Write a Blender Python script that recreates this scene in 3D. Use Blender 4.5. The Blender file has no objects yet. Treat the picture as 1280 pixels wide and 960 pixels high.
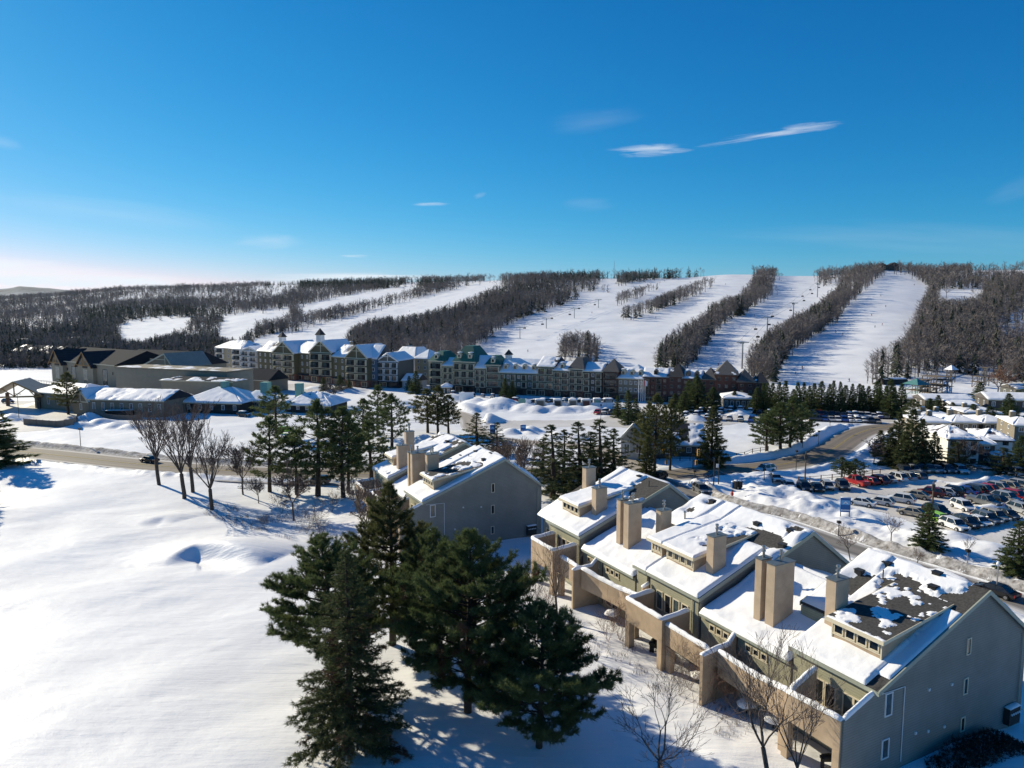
import bpy, math, random
import numpy as np
from mathutils import Vector, Matrix

SC = bpy.context.scene
COL = SC.collection
R = math.radians
# ------------------------------------------------------------------ camera
EYE = 34.0
FPX = 888.0
PITCH = R(6.1)
cam_data = bpy.data.cameras.new('camera')
cam_data.sensor_width = 36.0
cam_data.lens = FPX / 1280.0 * 36.0
cam_data.clip_start = 0.5
cam_data.clip_end = 30000
cam = bpy.data.objects.new('camera', cam_data)
COL.objects.link(cam)
cam.location = (0, 0, EYE)
cam.rotation_euler = (R(90) - PITCH, 0, 0)
SC.camera = cam
# ------------------------------------------------------------------ sun + sky
SUN_AZ = 52.0      # degrees to the left of the view axis (+Y)
SUN_EL = 25.0
sd = Vector((-math.sin(R(SUN_AZ)) * math.cos(R(SUN_EL)), math.cos(R(SUN_AZ)) * math.cos(R(SUN_EL)), math.sin(R(SUN_EL))))
sun_data = bpy.data.lights.new('sun', 'SUN')
sun_data.energy = 4.85
sun_data.angle = R(0.53)
sun_data.color = (1.0, 0.90, 0.69)
sun = bpy.data.objects.new('sun', sun_data)
COL.objects.link(sun)
sun.rotation_euler = sd.to_track_quat('Z', 'Y').to_euler()
SC.view_settings.view_transform = 'Standard'
SC.view_settings.look = 'None'
SC.view_settings.exposure = 0.45
SC.view_settings.gamma = 1.0
SC.view_settings.use_curve_mapping = False

SC.cycles.max_bounces = 5; SC.cycles.diffuse_bounces = 3; SC.cycles.glossy_bounces = 2; SC.cycles.transmission_bounces = 2; SC.cycles.volume_bounces = 0
world = bpy.data.worlds.new('World')
SC.world = world
world.use_nodes = True
GRADE = ((2.55, 9.6), (1.02, 1.72), (.72, 1.55))
def build_world():
    nt = world.node_tree
    N, L = nt.nodes, nt.links
    N.clear()
    out = N.new('ShaderNodeOutputWorld')
    bg = N.new('ShaderNodeBackground')
    sky = N.new('ShaderNodeTexSky')
    sky.sky_type = 'NISHITA'
    sky.sun_disc = False
    sky.sun_elevation = R(SUN_EL)
    sky.sun_rotation = R(-SUN_AZ)
    sky.altitude = 200
    sky.air_density = 0.85
    sky.dust_density = 0.12
    sky.ozone_density = 4.0
    hs = N.new('ShaderNodeHueSaturation')
    hs.inputs['Hue'].default_value = 0.5
    hs.inputs['Saturation'].default_value = 1.0
    hs.inputs['Value'].default_value = 1.0
    L.new(sky.outputs[0], hs.inputs['Color'])
    # colour response of the sky: a deep, saturated winter blue
    srgb = N.new('ShaderNodeSeparateColor'); L.new(hs.outputs[0], srgb.inputs[0]); crgb = N.new('ShaderNodeCombineColor')
    for i, (pw, gn) in enumerate(GRADE):
        p_ = N.new('ShaderNodeMath'); p_.operation = 'POWER'; p_.inputs[1].default_value = pw
        k_ = N.new('ShaderNodeMath'); k_.operation = 'MULTIPLY'; k_.inputs[1].default_value = 0.051; L.new(srgb.outputs[i], k_.inputs[0]); L.new(k_.outputs[0], p_.inputs[0])
        g_ = N.new('ShaderNodeMath'); g_.operation = 'MULTIPLY'; g_.inputs[1].default_value = gn / 0.085; L.new(p_.outputs[0], g_.inputs[0]); L.new(g_.outputs[0], crgb.inputs[i])
    # thin clouds in the sky, laid out by direction
    tc = N.new('ShaderNodeTexCoord')
    sp = N.new('ShaderNodeSeparateXYZ')
    L.new(tc.outputs['Generated'], sp.inputs[0])
    def m(op, a, b=None, c=None, clamp=False):
        n = N.new('ShaderNodeMath'); n.operation = op; n.use_clamp = clamp
        for i, q in enumerate((a, b, c)):
            if q is None: continue
            if isinstance(q, (int, float)): n.inputs[i].default_value = q
            else: L.new(q, n.inputs[i])
        return n.outputs[0]
    ymax = m('MAXIMUM', sp.outputs[1], 0.02)
    A = m('DIVIDE', sp.outputs[0], ymax)      # tangent of azimuth
    B = m('DIVIDE', sp.outputs[2], ymax)      # tangent of elevation
    front = m('GREATER_THAN', sp.outputs[1], 0.03)
    def noise(sx, sy, ox, det, seed, rough=0.6):
        cx = N.new('ShaderNodeCombineXYZ')
        L.new(m('MULTIPLY_ADD', A, sx, ox), cx.inputs[0])
        L.new(m('MULTIPLY', B, sy), cx.inputs[1])
        cx.inputs[2].default_value = seed
        n = N.new('ShaderNodeTexNoise')
        n.inputs['Scale'].default_value = 1.0
        n.inputs['Detail'].default_value = det
        n.inputs['Roughness'].default_value = rough
        L.new(cx.outputs[0], n.inputs['Vector'])
        return n.outputs[0]
    def blob(ax, bx, wa, wb, tilt, pw=1.0):
        da = m('SUBTRACT', A, ax)
        db = m('SUBTRACT', m('SUBTRACT', B, bx), m('MULTIPLY', da, tilt))
        q = m('ADD', m('POWER', m('ABSOLUTE', m('DIVIDE', da, wa)), 2.0), m('POWER', m('ABSOLUTE', m('DIVIDE', db, wb)), 2.0))
        return m('SUBTRACT', 1.0, q, clamp=True)
    def T(px, py):      # picture place -> tangents, used only to read off where a cloud stands in the sky
        u, v = px - 640, 480 - py
        y = FPX * math.cos(PITCH) + v * math.sin(PITCH); z = -FPX * math.sin(PITCH) + v * math.cos(PITCH)
        return u / y, z / y
    tot = None
    n1 = noise(14, 60, 0, 8, 3.1, 0.65)
    n2 = noise(5, 22, 0, 6, 8.2, 0.6)
    n3 = noise(4.5, 34, 2, 9, 5.5, 0.62)
    specs = [((815, 187), .066, .0115, .03, .52, n1, 3.4), ((960, 169), .118, .0075, .145, .5, n1, 3.6), ((1012, 159), .058, .008, .12, .5, n1, 3.0),
             ((745, 150), .08, .02, .12, .06, n2, 2.0), ((540, 255), .032, .0035, .02, .42, n1, 2.6),
             ((443, 320), .026, .003, .0, .4, n1, 2.6), ((335, 302), .06, .014, .0, .22, n2, 2.4), ((600, 244), .012, .005, .3, .14, n1, 2.0),
             ((735, 255), .05, .014, .0, .06, n2, 2.2), ((440, 347), .16, .008, .0, .85, n1, 2.5),
             ((1150, 300), .36, .03, -.04, .08, n2, 2.2), ((120, 262), .22, .025, -.12, .10, n2, 2.2), ((5, 178), .03, .012, -.2, .12, n2, 2.0), ((1275, 235), .06, .02, .35, .05, n2, 2.0)]
    for (pp, wa, wb, tl, amp, nn, con) in specs:
        a0, b0 = T(*pp)
        bl = blob(a0, b0, wa, wb, tl)
        ca = m('SUBTRACT', A, a0); cb = m('SUBTRACT', m('SUBTRACT', B, b0), m('MULTIPLY', ca, tl))
        cv = N.new('ShaderNodeCombineXYZ'); L.new(m('MULTIPLY', ca, .9 / wa), cv.inputs[0]); L.new(m('MULTIPLY', cb, 1.6 / wb), cv.inputs[1]); cv.inputs[2].default_value = pp[0] * .37
        nx = N.new('ShaderNodeTexNoise'); nx.inputs['Scale'].default_value = 1.3; nx.inputs['Detail'].default_value = 10; nx.inputs['Roughness'].default_value = .62; nx.inputs['Distortion'].default_value = .5; L.new(cv.outputs[0], nx.inputs['Vector'])
        v = m('MULTIPLY', m('MULTIPLY', m('ADD', m('MULTIPLY', m('SUBTRACT', nx.outputs[0], 0.62), con), m('MULTIPLY', bl, 1.1)), m('POWER', bl, .6), clamp=True), amp)
        tot = v if tot is None else m('MAXIMUM', tot, v)
    # low bright cloud bank on the left horizon
    a0, b0 = T(-30, 362)
    da = m('SUBTRACT', A, a0)
    topline = m('SUBTRACT', 0.052, m('MULTIPLY', m('MAXIMUM', da, 0.0), 0.125))
    hgt = m('SUBTRACT', B, b0)
    edge = m('SUBTRACT', m('ADD', topline, m('MULTIPLY', m('SUBTRACT', n3, 0.5), 0.03)), hgt)
    bank = m('MULTIPLY', edge, 75.0, clamp=True)
    fade = m('SUBTRACT', 1.0, m('MULTIPLY', m('SUBTRACT', A, T(255, 350)[0]), 9.0), clamp=True)
    bank = m('MULTIPLY', bank, fade)
    tex = m('MULTIPLY_ADD', m('SUBTRACT', n3, 0.34), 2.6, 0.30, clamp=True)
    bank = m('MULTIPLY', bank, m('MULTIPLY_ADD', tex, 0.80, 0.22))
    tot = m('MAXIMUM', tot, bank)
    tot = m('MULTIPLY', tot, front, clamp=True)
    mx = N.new('ShaderNodeMixRGB')
    L.new(tot, mx.inputs[0]); L.new(crgb.outputs[0], mx.inputs[1])
    mx.inputs[2].default_value = (10.7, 11.3, 12.0, 1)
    L.new(mx.outputs[0], bg.inputs[0])
    bg.inputs[1].default_value = 0.062
    L.new(bg.outputs[0], out.inputs[0])
build_world()

# ------------------------------------------------------------------ picture -> ground helper (only used to read off real positions)
def P(px, py, z=0.0):
    u, v = px - 640.0, 480.0 - py
    d = (u, FPX * math.cos(PITCH) + v * math.sin(PITCH), -FPX * math.sin(PITCH) + v * math.cos(PITCH))
    k = (z - EYE) / d[2]
    return Vector((d[0] * k, d[1] * k, z))
def PN(x, y, z):
    z = z - EYE
    f = y * math.cos(PITCH) - z * math.sin(PITCH); v = y * math.sin(PITCH) + z * math.cos(PITCH)
    return 640 + FPX * x / f, 480 - FPX * v / f
def Ztop(x, y, py):           # height at which a vertical through x,y reaches picture row py
    v = 480.0 - py
    dy, dz = FPX * math.cos(PITCH) + v * math.sin(PITCH), -FPX * math.sin(PITCH) + v * math.cos(PITCH)
    return EYE + y * dz / dy

# ------------------------------------------------------------------ noise
def _h(ix, iy, s):
    n = (ix.astype(np.int64) * 374761393 + iy.astype(np.int64) * 668265263 + s * 2147483647) & 0xffffffff
    n = ((n ^ (n >> 13)) * 1274126177) & 0xffffffff
    return ((n ^ (n >> 16)) & 0xffff) / 65535.0
def vn(x, y, s=0):
    x = np.asarray(x, float); y = np.asarray(y, float)
    x0, y0 = np.floor(x), np.floor(y); fx, fy = x - x0, y - y0
    fx = fx * fx * fx * (fx * (fx * 6 - 15) + 10); fy = fy * fy * fy * (fy * (fy * 6 - 15) + 10)
    a, b, c, d = _h(x0, y0, s), _h(x0 + 1, y0, s), _h(x0, y0 + 1, s), _h(x0 + 1, y0 + 1, s)
    return (a * (1 - fx) + b * fx) * (1 - fy) + (c * (1 - fx) + d * fx) * fy
def fbm(x, y, o=4, s=0):
    t, a, w = 0, 0.5, 0
    for i in range(o):
        t = t + a * vn(np.asarray(x) * 2 ** i + 17.3 * i, np.asarray(y) * 2 ** i + 9.1 * i, s + i); w += a; a *= 0.5
    return t / w
def sstep(a, b, x):
    t = np.clip((x - a) / (b - a), 0, 1); return t * t * (3 - 2 * t)

# ------------------------------------------------------------------ materials
MATS = {}
def mat(name, col, rough=0.8, var=0.0, vscale=2.0, bump=0.0, bscale=20.0, metal=0.0, col2=None, spec=0.3, island=0.0, stretch=(1, 1, 1), emit=None):
    if name in MATS: return MATS[name]
    m = bpy.data.materials.new(name); m.use_nodes = True
    N, L = m.node_tree.nodes, m.node_tree.links
    b = N['Principled BSDF']
    b.inputs['Roughness'].default_value = rough
    b.inputs['Metallic'].default_value = metal
    b.inputs['Specular IOR Level'].default_value = spec
    b.inputs['Base Color'].default_value = (*col, 1)
    tc = N.new('ShaderNodeTexCoord'); mp = N.new('ShaderNodeMapping')
    mp.inputs['Scale'].default_value = stretch
    L.new(tc.outputs['Object'], mp.inputs[0])
    if col2 is None: col2 = tuple(c * (1 - var) for c in col)
    if var or island:
        mx = N.new('ShaderNodeMixRGB'); mx.inputs[1].default_value = (*col, 1); mx.inputs[2].default_value = (*col2, 1)
        if island:
            g = N.new('ShaderNodeNewGeometry'); fac = g.outputs['Random Per Island']
            if var:
                n = N.new('ShaderNodeTexNoise'); n.inputs['Scale'].default_value = vscale; n.inputs['Detail'].default_value = 3
                L.new(mp.outputs[0], n.inputs['Vector'])
                q = N.new('ShaderNodeMath'); q.operation = 'MULTIPLY_ADD'; q.inputs[1].default_value = 2.2; q.inputs[2].default_value = -0.9; q.use_clamp = True
                L.new(n.outputs[0], q.inputs[0])
                a = N.new('ShaderNodeMath'); a.operation = 'MULTIPLY_ADD'; a.inputs[1].default_value = island; a.use_clamp = True
                L.new(fac, a.inputs[0])
                q2 = N.new('ShaderNodeMath'); q2.operation = 'MULTIPLY'; q2.inputs[1].default_value = 1 - island; L.new(q.outputs[0], q2.inputs[0])
                L.new(q2.outputs[0], a.inputs[2]); fac = a.outputs[0]
            L.new(fac, mx.inputs[0])
        else:
            n = N.new('ShaderNodeTexNoise'); n.inputs['Scale'].default_value = vscale; n.inputs['Detail'].default_value = 6; n.inputs['Roughness'].default_value = 0.62
            L.new(mp.outputs[0], n.inputs['Vector'])
            r = N.new('ShaderNodeMapRange'); r.inputs[1].default_value = 0.32; r.inputs[2].default_value = 0.68
            L.new(n.outputs[0], r.inputs[0]); L.new(r.outputs[0], mx.inputs[0])
        L.new(mx.outputs[0], b.inputs['Base Color'])
    if bump:
        n = N.new('ShaderNodeTexNoise'); n.inputs['Scale'].default_value = bscale; n.inputs['Detail'].default_value = 5
        L.new(mp.outputs[0], n.inputs['Vector'])
        bp = N.new('ShaderNodeBump'); bp.inputs['Strength'].default_value = 1.0; bp.inputs['Distance'].default_value = bump
        L.new(n.outputs[0], bp.inputs['Height']); L.new(bp.outputs[0], b.inputs['Normal'])
    if emit:
        b.inputs['Emission Color'].default_value = (*emit, 1); b.inputs['Emission Strength'].default_value = 1
    MATS[name] = m
    return m
def stripe_mat(name, col, dark, axis, period, width, rough=0.7, bump=0.01, var=0.12, vscale=0.7, metal=0.0):
    """boards, seams or courses running across one axis"""
    m = mat(name, col, rough, var, vscale, 0, 1, metal)
    N, L = m.node_tree.nodes, m.node_tree.links
    b = N['Principled BSDF']
    tc = N.new('ShaderNodeTexCoord'); sp = N.new('ShaderNodeSeparateXYZ'); L.new(tc.outputs['Object'], sp.inputs[0])
    d = N.new('ShaderNodeMath'); d.operation = 'DIVIDE'; d.inputs[1].default_value = period; L.new(sp.outputs[axis], d.inputs[0])
    f = N.new('ShaderNodeMath'); f.operation = 'FRACT'; L.new(d.outputs[0], f.inputs[0])
    c = N.new('ShaderNodeMath'); c.operation = 'LESS_THAN'; c.inputs[1].default_value = width / period; L.new(f.outputs[0], c.inputs[0])
    old = b.inputs['Base Color'].links[0].from_socket
    mx = N.new('ShaderNodeMixRGB'); L.new(c.outputs[0], mx.inputs[0]); L.new(old, mx.inputs[1]); mx.inputs[2].default_value = (*dark, 1)
    L.new(mx.outputs[0], b.inputs['Base Color'])
    bp = N.new('ShaderNodeBump'); bp.inputs['Distance'].default_value = bump; bp.invert = False
    L.new(f.outputs[0], bp.inputs['Height']); L.new(bp.outputs[0], b.inputs['Normal'])
    return m
def snow_material(name, col, col2, b1=0.05, b2=0.01, s1=0.8, s2=9, ripple=0.0):
    m = bpy.data.materials.new(name); m.use_nodes = True; MATS[name] = m
    N, L = m.node_tree.nodes, m.node_tree.links
    b = N['Principled BSDF']; b.inputs['Roughness'].default_value = 0.55; b.inputs['Specular IOR Level'].default_value = 0.25
    tc = N.new('ShaderNodeTexCoord')
    n0 = N.new('ShaderNodeTexNoise'); n0.inputs['Scale'].default_value = 0.06; n0.inputs['Detail'].default_value = 5
    L.new(tc.outputs['Object'], n0.inputs['Vector'])
    mr = N.new('ShaderNodeMapRange'); mr.inputs[1].default_value = .35; mr.inputs[2].default_value = .7; L.new(n0.outputs[0], mr.inputs[0])
    mx = N.new('ShaderNodeMixRGB'); mx.inputs[1].default_value = (*col, 1); mx.inputs[2].default_value = (*col2, 1)
    L.new(mr.outputs[0], mx.inputs[0]); L.new(mx.outputs[0], b.inputs['Base Color'])
    prev = None
    lst = [(s1, b1, (1, 1, 1)), (s2, b2, (1, 1, 1))]
    if ripple: lst += [(0.35, ripple, (0.35, 2.4, 1)), (1.7, ripple * .3, (0.3, 2.0, 1))]
    for s, dist, st in lst:
        mp = N.new('ShaderNodeMapping'); mp.inputs['Scale'].default_value = st
        if st != (1, 1, 1): mp.inputs['Rotation'].default_value = (0, 0, R(-24))
        L.new(tc.outputs['Object'], mp.inputs[0])
        n = N.new('ShaderNodeTexNoise'); n.inputs['Scale'].default_value = s; n.inputs['Detail'].default_value = 5
        L.new(mp.outputs[0], n.inputs['Vector'])
        bp = N.new('ShaderNodeBump'); bp.inputs['Strength'].default_value = 1; bp.inputs['Distance'].default_value = dist
        L.new(n.outputs[0], bp.inputs['Height'])
        if prev: L.new(prev.outputs[0], bp.inputs['Normal'])
        prev = bp
    L.new(prev.outputs[0], b.inputs['Normal'])
    return m
SNOW = snow_material('ground_snow', (.86, .86, .86), (.75, .75, .76), .07, .016, .5, 7, ripple=.11)
RSNOW = snow_material('roof_snow', (.87, .87, .88), (.84, .84, .85), .05, .012, 1.4, 9)
PACK = snow_material('packed_snow', (.70, .67, .63), (.52, .49, .45), .05, .02, 1.2, 12)
GREYSNOW = snow_material('ploughed_snow', (.70, .69, .68), (.50, .49, .48), .25, .08, 1.2, 6)

# ------------------------------------------------------------------ mesh building
class MB:
    def __init__(s): s.v = []; s.f = []; s.m = []
    def add(s, vs, fs, m=0):
        o = len(s.v); s.v.extend([tuple(q) for q in vs])
        for f in fs: s.f.append(tuple(o + i for i in f)); s.m.append(m)
        return s
    def quad(s, a, b, c, d, m=0): return s.add((a, b, c, d), ((0, 1, 2, 3),), m)
    def poly(s, pts, m=0): return s.add(pts, (tuple(range(len(pts))),), m)
    def box(s, x0, x1, y0, y1, z0, z1, m=0):
        vs = [(x, y, z) for z in (z0, z1) for y in (y0, y1) for x in (x0, x1)]
        return s.add(vs, ((0, 2, 3, 1), (4, 5, 7, 6), (0, 1, 5, 4), (2, 6, 7, 3), (0, 4, 6, 2), (1, 3, 7, 5)), m)
    def prism(s, pts, vec, m=0, mcap=None):
        n = len(pts); vs = list(pts) + [tuple(p[i] + vec[i] for i in range(3)) for p in pts]
        s.add(vs, [(i, (i + 1) % n, n + (i + 1) % n, n + i) for i in range(n)], m)
        s.add(vs, [tuple(range(n))[::-1], tuple(range(n, 2 * n))], m if mcap is None else mcap)
        return s
    def tube(s, p0, p1, r0, r1=None, n=8, m=0, cap=True):
        r1 = r0 if r1 is None else r1
        p0, p1 = Vector(p0), Vector(p1); d = (p1 - p0).normalized()
        a = d.cross(Vector((0, 0, 1)) if abs(d.z) < .9 else Vector((1, 0, 0))).normalized(); b = d.cross(a)
        vs = []
        for p, r in ((p0, r0), (p1, r1)):
            for i in range(n):
                t = 2 * math.pi * i / n; vs.append(p + a * (r * math.cos(t)) + b * (r * math.sin(t)))
        fs = [(i, (i + 1) % n, n + (i + 1) % n, n + i) for i in range(n)]
        if cap: fs += [tuple(range(n))[::-1], tuple(range(n, 2 * n))]
        return s.add(vs, fs, m)
    def cap(s, pts, w, h, m=0, rough=.15, seed=0, drop=0.02):
        """rounded snow lying along a polyline of points"""
        rnd = random.Random(seed)
        P_ = [Vector(p) for p in pts]; fine = []
        for a, b in zip(P_[:-1], P_[1:]):
            k = max(1, int((b - a).length / .4))
            fine += [a.lerp(b, i / k) for i in range(k)]
        fine.append(P_[-1]); rings = []
        for i, p in enumerate(fine):
            d = (fine[min(i + 1, len(fine) - 1)] - fine[max(i - 1, 0)]); d.z = 0; d.normalize(); nrm = Vector((-d.y, d.x, 0))
            hh = h * (1 + rnd.uniform(-rough, rough)) * (.6 if i in (0, len(fine) - 1) else 1); ww = w * (1 + rnd.uniform(-rough, rough) * .4)
            rings.append([p + nrm * (ww * cx) + Vector((0, 0, hh * cz - drop)) for cx, cz in ((-.5, 0), (-.52, .35), (-.40, .75), (-.15, 1), (.15, 1), (.40, .75), (.52, .35), (.5, 0))])
        k = 8; vs = [q for r_ in rings for q in r_]; fs = []
        for i in range(len(rings) - 1):
            for j in range(k - 1): fs.append((i * k + j, i * k + j + 1, (i + 1) * k + j + 1, (i + 1) * k + j))
        fs += [tuple(range(k)), tuple(range((len(rings) - 1) * k, len(rings) * k))[::-1]]
        return s.add(vs, fs, m)
    def mesh(s, name, mats):
        me = bpy.data.meshes.new(name); me.from_pydata(s.v, [], s.f)
        for q in (mats if isinstance(mats, (list, tuple)) else [mats]): me.materials.append(q)
        if len(me.materials) > 1: me.polygons.foreach_set('material_index', s.m)
        return me
    def build(s, name, mats, parent=None, smooth=False, fix=True):
        me = s.mesh(name, mats)
        if fix:
            import bmesh
            bm = bmesh.new(); bm.from_mesh(me); bmesh.ops.recalc_face_normals(bm, faces=bm.faces); bm.to_mesh(me); bm.free()
        if smooth: me.polygons.foreach_set('use_smooth', [True] * len(me.polygons))
        return link(name, me, parent)
def link(name, me, parent=None, loc=None, rz=None):
    o = bpy.data.objects.new(name, me); COL.objects.link(o)
    if parent: o.parent = parent
    if loc is not None: o.location = loc
    if rz is not None: o.rotation_euler = (0, 0, rz)
    return o
def tag(o, label, cat, group=None, kind=None):
    if label: o['label'] = label
    if cat: o['category'] = cat
    if group: o['group'] = group
    if kind: o['kind'] = kind
    return o
def thing(name, label, cat, loc=(0, 0, 0), rz=0.0, group=None):
    o = bpy.data.objects.new(name, None); COL.objects.link(o); o.location = loc; o.rotation_euler = (0, 0, rz); o.empty_display_size = .5
    return tag(o, label, cat, group)
def struct(o): o['kind'] = 'structure'; return o
def npmesh(name, v, f, mats, smooth=False, mi=None):
    me = bpy.data.meshes.new(name); v = np.ascontiguousarray(v, np.float32); f = np.ascontiguousarray(f, np.int32)
    k = f.shape[1]; me.vertices.add(len(v)); me.vertices.foreach_set('co', v.ravel())
    me.loops.add(f.size); me.loops.foreach_set('vertex_index', f.ravel())
    me.polygons.add(len(f)); me.polygons.foreach_set('loop_start', np.arange(0, f.size, k, dtype=np.int32))
    try: me.polygons.foreach_set('loop_total', np.full(len(f), k, np.int32))
    except Exception: pass
    for q in (mats if isinstance(mats, (list, tuple)) else [mats]): me.materials.append(q)
    if mi is not None: me.polygons.foreach_set('material_index', np.ascontiguousarray(mi, np.int32))
    if smooth: me.polygons.foreach_set('use_smooth', np.ones(len(f), bool))
    me.update(calc_edges=True); return me
def kids(o): return [c for c in ALLKIDS.get(o.name, [])]
ALLKIDS = {}
def copy_thing(src, loc, rz=0.0, scale=None, label=None, group=None):
    r_ = src.copy(); COL.objects.link(r_); r_.location = loc; r_.rotation_euler = (0, 0, rz)
    if scale: r_.scale = scale if isinstance(scale, (tuple, list)) else (scale,) * 3
    if label: r_['label'] = label
    if group: r_['group'] = group
    for c in src.children:
        d = c.copy(); COL.objects.link(d); d.parent = r_
        for e in c.children:
            g = e.copy(); COL.objects.link(g); g.parent = d
    return r_
def snow_sheet(name, A, B, C, D, thick, parent, step=.35, cover=None, edge=.3, seed=0, m=None, wob=.12):
    """a bumpy layer of real thickness on a sloping quad A-B (eave) D-C (top); cover(u,v,x,y)->thickness factor, <=0 leaves it bare"""
    A, B, C, D = map(np.array, (A, B, C, D)); A = A.astype(float)
    lu = max(np.linalg.norm(B - A), np.linalg.norm(C - D)); lv = max(np.linalg.norm(D - A), np.linalg.norm(C - B))
    nu, nv = max(3, int(lu / step)), max(3, int(lv / step))
    u, v = np.meshgrid(np.linspace(0, 1, nu + 1), np.linspace(0, 1, nv + 1))
    X = ((1 - u) * (1 - v))[..., None] * A + (u * (1 - v))[..., None] * B + (u * v)[..., None] * C + ((1 - u) * v)[..., None] * D
    e = np.minimum(np.minimum(u, 1 - u) * lu, np.minimum(v, 1 - v) * lv)
    t = thick * np.sqrt(np.clip(e / edge, 0, 1)) * (1 + wob * 4 * (fbm(X[..., 0] * .5 + seed, X[..., 1] * .5, 3, seed) - .5))
    if cover is not None: t = t * np.clip(cover(u, v, X[..., 0], X[..., 1]), -1, 1.6)
    else: t = t + 0
    up = X.copy(); up[..., 2] += np.maximum(t, 0) + 0.012
    keep = (np.maximum(np.maximum(t[:-1, :-1], t[1:, :-1]), np.maximum(t[:-1, 1:], t[1:, 1:])) > 0.015)
    idx = np.arange((nu + 1) * (nv + 1)).reshape(nv + 1, nu + 1)
    F = np.stack([idx[:-1, :-1], idx[:-1, 1:], idx[1:, 1:], idx[1:, :-1]], -1)[keep]
    if len(F) == 0: return None
    me = npmesh(name, up.reshape(-1, 3), F, m or RSNOW, smooth=True)
    return link(name, me, parent)
# ------------------------------------------------------------------ terrain
def inpoly(X, Y, poly):
    c = np.zeros(np.shape(X), bool); n = len(poly); j = n - 1
    for i in range(n):
        xi, yi = poly[i][0], poly[i][1]; xj, yj = poly[j][0], poly[j][1]
        if yi != yj:
            c ^= ((yi > Y) != (yj > Y)) & (X < (xj - xi) * (Y - yi) / (yj - yi) + xi)
        j = i
    return c
def dline(X, Y, pts, closed=False):
    """distance to a polyline, and the parameter along it in metres"""
    best = np.full(np.shape(X), 1e9); sb = np.zeros(np.shape(X)); side = np.zeros(np.shape(X)); acc = 0
    P_ = list(pts) + ([pts[0]] if closed else [])
    for a, b in zip(P_[:-1], P_[1:]):
        dx, dy = b[0] - a[0], b[1] - a[1]; L2 = dx * dx + dy * dy; ln = math.sqrt(L2)
        t = np.clip(((X - a[0]) * dx + (Y - a[1]) * dy) / L2, 0, 1)
        d = np.hypot(X - a[0] - t * dx, Y - a[1] - t * dy)
        k = d < best; best = np.where(k, d, best); sb = np.where(k, acc + t * ln, sb)
        side = np.where(k, np.sign((X - a[0]) * dy - (Y - a[1]) * dx), side); acc += ln
    return best, sb, side
def W(pts, z=0): return [tuple(P(*p, z))[:2] for p in pts]
def spline(pts, k=6):
    out = []; n = len(pts)
    for i in range(n - 1):
        p0, p1, p2, p3 = pts[max(i - 1, 0)], pts[i], pts[i + 1], pts[min(i + 2, n - 1)]
        for j in range(k):
            t = j / k
            out.append(tuple(.5 * ((2 * p1[c]) + (-p0[c] + p2[c]) * t + (2 * p0[c] - 5 * p1[c] + 4 * p2[c] - p3[c]) * t * t + (-p0[c] + 3 * p1[c] - 3 * p2[c] + p3[c]) * t ** 3) for c in (0, 1)))
    out.append(tuple(pts[-1][:2])); return out
ROAD_A = spline(W([(-140, 551), (20, 564), (180, 581), (320, 590), (480, 592), (640, 590), (760, 592), (830, 594), (900, 588), (960, 583), (1016, 573), (1042, 561), (1058, 550), (1075, 541), (1104, 534), (1180, 529)]), 6)
ROAD_B = spline(W([(815, 596), (845, 610), (870, 624), (905, 638), (975, 655), (1070, 688), (1200, 728), (1300, 762), (1420, 812)]), 6)
LANE_V = spline(W([(520, 512), (560, 514), (585, 522), (592, 536), (620, 548), (680, 555), (740, 560), (790, 580), (800, 592)]), 6)
SIDEWALK = spline(W([(-140, 560), (25, 574.5), (185, 593.5), (320, 603), (430, 606)]), 6)
LOTS = dict(parking_lot=[(972, 605), (1040, 602), (1085, 588), (1130, 578), (1160, 575), (1235, 584), (1320, 576), (1500, 600), (1500, 700), (1340, 720), (1250, 688), (1180, 664), (1110, 646), (1060, 628), (990, 618)],
            village_lot=[(600, 525.5), (738, 524.5), (790, 512), (850, 506), (962, 506), (985, 522), (870, 537), (800, 536), (735, 533), (604, 538)],
            hill_lot=[(1000, 514), (1110, 520), (1125, 528), (1060, 530), (1010, 527)],
            club_driveway=[(-60, 498), (60, 502), (90, 507), (112, 522), (62, 538), (20, 541), (-60, 545)],
            hotel_forecourt=[(335, 479), (405, 481), (420, 487), (385, 493), (330, 491)])
LOTW = {k: W(v) for k, v in LOTS.items()}
tabx = [-200, 0, 60, 100, 160, 240, 320, 400, 500, 560, 640, 700, 760, 800, 860, 905, 945, 970, 1020, 1050, 1075, 1100, 1130, 1160, 1200, 1280, 1500]
taby = [376, 374, 371, 367, 362, 360, 357, 355, 353, 352, 350, 349, 348, 348, 347, 343, 343, 345, 345, 343, 339, 337, 338, 341, 338, 337, 337]
d0x = [-300, 0, 200, 300, 400, 500, 600, 700, 900, 1000, 1070, 1130, 1300, 1500]
d0y = [950, 850, 800, 640, 570, 505, 458, 425, 405, 365, 340, 335, 335, 335]
d1x = [-300, 0, 150, 350, 500, 640, 760, 1500]
d1y = [1800, 1900, 2000, 1800, 1400, 1120, 1020, 980]
_q = np.arange(-400, 1700, 4.0)
def _sm(tx, ty, k):
    v = np.interp(_q, tx, ty); w = np.hanning(k + 2)[1:-1]; w /= w.sum()
    return np.convolve(np.pad(v, k, 'edge'), w, 'same')[k:-k]
_ys, _d0, _d1 = _sm(tabx, taby, 9), _sm(d0x, d0y, 41), _sm(d1x, d1y, 51)
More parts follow.
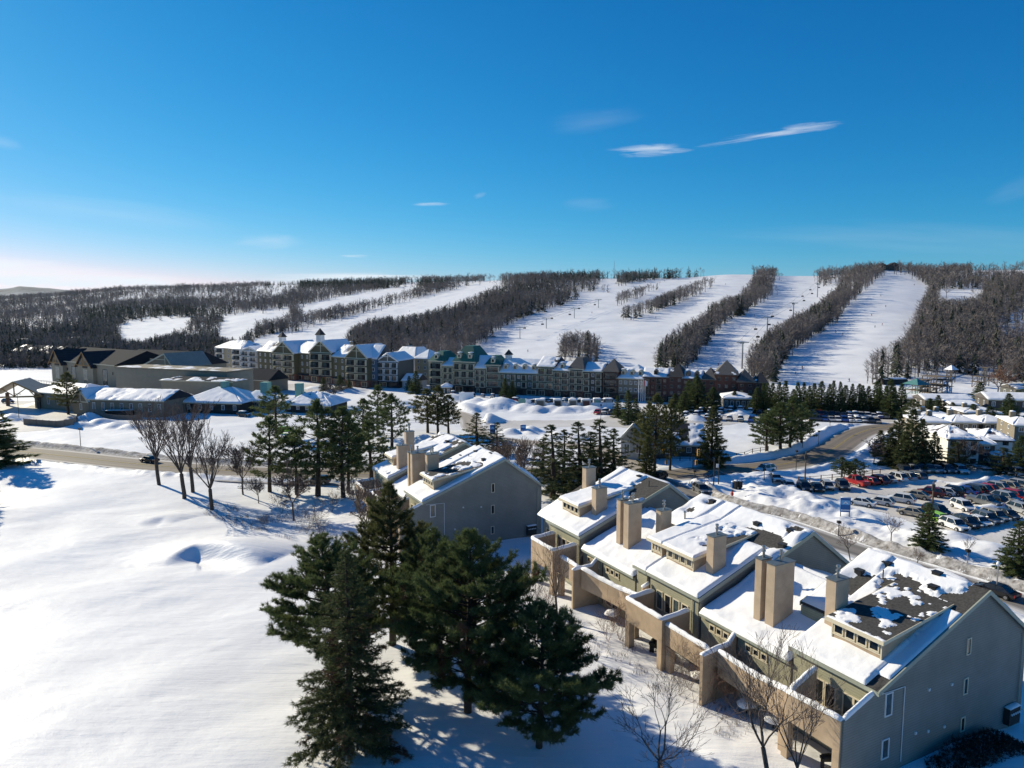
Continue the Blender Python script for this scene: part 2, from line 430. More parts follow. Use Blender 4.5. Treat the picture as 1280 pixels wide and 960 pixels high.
def hill_z(X, Y):
    a = np.clip(X / np.maximum(Y, 1.0), -3, 3); q = 640 + 893 * a
    D0 = np.interp(q, _q, _d0); D1 = np.interp(q, _q, _d1); ys = np.interp(q, _q, _ys)
    v = 480 - ys; tz = (-FPX * math.sin(PITCH) + v * math.cos(PITCH)) / (FPX * math.cos(PITCH) + v * math.sin(PITCH))
    Z1 = EYE + D1 * tz; t = np.clip((Y - D0) / (D1 - D0), 0, 1)
    z = Z1 * (t ** 1.14)
    z = z + (fbm(X / 130., Y / 130., 3, 11) - .5) * 9 * t * (1 - t) * 2 + (fbm(X / 25., Y / 25., 2, 19) - .5) * 1.6 * np.clip(t * 6, 0, 1) * (1 - t)
    z = z + np.clip((Y - D1) / 4000., 0, 1) * 12
    return np.where(Y > 100, z, 0)
RO = np.array((25.455, 46.824)); RPHI = 27.5
Rg = np.array((math.cos(R(RPHI)), math.sin(R(RPHI)))); Rr = np.array((-Rg[1], Rg[0]))
def cone_list():
    L_ = []
    for px, py, h, r in [(625, 509, 4.2, 12), (595, 506, 3.0, 8), (583, 512, 2.6, 10), (560, 500, 2.4, 9), (655, 512, 2.6, 8), (672, 514, 2.4, 7), (690, 513, 2.2, 7), (705, 514, 2.2, 7), (720, 513, 2.2, 7), (738, 513, 2.0, 7), (612, 527, 3.0, 6), (640, 541, 1.6, 4), (664, 540, 2.2, 5),
                         (112, 524, 2.4, 6), (126, 530, 2.0, 6), (145, 533, 1.6, 6), (165, 534, 1.4, 5), (100, 533, 1.4, 5), (55, 506, 1.6, 8), (15, 525, 2.4, 7), (500, 505, 1.6, 7), (515, 510, 1.5, 6), (400, 497, 1.3, 6), (430, 488, 2.0, 12), (395, 486, 1.6, 8),
                         (530, 553, 2.5, 5), (545, 557, 1.6, 5), (868, 525, 2.0, 6), (900, 512, 1.8, 6), (925, 518, 2.0, 6), (948, 510, 1.6, 6), (880, 508, 1.6, 5), (1018, 507, 2.0, 7), (1040, 512, 1.5, 6), (1062, 513, 1.4, 6),
                         (905, 612, 1.4, 6), (962, 603, 1.8, 7), (940, 612, 1.2, 5), (985, 622, 1.5, 6), (1010, 628, 1.5, 6), (1035, 636, 1.3, 5), (1085, 650, 1.2, 5), (1000, 637, 1.3, 5), (960, 622, 1.4, 6), (1150, 677, 1.0, 5), (1190, 672, 1.2, 4), (1240, 690, 1.4, 6), (1175, 577, 1.2, 5), (1150, 575, 1.2, 5), (1235, 590, 1.0, 5), (1215, 585, 1.0, 5),
                         (1070, 513, 1.4, 6), (1100, 514, 1.4, 6), (700, 545, 1.6, 6), (720, 548, 1.6, 5), (690, 548, 1.2, 5)]:
        p = P(px, py); L_.append((p.x, p.y, h, r))
    return L_
CONES = cone_list()
RIDGES = [(W([(1186, 613), (1215, 606), (1245, 600), (1300, 592)]), .8, 1.4), (W([(1218, 641), (1250, 634), (1300, 623)]), .8, 1.6), (W([(1128, 603), (1160, 602), (1190, 606)]), .5, 1.2),
          (W([(834, 589), (870, 587), (920, 580), (965, 574)]), 1.0, 2.0), (W([(940, 571), (985, 566), (1010, 556), (1025, 545), (1048, 535)]), .8, 2.0), (W([(560, 497), (600, 500), (640, 505), (740, 508)]), 0.9, 3.0)]
DRIFT = spline(W([(206, 702), (222, 693), (246, 686), (275, 688), (300, 694), (335, 703)], .6), 6)
DRIFT2 = spline(W([(170, 652), (188, 646), (206, 643), (222, 646)], .6), 6)
def zt(X, Y):
    X = np.asarray(X, float); Y = np.asarray(Y, float)
    z = hill_z(X, Y)
    near = 1 - sstep(300, 420, Y)
    # golf course in the left foreground
    roadd, _, rside = dline(X, Y, ROAD_A)
    golf = sstep(8, 24, roadd) * (rside * 1.0 > 0) * (1 - sstep(-8, 10, X - (Y - 60) * .0)) * (Y < 190)
    u = (X * .9 + Y * .43); w = (-X * .43 + Y * .9)
    relief = (fbm(u / 38., w / 22., 2, 3) - .42) * 2.6 + (fbm(u / 11., w / 6., 2, 5) - .5) * .42 + (fbm(u / 3.2, w / 1.1, 3, 51) - .5) * .10 * sstep(.4, .7, fbm(X / 14., Y / 14., 2, 91))
    z = z + golf * relief
    for dr, amp in ((DRIFT, 1.9), (DRIFT2, .55)):
        d, s_, sd_ = dline(X, Y, dr); L_ = sum(math.hypot(b[0] - a[0], b[1] - a[1]) for a, b in zip(dr[:-1], dr[1:]))
        tp = np.clip(np.sin(np.pi * np.clip(s_ / L_, 0, 1)), 0, 1) ** .7 * (d < 30)
        far = sd_ < 0
        z = z + amp * tp * np.where(far, np.exp(-(d / 6.5) ** 2), np.exp(-(d / 1.6) ** 1.7) - .36 * np.exp(-((d - 3.2) / 2.2) ** 2)) * np.where(tp > 0, 1, 0)
    # ground raised round the townhouse row
    s = (X - RO[0]) * Rg[0] + (Y - RO[1]) * Rg[1]; t = (X - RO[0]) * Rr[0] + (Y - RO[1]) * Rr[1]
    m = sstep(-26, -8, s) * (1 - sstep(16, 30, s)) * sstep(-30, -12, t) * (1 - sstep(48, 60, t))
    z = z + m * 1.0 * (1 - .9 * sstep(8, 18, s)) + m * (fbm(X / 4., Y / 4., 3, 23) - .5) * .35 * (s < -1)
    # general unevenness
    amp = near * (1 - golf) * .22
    z = z + amp * (fbm(X / 7., Y / 7., 4, 31) - .5) * 2
    z = z + near * .5 * (fbm(X / 22., Y / 22., 2, 37) - .5) * (Y > 115)
    # rough ploughed bank between the car park and the narrow road
    rough = W([(930, 610), (1000, 618), (1058, 640), (1110, 655), (1180, 680), (1260, 705), (1330, 735), (1290, 735), (1180, 705), (1050, 665), (960, 640), (905, 622)])
    rin = inpoly(X, Y, rough); rd, _, _ = dline(X, Y, rough, True)
    rm = np.where(rin, sstep(0, 3, rd), 0)
    z = z + rm * (.35 + 1.9 * np.abs(fbm(X / 5., Y / 5., 4, 41) - .45) + .5 * np.abs(fbm(X / 1.4, Y / 1.4, 2, 43) - .5))
    conez = 0 * z
    for cx, cy, h, r in CONES:
        d = np.hypot(X - cx, Y - cy); k = d < r * 1.4
        if not k.any(): continue
        nz = fbm(X[k] / 2.6, Y[k] / 2.6, 4, 7) if k.shape else 0
        dd = d[k] / r + (nz - .5) * .55
        conez[k] = np.maximum(conez[k], h * (1 - sstep(0, 1, dd) * 1.0) * (.85 + .5 * (nz - .5)))
    # flatten under roads and lots, with banks thrown up along the edges
    flat = np.zeros_like(z)
    for key, poly in LOTW.items():
        ins = inpoly(X, Y, poly); d, _, _ = dline(X, Y, poly, True)
        sdist = np.where(ins, -d, d)
        flat = np.maximum(flat, 1 - sstep(0, 2.0, sdist))
    z = z * (1 - flat)
    z = z + conez
    for pts, h, wd in RIDGES:
        d, s_, _ = dline(X, Y, pts)
        z = z + h * np.exp(-(d / wd) ** 2) * (.6 + .9 * fbm(X / 2.4, Y / 2.4, 3, 13))
    da, sa, _ = roadd, 0, 0; db, _, sideb = dline(X, Y, ROAD_B); dv, _, _ = dline(X, Y, LANE_V)
    nb = .55 + 1.0 * fbm(X / 1.6, Y / 1.6, 3, 47)
    lotfree = 1 - flat
    bankA = (.7 * np.exp(-((da - 6.9) / 1.0) ** 2)) * nb * lotfree
    bankB = (1.0 * np.exp(-((db - 4.6) / 1.0) ** 2)) * nb * lotfree * (.4 + .6 * (sideb < 0))
    fa = sstep(4.9, 6.1, da); fb = sstep(3.1, 3.9, db); fv = sstep(3.4, 4.6, dv)
    cross = sstep(7, 11, np.minimum(db, dv)); crossA = sstep(6.3, 9, da)
    z = z * fa * fb * fv + bankA * cross + bankB * crossA * 1.0
    return z
def zt1(x, y): return float(zt(np.array([x]), np.array([y]))[0])

def build_ground():
    a_f = np.linspace(-1.12, 1.12, 640); ext = 1.12 * np.geomspace(1.03, 12, 26)
    a = np.concatenate([-ext[::-1], a_f, ext])
    y = np.concatenate([np.arange(8, 36, 2.0), np.arange(36, 125, .42), np.arange(125, 230, .62), np.arange(230, 330, 1.1), np.geomspace(331, 2400, 330), np.geomspace(2450, 12000, 30)])
    A, Y = np.meshgrid(a, y); X = A * Y
    Z = zt(X.ravel(), Y.ravel()).reshape(X.shape)
    V = np.stack([X, Y, Z], -1).reshape(-1, 3)
    idx = np.arange(X.size).reshape(X.shape)
    F = np.stack([idx[:-1, :-1], idx[:-1, 1:], idx[1:, 1:], idx[1:, :-1]], -1).reshape(-1, 4)
    o = link('snow_ground', npmesh('snow_ground', V, F, SNOW, smooth=True)); struct(o)
    cx = (X[:-1, :-1] + X[1:, 1:]) / 2; cy = (Y[:-1, :-1] + Y[1:, 1:]) / 2
    for k, poly in LOTW.items():
        sel = inpoly(cx, cy, poly)
        d, _, _ = dline(cx[sel], cy[sel], poly, True)
        keep = (d > 1.6 * fbm(cx[sel] / 2.5, cy[sel] / 2.5, 3, 77)) & (Z[:-1, :-1][sel] < .22)
        f = F.reshape(cx.shape + (4,))[sel][keep]
        u, inv = np.unique(f.ravel(), return_inverse=True)
        v = V[u].copy(); v[:, 2] += .035
        struct(link(k, npmesh(k, v, inv.reshape(-1, 4), PACK, smooth=True)))
build_ground()
ROADMAT = None
def road_material(name, base, dark, salt, w, stretch):
    m = bpy.data.materials.new(name); m.use_nodes = True; N, L = m.node_tree.nodes, m.node_tree.links
    b = N['Principled BSDF']; b.inputs['Roughness'].default_value = .8
    uv = N.new('ShaderNodeUVMap'); sp = N.new('ShaderNodeSeparateXYZ'); L.new(uv.outputs[0], sp.inputs[0])
    def mth(op, *a, clamp=False):
        n = N.new('ShaderNodeMath'); n.operation = op; n.use_clamp = clamp
        for i, q in enumerate(a):
            if isinstance(q, (int, float)): n.inputs[i].default_value = q
            else: L.new(q, n.inputs[i])
        return n.outputs[0]
    cx = N.new('ShaderNodeCombineXYZ'); L.new(mth('MULTIPLY', sp.outputs[0], stretch), cx.inputs[0]); L.new(mth('MULTIPLY', sp.outputs[1], 2.2), cx.inputs[1])
    n = N.new('ShaderNodeTexNoise'); n.inputs['Scale'].default_value = 1; n.inputs['Detail'].default_value = 6; L.new(cx.outputs[0], n.inputs['Vector'])
    # tyre tracks: four dark bands across the width
    band = mth('MULTIPLY_ADD', mth('COSINE', mth('MULTIPLY', sp.outputs[1], 2 * math.pi * (4 if w > 8 else 2) / w)), .5, .5)
    f = mth('MULTIPLY_ADD', band, .35, mth('MULTIPLY_ADD', n.outputs[0], 1.5, -.5), clamp=True)
    mx = N.new('ShaderNodeMixRGB'); L.new(f, mx.inputs[0]); mx.inputs[1].default_value = (*dark, 1); mx.inputs[2].default_value = (*base, 1)
    edge = mth('MULTIPLY', mth('SUBTRACT', mth('ABSOLUTE', mth('SUBTRACT', sp.outputs[1], w / 2)), w / 2 - 1.5), mth('MULTIPLY_ADD', n.outputs[0], 2.4, -.55), clamp=True)
    mx2 = N.new('ShaderNodeMixRGB'); L.new(edge, mx2.inputs[0]); L.new(mx.outputs[0], mx2.inputs[1]); mx2.inputs[2].default_value = (*salt, 1)
    L.new(mx2.outputs[0], b.inputs['Base Color'])
    return m
def ribbon(name, pts, w, m, lift=.05, n=8):
    P_ = [Vector((p[0], p[1], 0)) for p in pts]; fine = []
    for a, b in zip(P_[:-1], P_[1:]):
        k = max(1, int((b - a).length / 1.5)); fine += [a.lerp(b, i / k) for i in range(k)]
    fine.append(P_[-1]); V = []; acc = 0; UV = []
    for i, p in enumerate(fine):
        d = (fine[min(i + 1, len(fine) - 1)] - fine[max(i - 1, 0)]).normalized(); nr = Vector((-d.y, d.x, 0))
        if i: acc += (p - fine[i - 1]).length
        for j in range(n + 1):
            q = p + nr * (w * (j / n - .5)); V.append((q.x, q.y, 0)); UV.append((acc, w * j / n))
    V = np.array(V); V[:, 2] = zt(V[:, 0], V[:, 1]) * 0 + lift
    F = [(i * (n + 1) + j, i * (n + 1) + j + 1, (i + 1) * (n + 1) + j + 1, (i + 1) * (n + 1) + j) for i in range(len(fine) - 1) for j in range(n)]
    me = npmesh(name, V, np.array(F), m)
    uv = me.uv_layers.new(name='UVMap'); UV = np.array(UV, np.float32)[np.array(F).ravel()]
    uv.data.foreach_set('uv', UV.ravel())
    return struct(link(name, me))
ribbon('main_road', ROAD_A, 9.6, road_material('road_surface', (.25, .205, .155), (.12, .10, .082), (.6, .58, .56), 9.6, .03), .05)
ribbon('side_road', ROAD_B, 6.2, road_material('side_road_surface', (.26, .235, .21), (.13, .12, .11), (.6, .58, .56), 6.2, .05), .062)
ribbon('village_lane', LANE_V, 6.4, road_material('lane_surface', (.42, .37, .31), (.28, .24, .20), (.6, .58, .55), 6.4, .06), .056)
ribbon('sidewalk', SIDEWALK, 1.9, mat('sidewalk_slush', (.34, .33, .33), .8, .35, 1.2), .12, 3)
# painted lines on the main road
def road_line(name, pts, off, w, a0, a1, dash=None):
    P_ = [Vector((p[0], p[1], 0)) for p in pts]; acc = 0; b_ = MB(); fine = []
    for a, b in zip(P_[:-1], P_[1:]):
        k = max(1, int((b - a).length / 1.5)); fine += [a.lerp(b, i / k) for i in range(k)]
    for p, q in zip(fine[:-1], fine[1:]):
        l = (q - p).length
        if a0 < acc < a1 and (dash is None or acc % (dash * 3) < dash):
            d = (q - p).normalized(); nr = Vector((-d.y, d.x, 0)); z = Vector((0, 0, .075))
            b_.quad(p + nr * (off - w / 2) + z, q + nr * (off - w / 2) + z, q + nr * (off + w / 2) + z, p + nr * (off + w / 2) + z)
        acc += l
    if b_.v: struct(b_.build(name, mat('worn_yellow_paint', (.55, .42, .12), .7, .4, 1.5)))
road_line('road_centre_line', ROAD_A, .12, .12, 0, 900); road_line('road_centre_line', ROAD_A, -.12, .12, 0, 900)
# blue hill far beyond the left ridge
def far_hill():
    xs = np.linspace(-6500, -2300, 160); ys = np.linspace(5200, 7600, 30); X, Y = np.meshgrid(xs, ys)
    q = 640 + 893 * X / Y
    prof = np.interp(q, [-600, -200, -40, 10, 25, 45, 60, 90, 110, 160], [120, 175, 178, 184, 205, 196, 192, 176, 120, 0])
    Z = prof * 1.12 * np.clip((Y - 5200) / 1000, 0, 1) + 20 * (fbm(X / 400, Y / 400, 4, 3) - .5) * np.clip((Y - 5200) / 1000, 0, 1) - 6
    idx = np.arange(X.size).reshape(X.shape)
    F = np.stack([idx[:-1, :-1], idx[:-1, 1:], idx[1:, 1:], idx[1:, :-1]], -1).reshape(-1, 4)
    m = mat('wooded_far_hill', (.055, .06, .065), .95, 0, .004, col2=(.22, .24, .27), bump=6, bscale=.02); MATS['wooded_far_hill'].node_tree.nodes
    m2 = mat('wooded_far_hill2', (.05, .055, .06), .95, .001, .006, col2=(.25, .27, .30))
    struct(link('far_hill', npmesh('far_hill', np.stack([X, Y, Z], -1).reshape(-1, 3), F, m2, smooth=True)))
far_hill()

# dirty ploughed edges along the roads
DIRTY = mat('dirty_ploughed_snow', (.60, .58, .56), .9, 0.001, 1.1, .08, 3, col2=(.13, .115, .10))
def verge(name, pts, o0, o1, a0, a1, n=7):
    P_ = [Vector((p[0], p[1], 0)) for p in pts]; fine = []
    for a, b in zip(P_[:-1], P_[1:]):
        k = max(1, int((b - a).length / .8)); fine += [a.lerp(b, i / k) for i in range(k)]
    V = []; acc = 0; rows = 0
    for i, p in enumerate(fine):
        d = (fine[min(i + 1, len(fine) - 1)] - fine[max(i - 1, 0)]).normalized(); nr = Vector((-d.y, d.x, 0))
        if i: acc += (p - fine[i - 1]).length
        if not (a0 < acc < a1): continue
        rows += 1; wv = float(fbm(acc / 5., 3.3, 3, 5)) * 1.2 - .6
        for j in range(n + 1):
            q = p + nr * (o0 + (o1 + (wv if o1 > o0 else -wv) - o0) * j / n); V.append((q.x, q.y, 0))
    V = np.array(V); V[:, 2] = np.maximum(zt(V[:, 0], V[:, 1]), 0) + .07
    F = [(i * (n + 1) + j, i * (n + 1) + j + 1, (i + 1) * (n + 1) + j + 1, (i + 1) * (n + 1) + j) for i in range(rows - 1) for j in range(n)]
    struct(link(name, npmesh(name, V, np.array(F), DIRTY, smooth=True)))
verge('road_verge', ROAD_A, 4.75, 7.9, 0, 165); verge('road_verge', ROAD_A, -4.75, -6.3, 0, 150); verge('road_verge', ROAD_B, 3.1, 5.0, 12, 140)
# ------------------------------------------------------------------ shared building materials
SIDE_LIT = stripe_mat('sage_siding_lit', (.40, .385, .27), (.26, .25, .17), 2, .20, .03, .75, .008, .2, .6)  # same siding as the gables, sunlight put into a paler tone for the fronts
SIDE_SHADED = stripe_mat('sage_siding_shaded', (.265, .265, .235), (.155, .16, .145), 2, .20, .03, .75, .008, .26, .35)  # same siding as the fronts, shade put into a darker tone for the gables
STUCCO = mat('tan_stucco', (.50, .375, .255), .9, .30, .7, .008, 30)
STUCCO_L = mat('chimney_stucco', (.52, .40, .285), .9, .22, .9, .006, 30)
CREAM = mat('cream_trim', (.68, .60, .44), .6, .08, 3)
RAKE = mat('pale_green_trim', (.36, .38, .31), .6, .08, 3)
SHING = mat('brown_shingle', (.105, .085, .068), .95, 0, 6, .02, 14, col2=(.045, .038, .032)); 
SHING = mat('weathered_shingle', (.082, .078, .074), .95, .6, 5, .02, 16)
GLASS = mat('dark_glass', (.012, .016, .02), .06, 0, 1, spec=.8)
GLASSB = mat('curtained_glass', (.10, .14, .14), .12, .6, 1.4, spec=.7)
METAL = mat('flue_metal', (.38, .38, .38), .35, .2, 4, metal=.8)
FLASH = mat('cap_flashing', (.16, .19, .20), .45, .2, 3, metal=.4)
BLACK = mat('black_plastic', (.015, .015, .016), .5)
DARKW = mat('dark_interior', (.02, .02, .02), .9)
WOODD = mat('dark_stained_wood', (.05, .045, .04), .8, .3, 4)
WHITE = mat('white_paint', (.72, .73, .72), .5, .05, 3)
WINC = {}
def window(parent, pos, rz, w, h, frame=None, glass=None, bars=1, fr=.09, name='window', sub=True):
    frame = frame or CREAM; glass = glass or GLASS
    k = (round(w, 2), round(h, 2), frame.name, glass.name, bars, fr, sub)
    if k not in WINC:
        b = MB(); b.box(-w / 2, w / 2, -.07, .03, -h / 2, -h / 2 + fr).box(-w / 2, w / 2, -.07, .03, h / 2 - fr, h / 2)
        b.box(-w / 2, -w / 2 + fr, -.068, .03, -h / 2 + fr, h / 2 - fr).box(w / 2 - fr, w / 2, -.068, .03, -h / 2 + fr, h / 2 - fr)
        for i in range(1, bars):
            x = -w / 2 + w * i / bars; b.box(x - fr * .3, x + fr * .3, -.06, .03, -h / 2 + fr, h / 2 - fr)
        g = MB(); g.box(-w / 2 + fr * .5, w / 2 - fr * .5, -.02, .028, -h / 2 + fr * .5, h / 2 - fr * .5, 0 if sub else 1)
        if sub: WINC[k] = (b.mesh('window', frame), g.mesh('pane', glass))
        else:
            b.add(g.v, g.f, 1); WINC[k] = (b.mesh('window', [frame, glass]), None)
    a, g = WINC[k]
    o = link(name, a, parent, pos, rz)
    if g: link('pane', g, o)
    return o
def profz(pf, s):
    return float(np.interp(s, [p[0] for p in pf], [p[1] for p in pf]))

def wall_prism(b, t0, t1, pf, z0, inset=.30, m=0):
    """solid body under a roof profile"""
    pts = [(pf[0][0] + inset, t0, z0), (pf[0][0] + inset, t0, profz(pf, pf[0][0] + inset) - .16)]
    for p in pf[1:-1]: pts.append((p[0], t0, p[1] - .16))
    e = pf[-1][0] - inset
    pts += [(e, t0, profz(pf, e) - .16), (e, t0, z0)]
    b.prism(pts, (0, t1 - t0, 0), m)
def roof_slab(b, t0, t1, pf, th=.14, m=0):
    top = [(p[0], t0, p[1]) for p in pf]; bot = [(p[0], t0, p[1] - th) for p in pf[::-1]]
    b.prism(top + bot, (0, t1 - t0, 0), m)
def rake_trim(b, t, pf, side=-1, h=.32, w=.10, m=0):
    for p, q in zip(pf[:-1], pf[1:]):
        pts = [(p[0], t, p[1] + .03), (q[0], t, q[1] + .03), (q[0], t, q[1] - h), (p[0], t, p[1] - h)]
        b.prism(pts, (0, side * w, 0), m)

def chimney(parent, s0, s1, t0, t1, zb, ztop, flues=1):
    b = MB(); b.box(s0, s1, t0, t1, zb, ztop); c = b.build('chimney', STUCCO_L, parent)
    f = MB(); f.box(s0 - .06, s1 + .06, t0 - .06, t1 + .06, ztop, ztop + .10); f.build('cap_flashing', FLASH, c)
    n = flues
    for i in range(n):
        s = s0 + (s1 - s0) * (i + 1) / (n + 1) if n > 1 else (s0 + s1) / 2
        u = MB(); tc = (t0 + t1) / 2
        u.tube((s, tc, ztop + .1), (s, tc, ztop + .95), .11, .11, 10).tube((s, tc, ztop + .62), (s, tc, ztop + .72), .19, .17, 10).tube((s, tc, ztop + .95), (s, tc, ztop + 1.10), .18, .15, 10)
        u.build('flue', METAL, c)
    sn = MB(); sn.cap([(s0 - .1, t0 + .1, zb + .1), (s0 - .1, t1 - .1, zb + .1)], .3, .2)
    return c
def dormer(parent, s0, t0, t1, zb, zt_, s1, z1, nwin, bare=None, snow=True, seed=1):
    """shed dormer: front wall at s0 from zb to zt_, roof running back to (s1, z1)"""
    b = MB(); b.prism([(s0, t0, zb - .5), (s0, t0, zt_ - .12), (s1, t0, z1 - .12), (s1, t0, z1 - 1.6)], (0, t1 - t0, 0))
    d = b.build('dormer', STUCCO, parent)
    r = MB(); sl = (z1 - zt_) / (s1 - s0)
    r.prism([(s0 - .38, t0 - .3, zt_ - sl * .38), (s1 + .3, t0 - .3, z1 + sl * .3), (s1 + .3, t0 - .3, z1 - .16 + sl * .3), (s0 - .38, t0 - .3, zt_ - .2 - sl * .38)], (0, t1 - t0 + .6, 0))
    r.build('dormer_roof', SHING, d)
    f = MB(); f.box(s0 - .44, s0 - .38, t0 - .34, t1 + .34, zt_ - .26 - sl * .38, zt_ + .03 - sl * .38)
    for tt in (t0 - .34, t1 + .30):
        f.prism([(s0 - .40, tt, zt_ + .02 - sl * .4), (s1 + .3, tt, z1 + .02 + sl * .3), (s1 + .3, tt, z1 - .2 + sl * .3), (s0 - .40, tt, zt_ - .26 - sl * .4)], (0, .04, 0))
    f.build('fascia', CREAM, d)
    W_ = t1 - t0; ww = (W_ - .3) / nwin; hh = .92; zw = zt_ - .26 - hh / 2
    fr = MB(); fr.box(s0 - .05, s0 - .004, t0 + .13, t1 - .13, zw - hh / 2 - .14, zw - hh / 2 - .04); fr.box(s0 - .05, s0 - .004, t0 + .02, t0 + .12, zb + .18, zt_ - .2).box(s0 - .05, s0 - .004, t1 - .12, t1 - .02, zb + .18, zt_ - .2); fr.build('sill', CREAM, d)
    for i in range(nwin):
        window(d, (s0 - .01, t0 + .15 + ww * (i + .5), zw), R(-90), ww * .84, hh)
    if snow: snow_sheet('roof_snow', (s0 - .36, t1 + .28, zt_ - sl * .36), (s0 - .36, t0 - .28, zt_ - sl * .36), (s1 + .3, t0 - .28, z1 + sl * .3), (s1 + .3, t1 + .28, z1 + sl * .3), .24, d, step=.09, cover=bare, seed=seed, edge=.12, wob=.18)
    return d
def vents(parent, spots, pf):
    for s, t, kind in spots:
        z = profz(pf, s); b = MB()
        if kind == 'pipe': b.tube((s, t, z - .05), (s, t, z + .75), .05, .05, 8); b.build('vent_pipe', BLACK, parent)
        elif kind == 'tall': b.tube((s, t, z - .05), (s, t, z + 1.1), .1, .1, 8).tube((s, t, z + 1.1), (s, t, z + 1.25), .17, .14, 8); b.build('vent_pipe', METAL, parent)
        else:
            b.box(s - .25, s + .25, t - .32, t + .32, z - .1, z + .34); b.box(s - .3, s + .3, t - .36, t + .36, z + .345, z + .40); b.build('roof_vent', BLACK, parent)

def terrace(parent, pts, z_bot, z_top, w=.28, snow=.26, seed=0, m=None):
    """stucco parapet wall following (s,t) points, with snow lying on top; z_top may vary per point"""
    zs = z_top if isinstance(z_top, (list, tuple)) else [z_top] * len(pts)
    zb = z_bot if isinstance(z_bot, (list, tuple)) else [z_bot] * len(pts)
    b = MB(); n = len(pts); P_ = [Vector((p[0], p[1], 0)) for p in pts]; off = []
    for i in range(n):
        d0 = (P_[i] - P_[i - 1]).normalized() if i else (P_[1] - P_[0]).normalized()
        d1 = (P_[i + 1] - P_[i]).normalized() if i < n - 1 else d0
        n0, n1 = Vector((-d0.y, d0.x, 0)), Vector((-d1.y, d1.x, 0)); mm = (n0 + n1); mm = mm / max(.3, mm.dot(n0))
        off.append(mm * (w / 2))
    for i in range(n):
        p, o = P_[i], off[i]
        b.v += [tuple((p - o) + Vector((0, 0, zb[i]))), tuple((p + o) + Vector((0, 0, zb[i]))), tuple((p + o) + Vector((0, 0, zs[i]))), tuple((p - o) + Vector((0, 0, zs[i])))]
    for i in range(n - 1):
        for j in range(4): b.f.append((i * 4 + j, i * 4 + (j + 1) % 4, i * 4 + 4 + (j + 1) % 4, i * 4 + 4 + j)); b.m.append(0)
    b.f += [(0, 1, 2, 3), (n * 4 - 1, n * 4 - 2, n * 4 - 3, n * 4 - 4)]; b.m += [0, 0]
    o = b.build('parapet', m or STUCCO, parent)
    if snow:
        c = MB(); c.cap([(p.x, p.y, z) for p, z in zip(P_, zs)], w * 1.45, snow * 1.25, seed=seed); c.build('parapet_snow', RSNOW, o, smooth=True)
    return o
def snow_lump(parent, c, r, seed=0, name='snow_heap', m=None):
    rnd = random.Random(seed); nu, nv = 12, 5; vs = []; fs = []
    for j in range(nv):
        a = j / (nv - 1) * math.pi / 2
        for i in range(nu):
            t = 2 * math.pi * i / nu; k = 1 + rnd.uniform(-.12, .12)
            vs.append((c[0] + r[0] * math.cos(a) * math.cos(t) * k, c[1] + r[1] * math.cos(a) * math.sin(t) * k, c[2] + r[2] * math.sin(a) * k))
    for j in range(nv - 1):
        for i in range(nu): fs.append((j * nu + i, j * nu + (i + 1) % nu, (j + 1) * nu + (i + 1) % nu, (j + 1) * nu + i))
    return MB().add(vs, fs).build(name, m or RSNOW, parent, smooth=True)

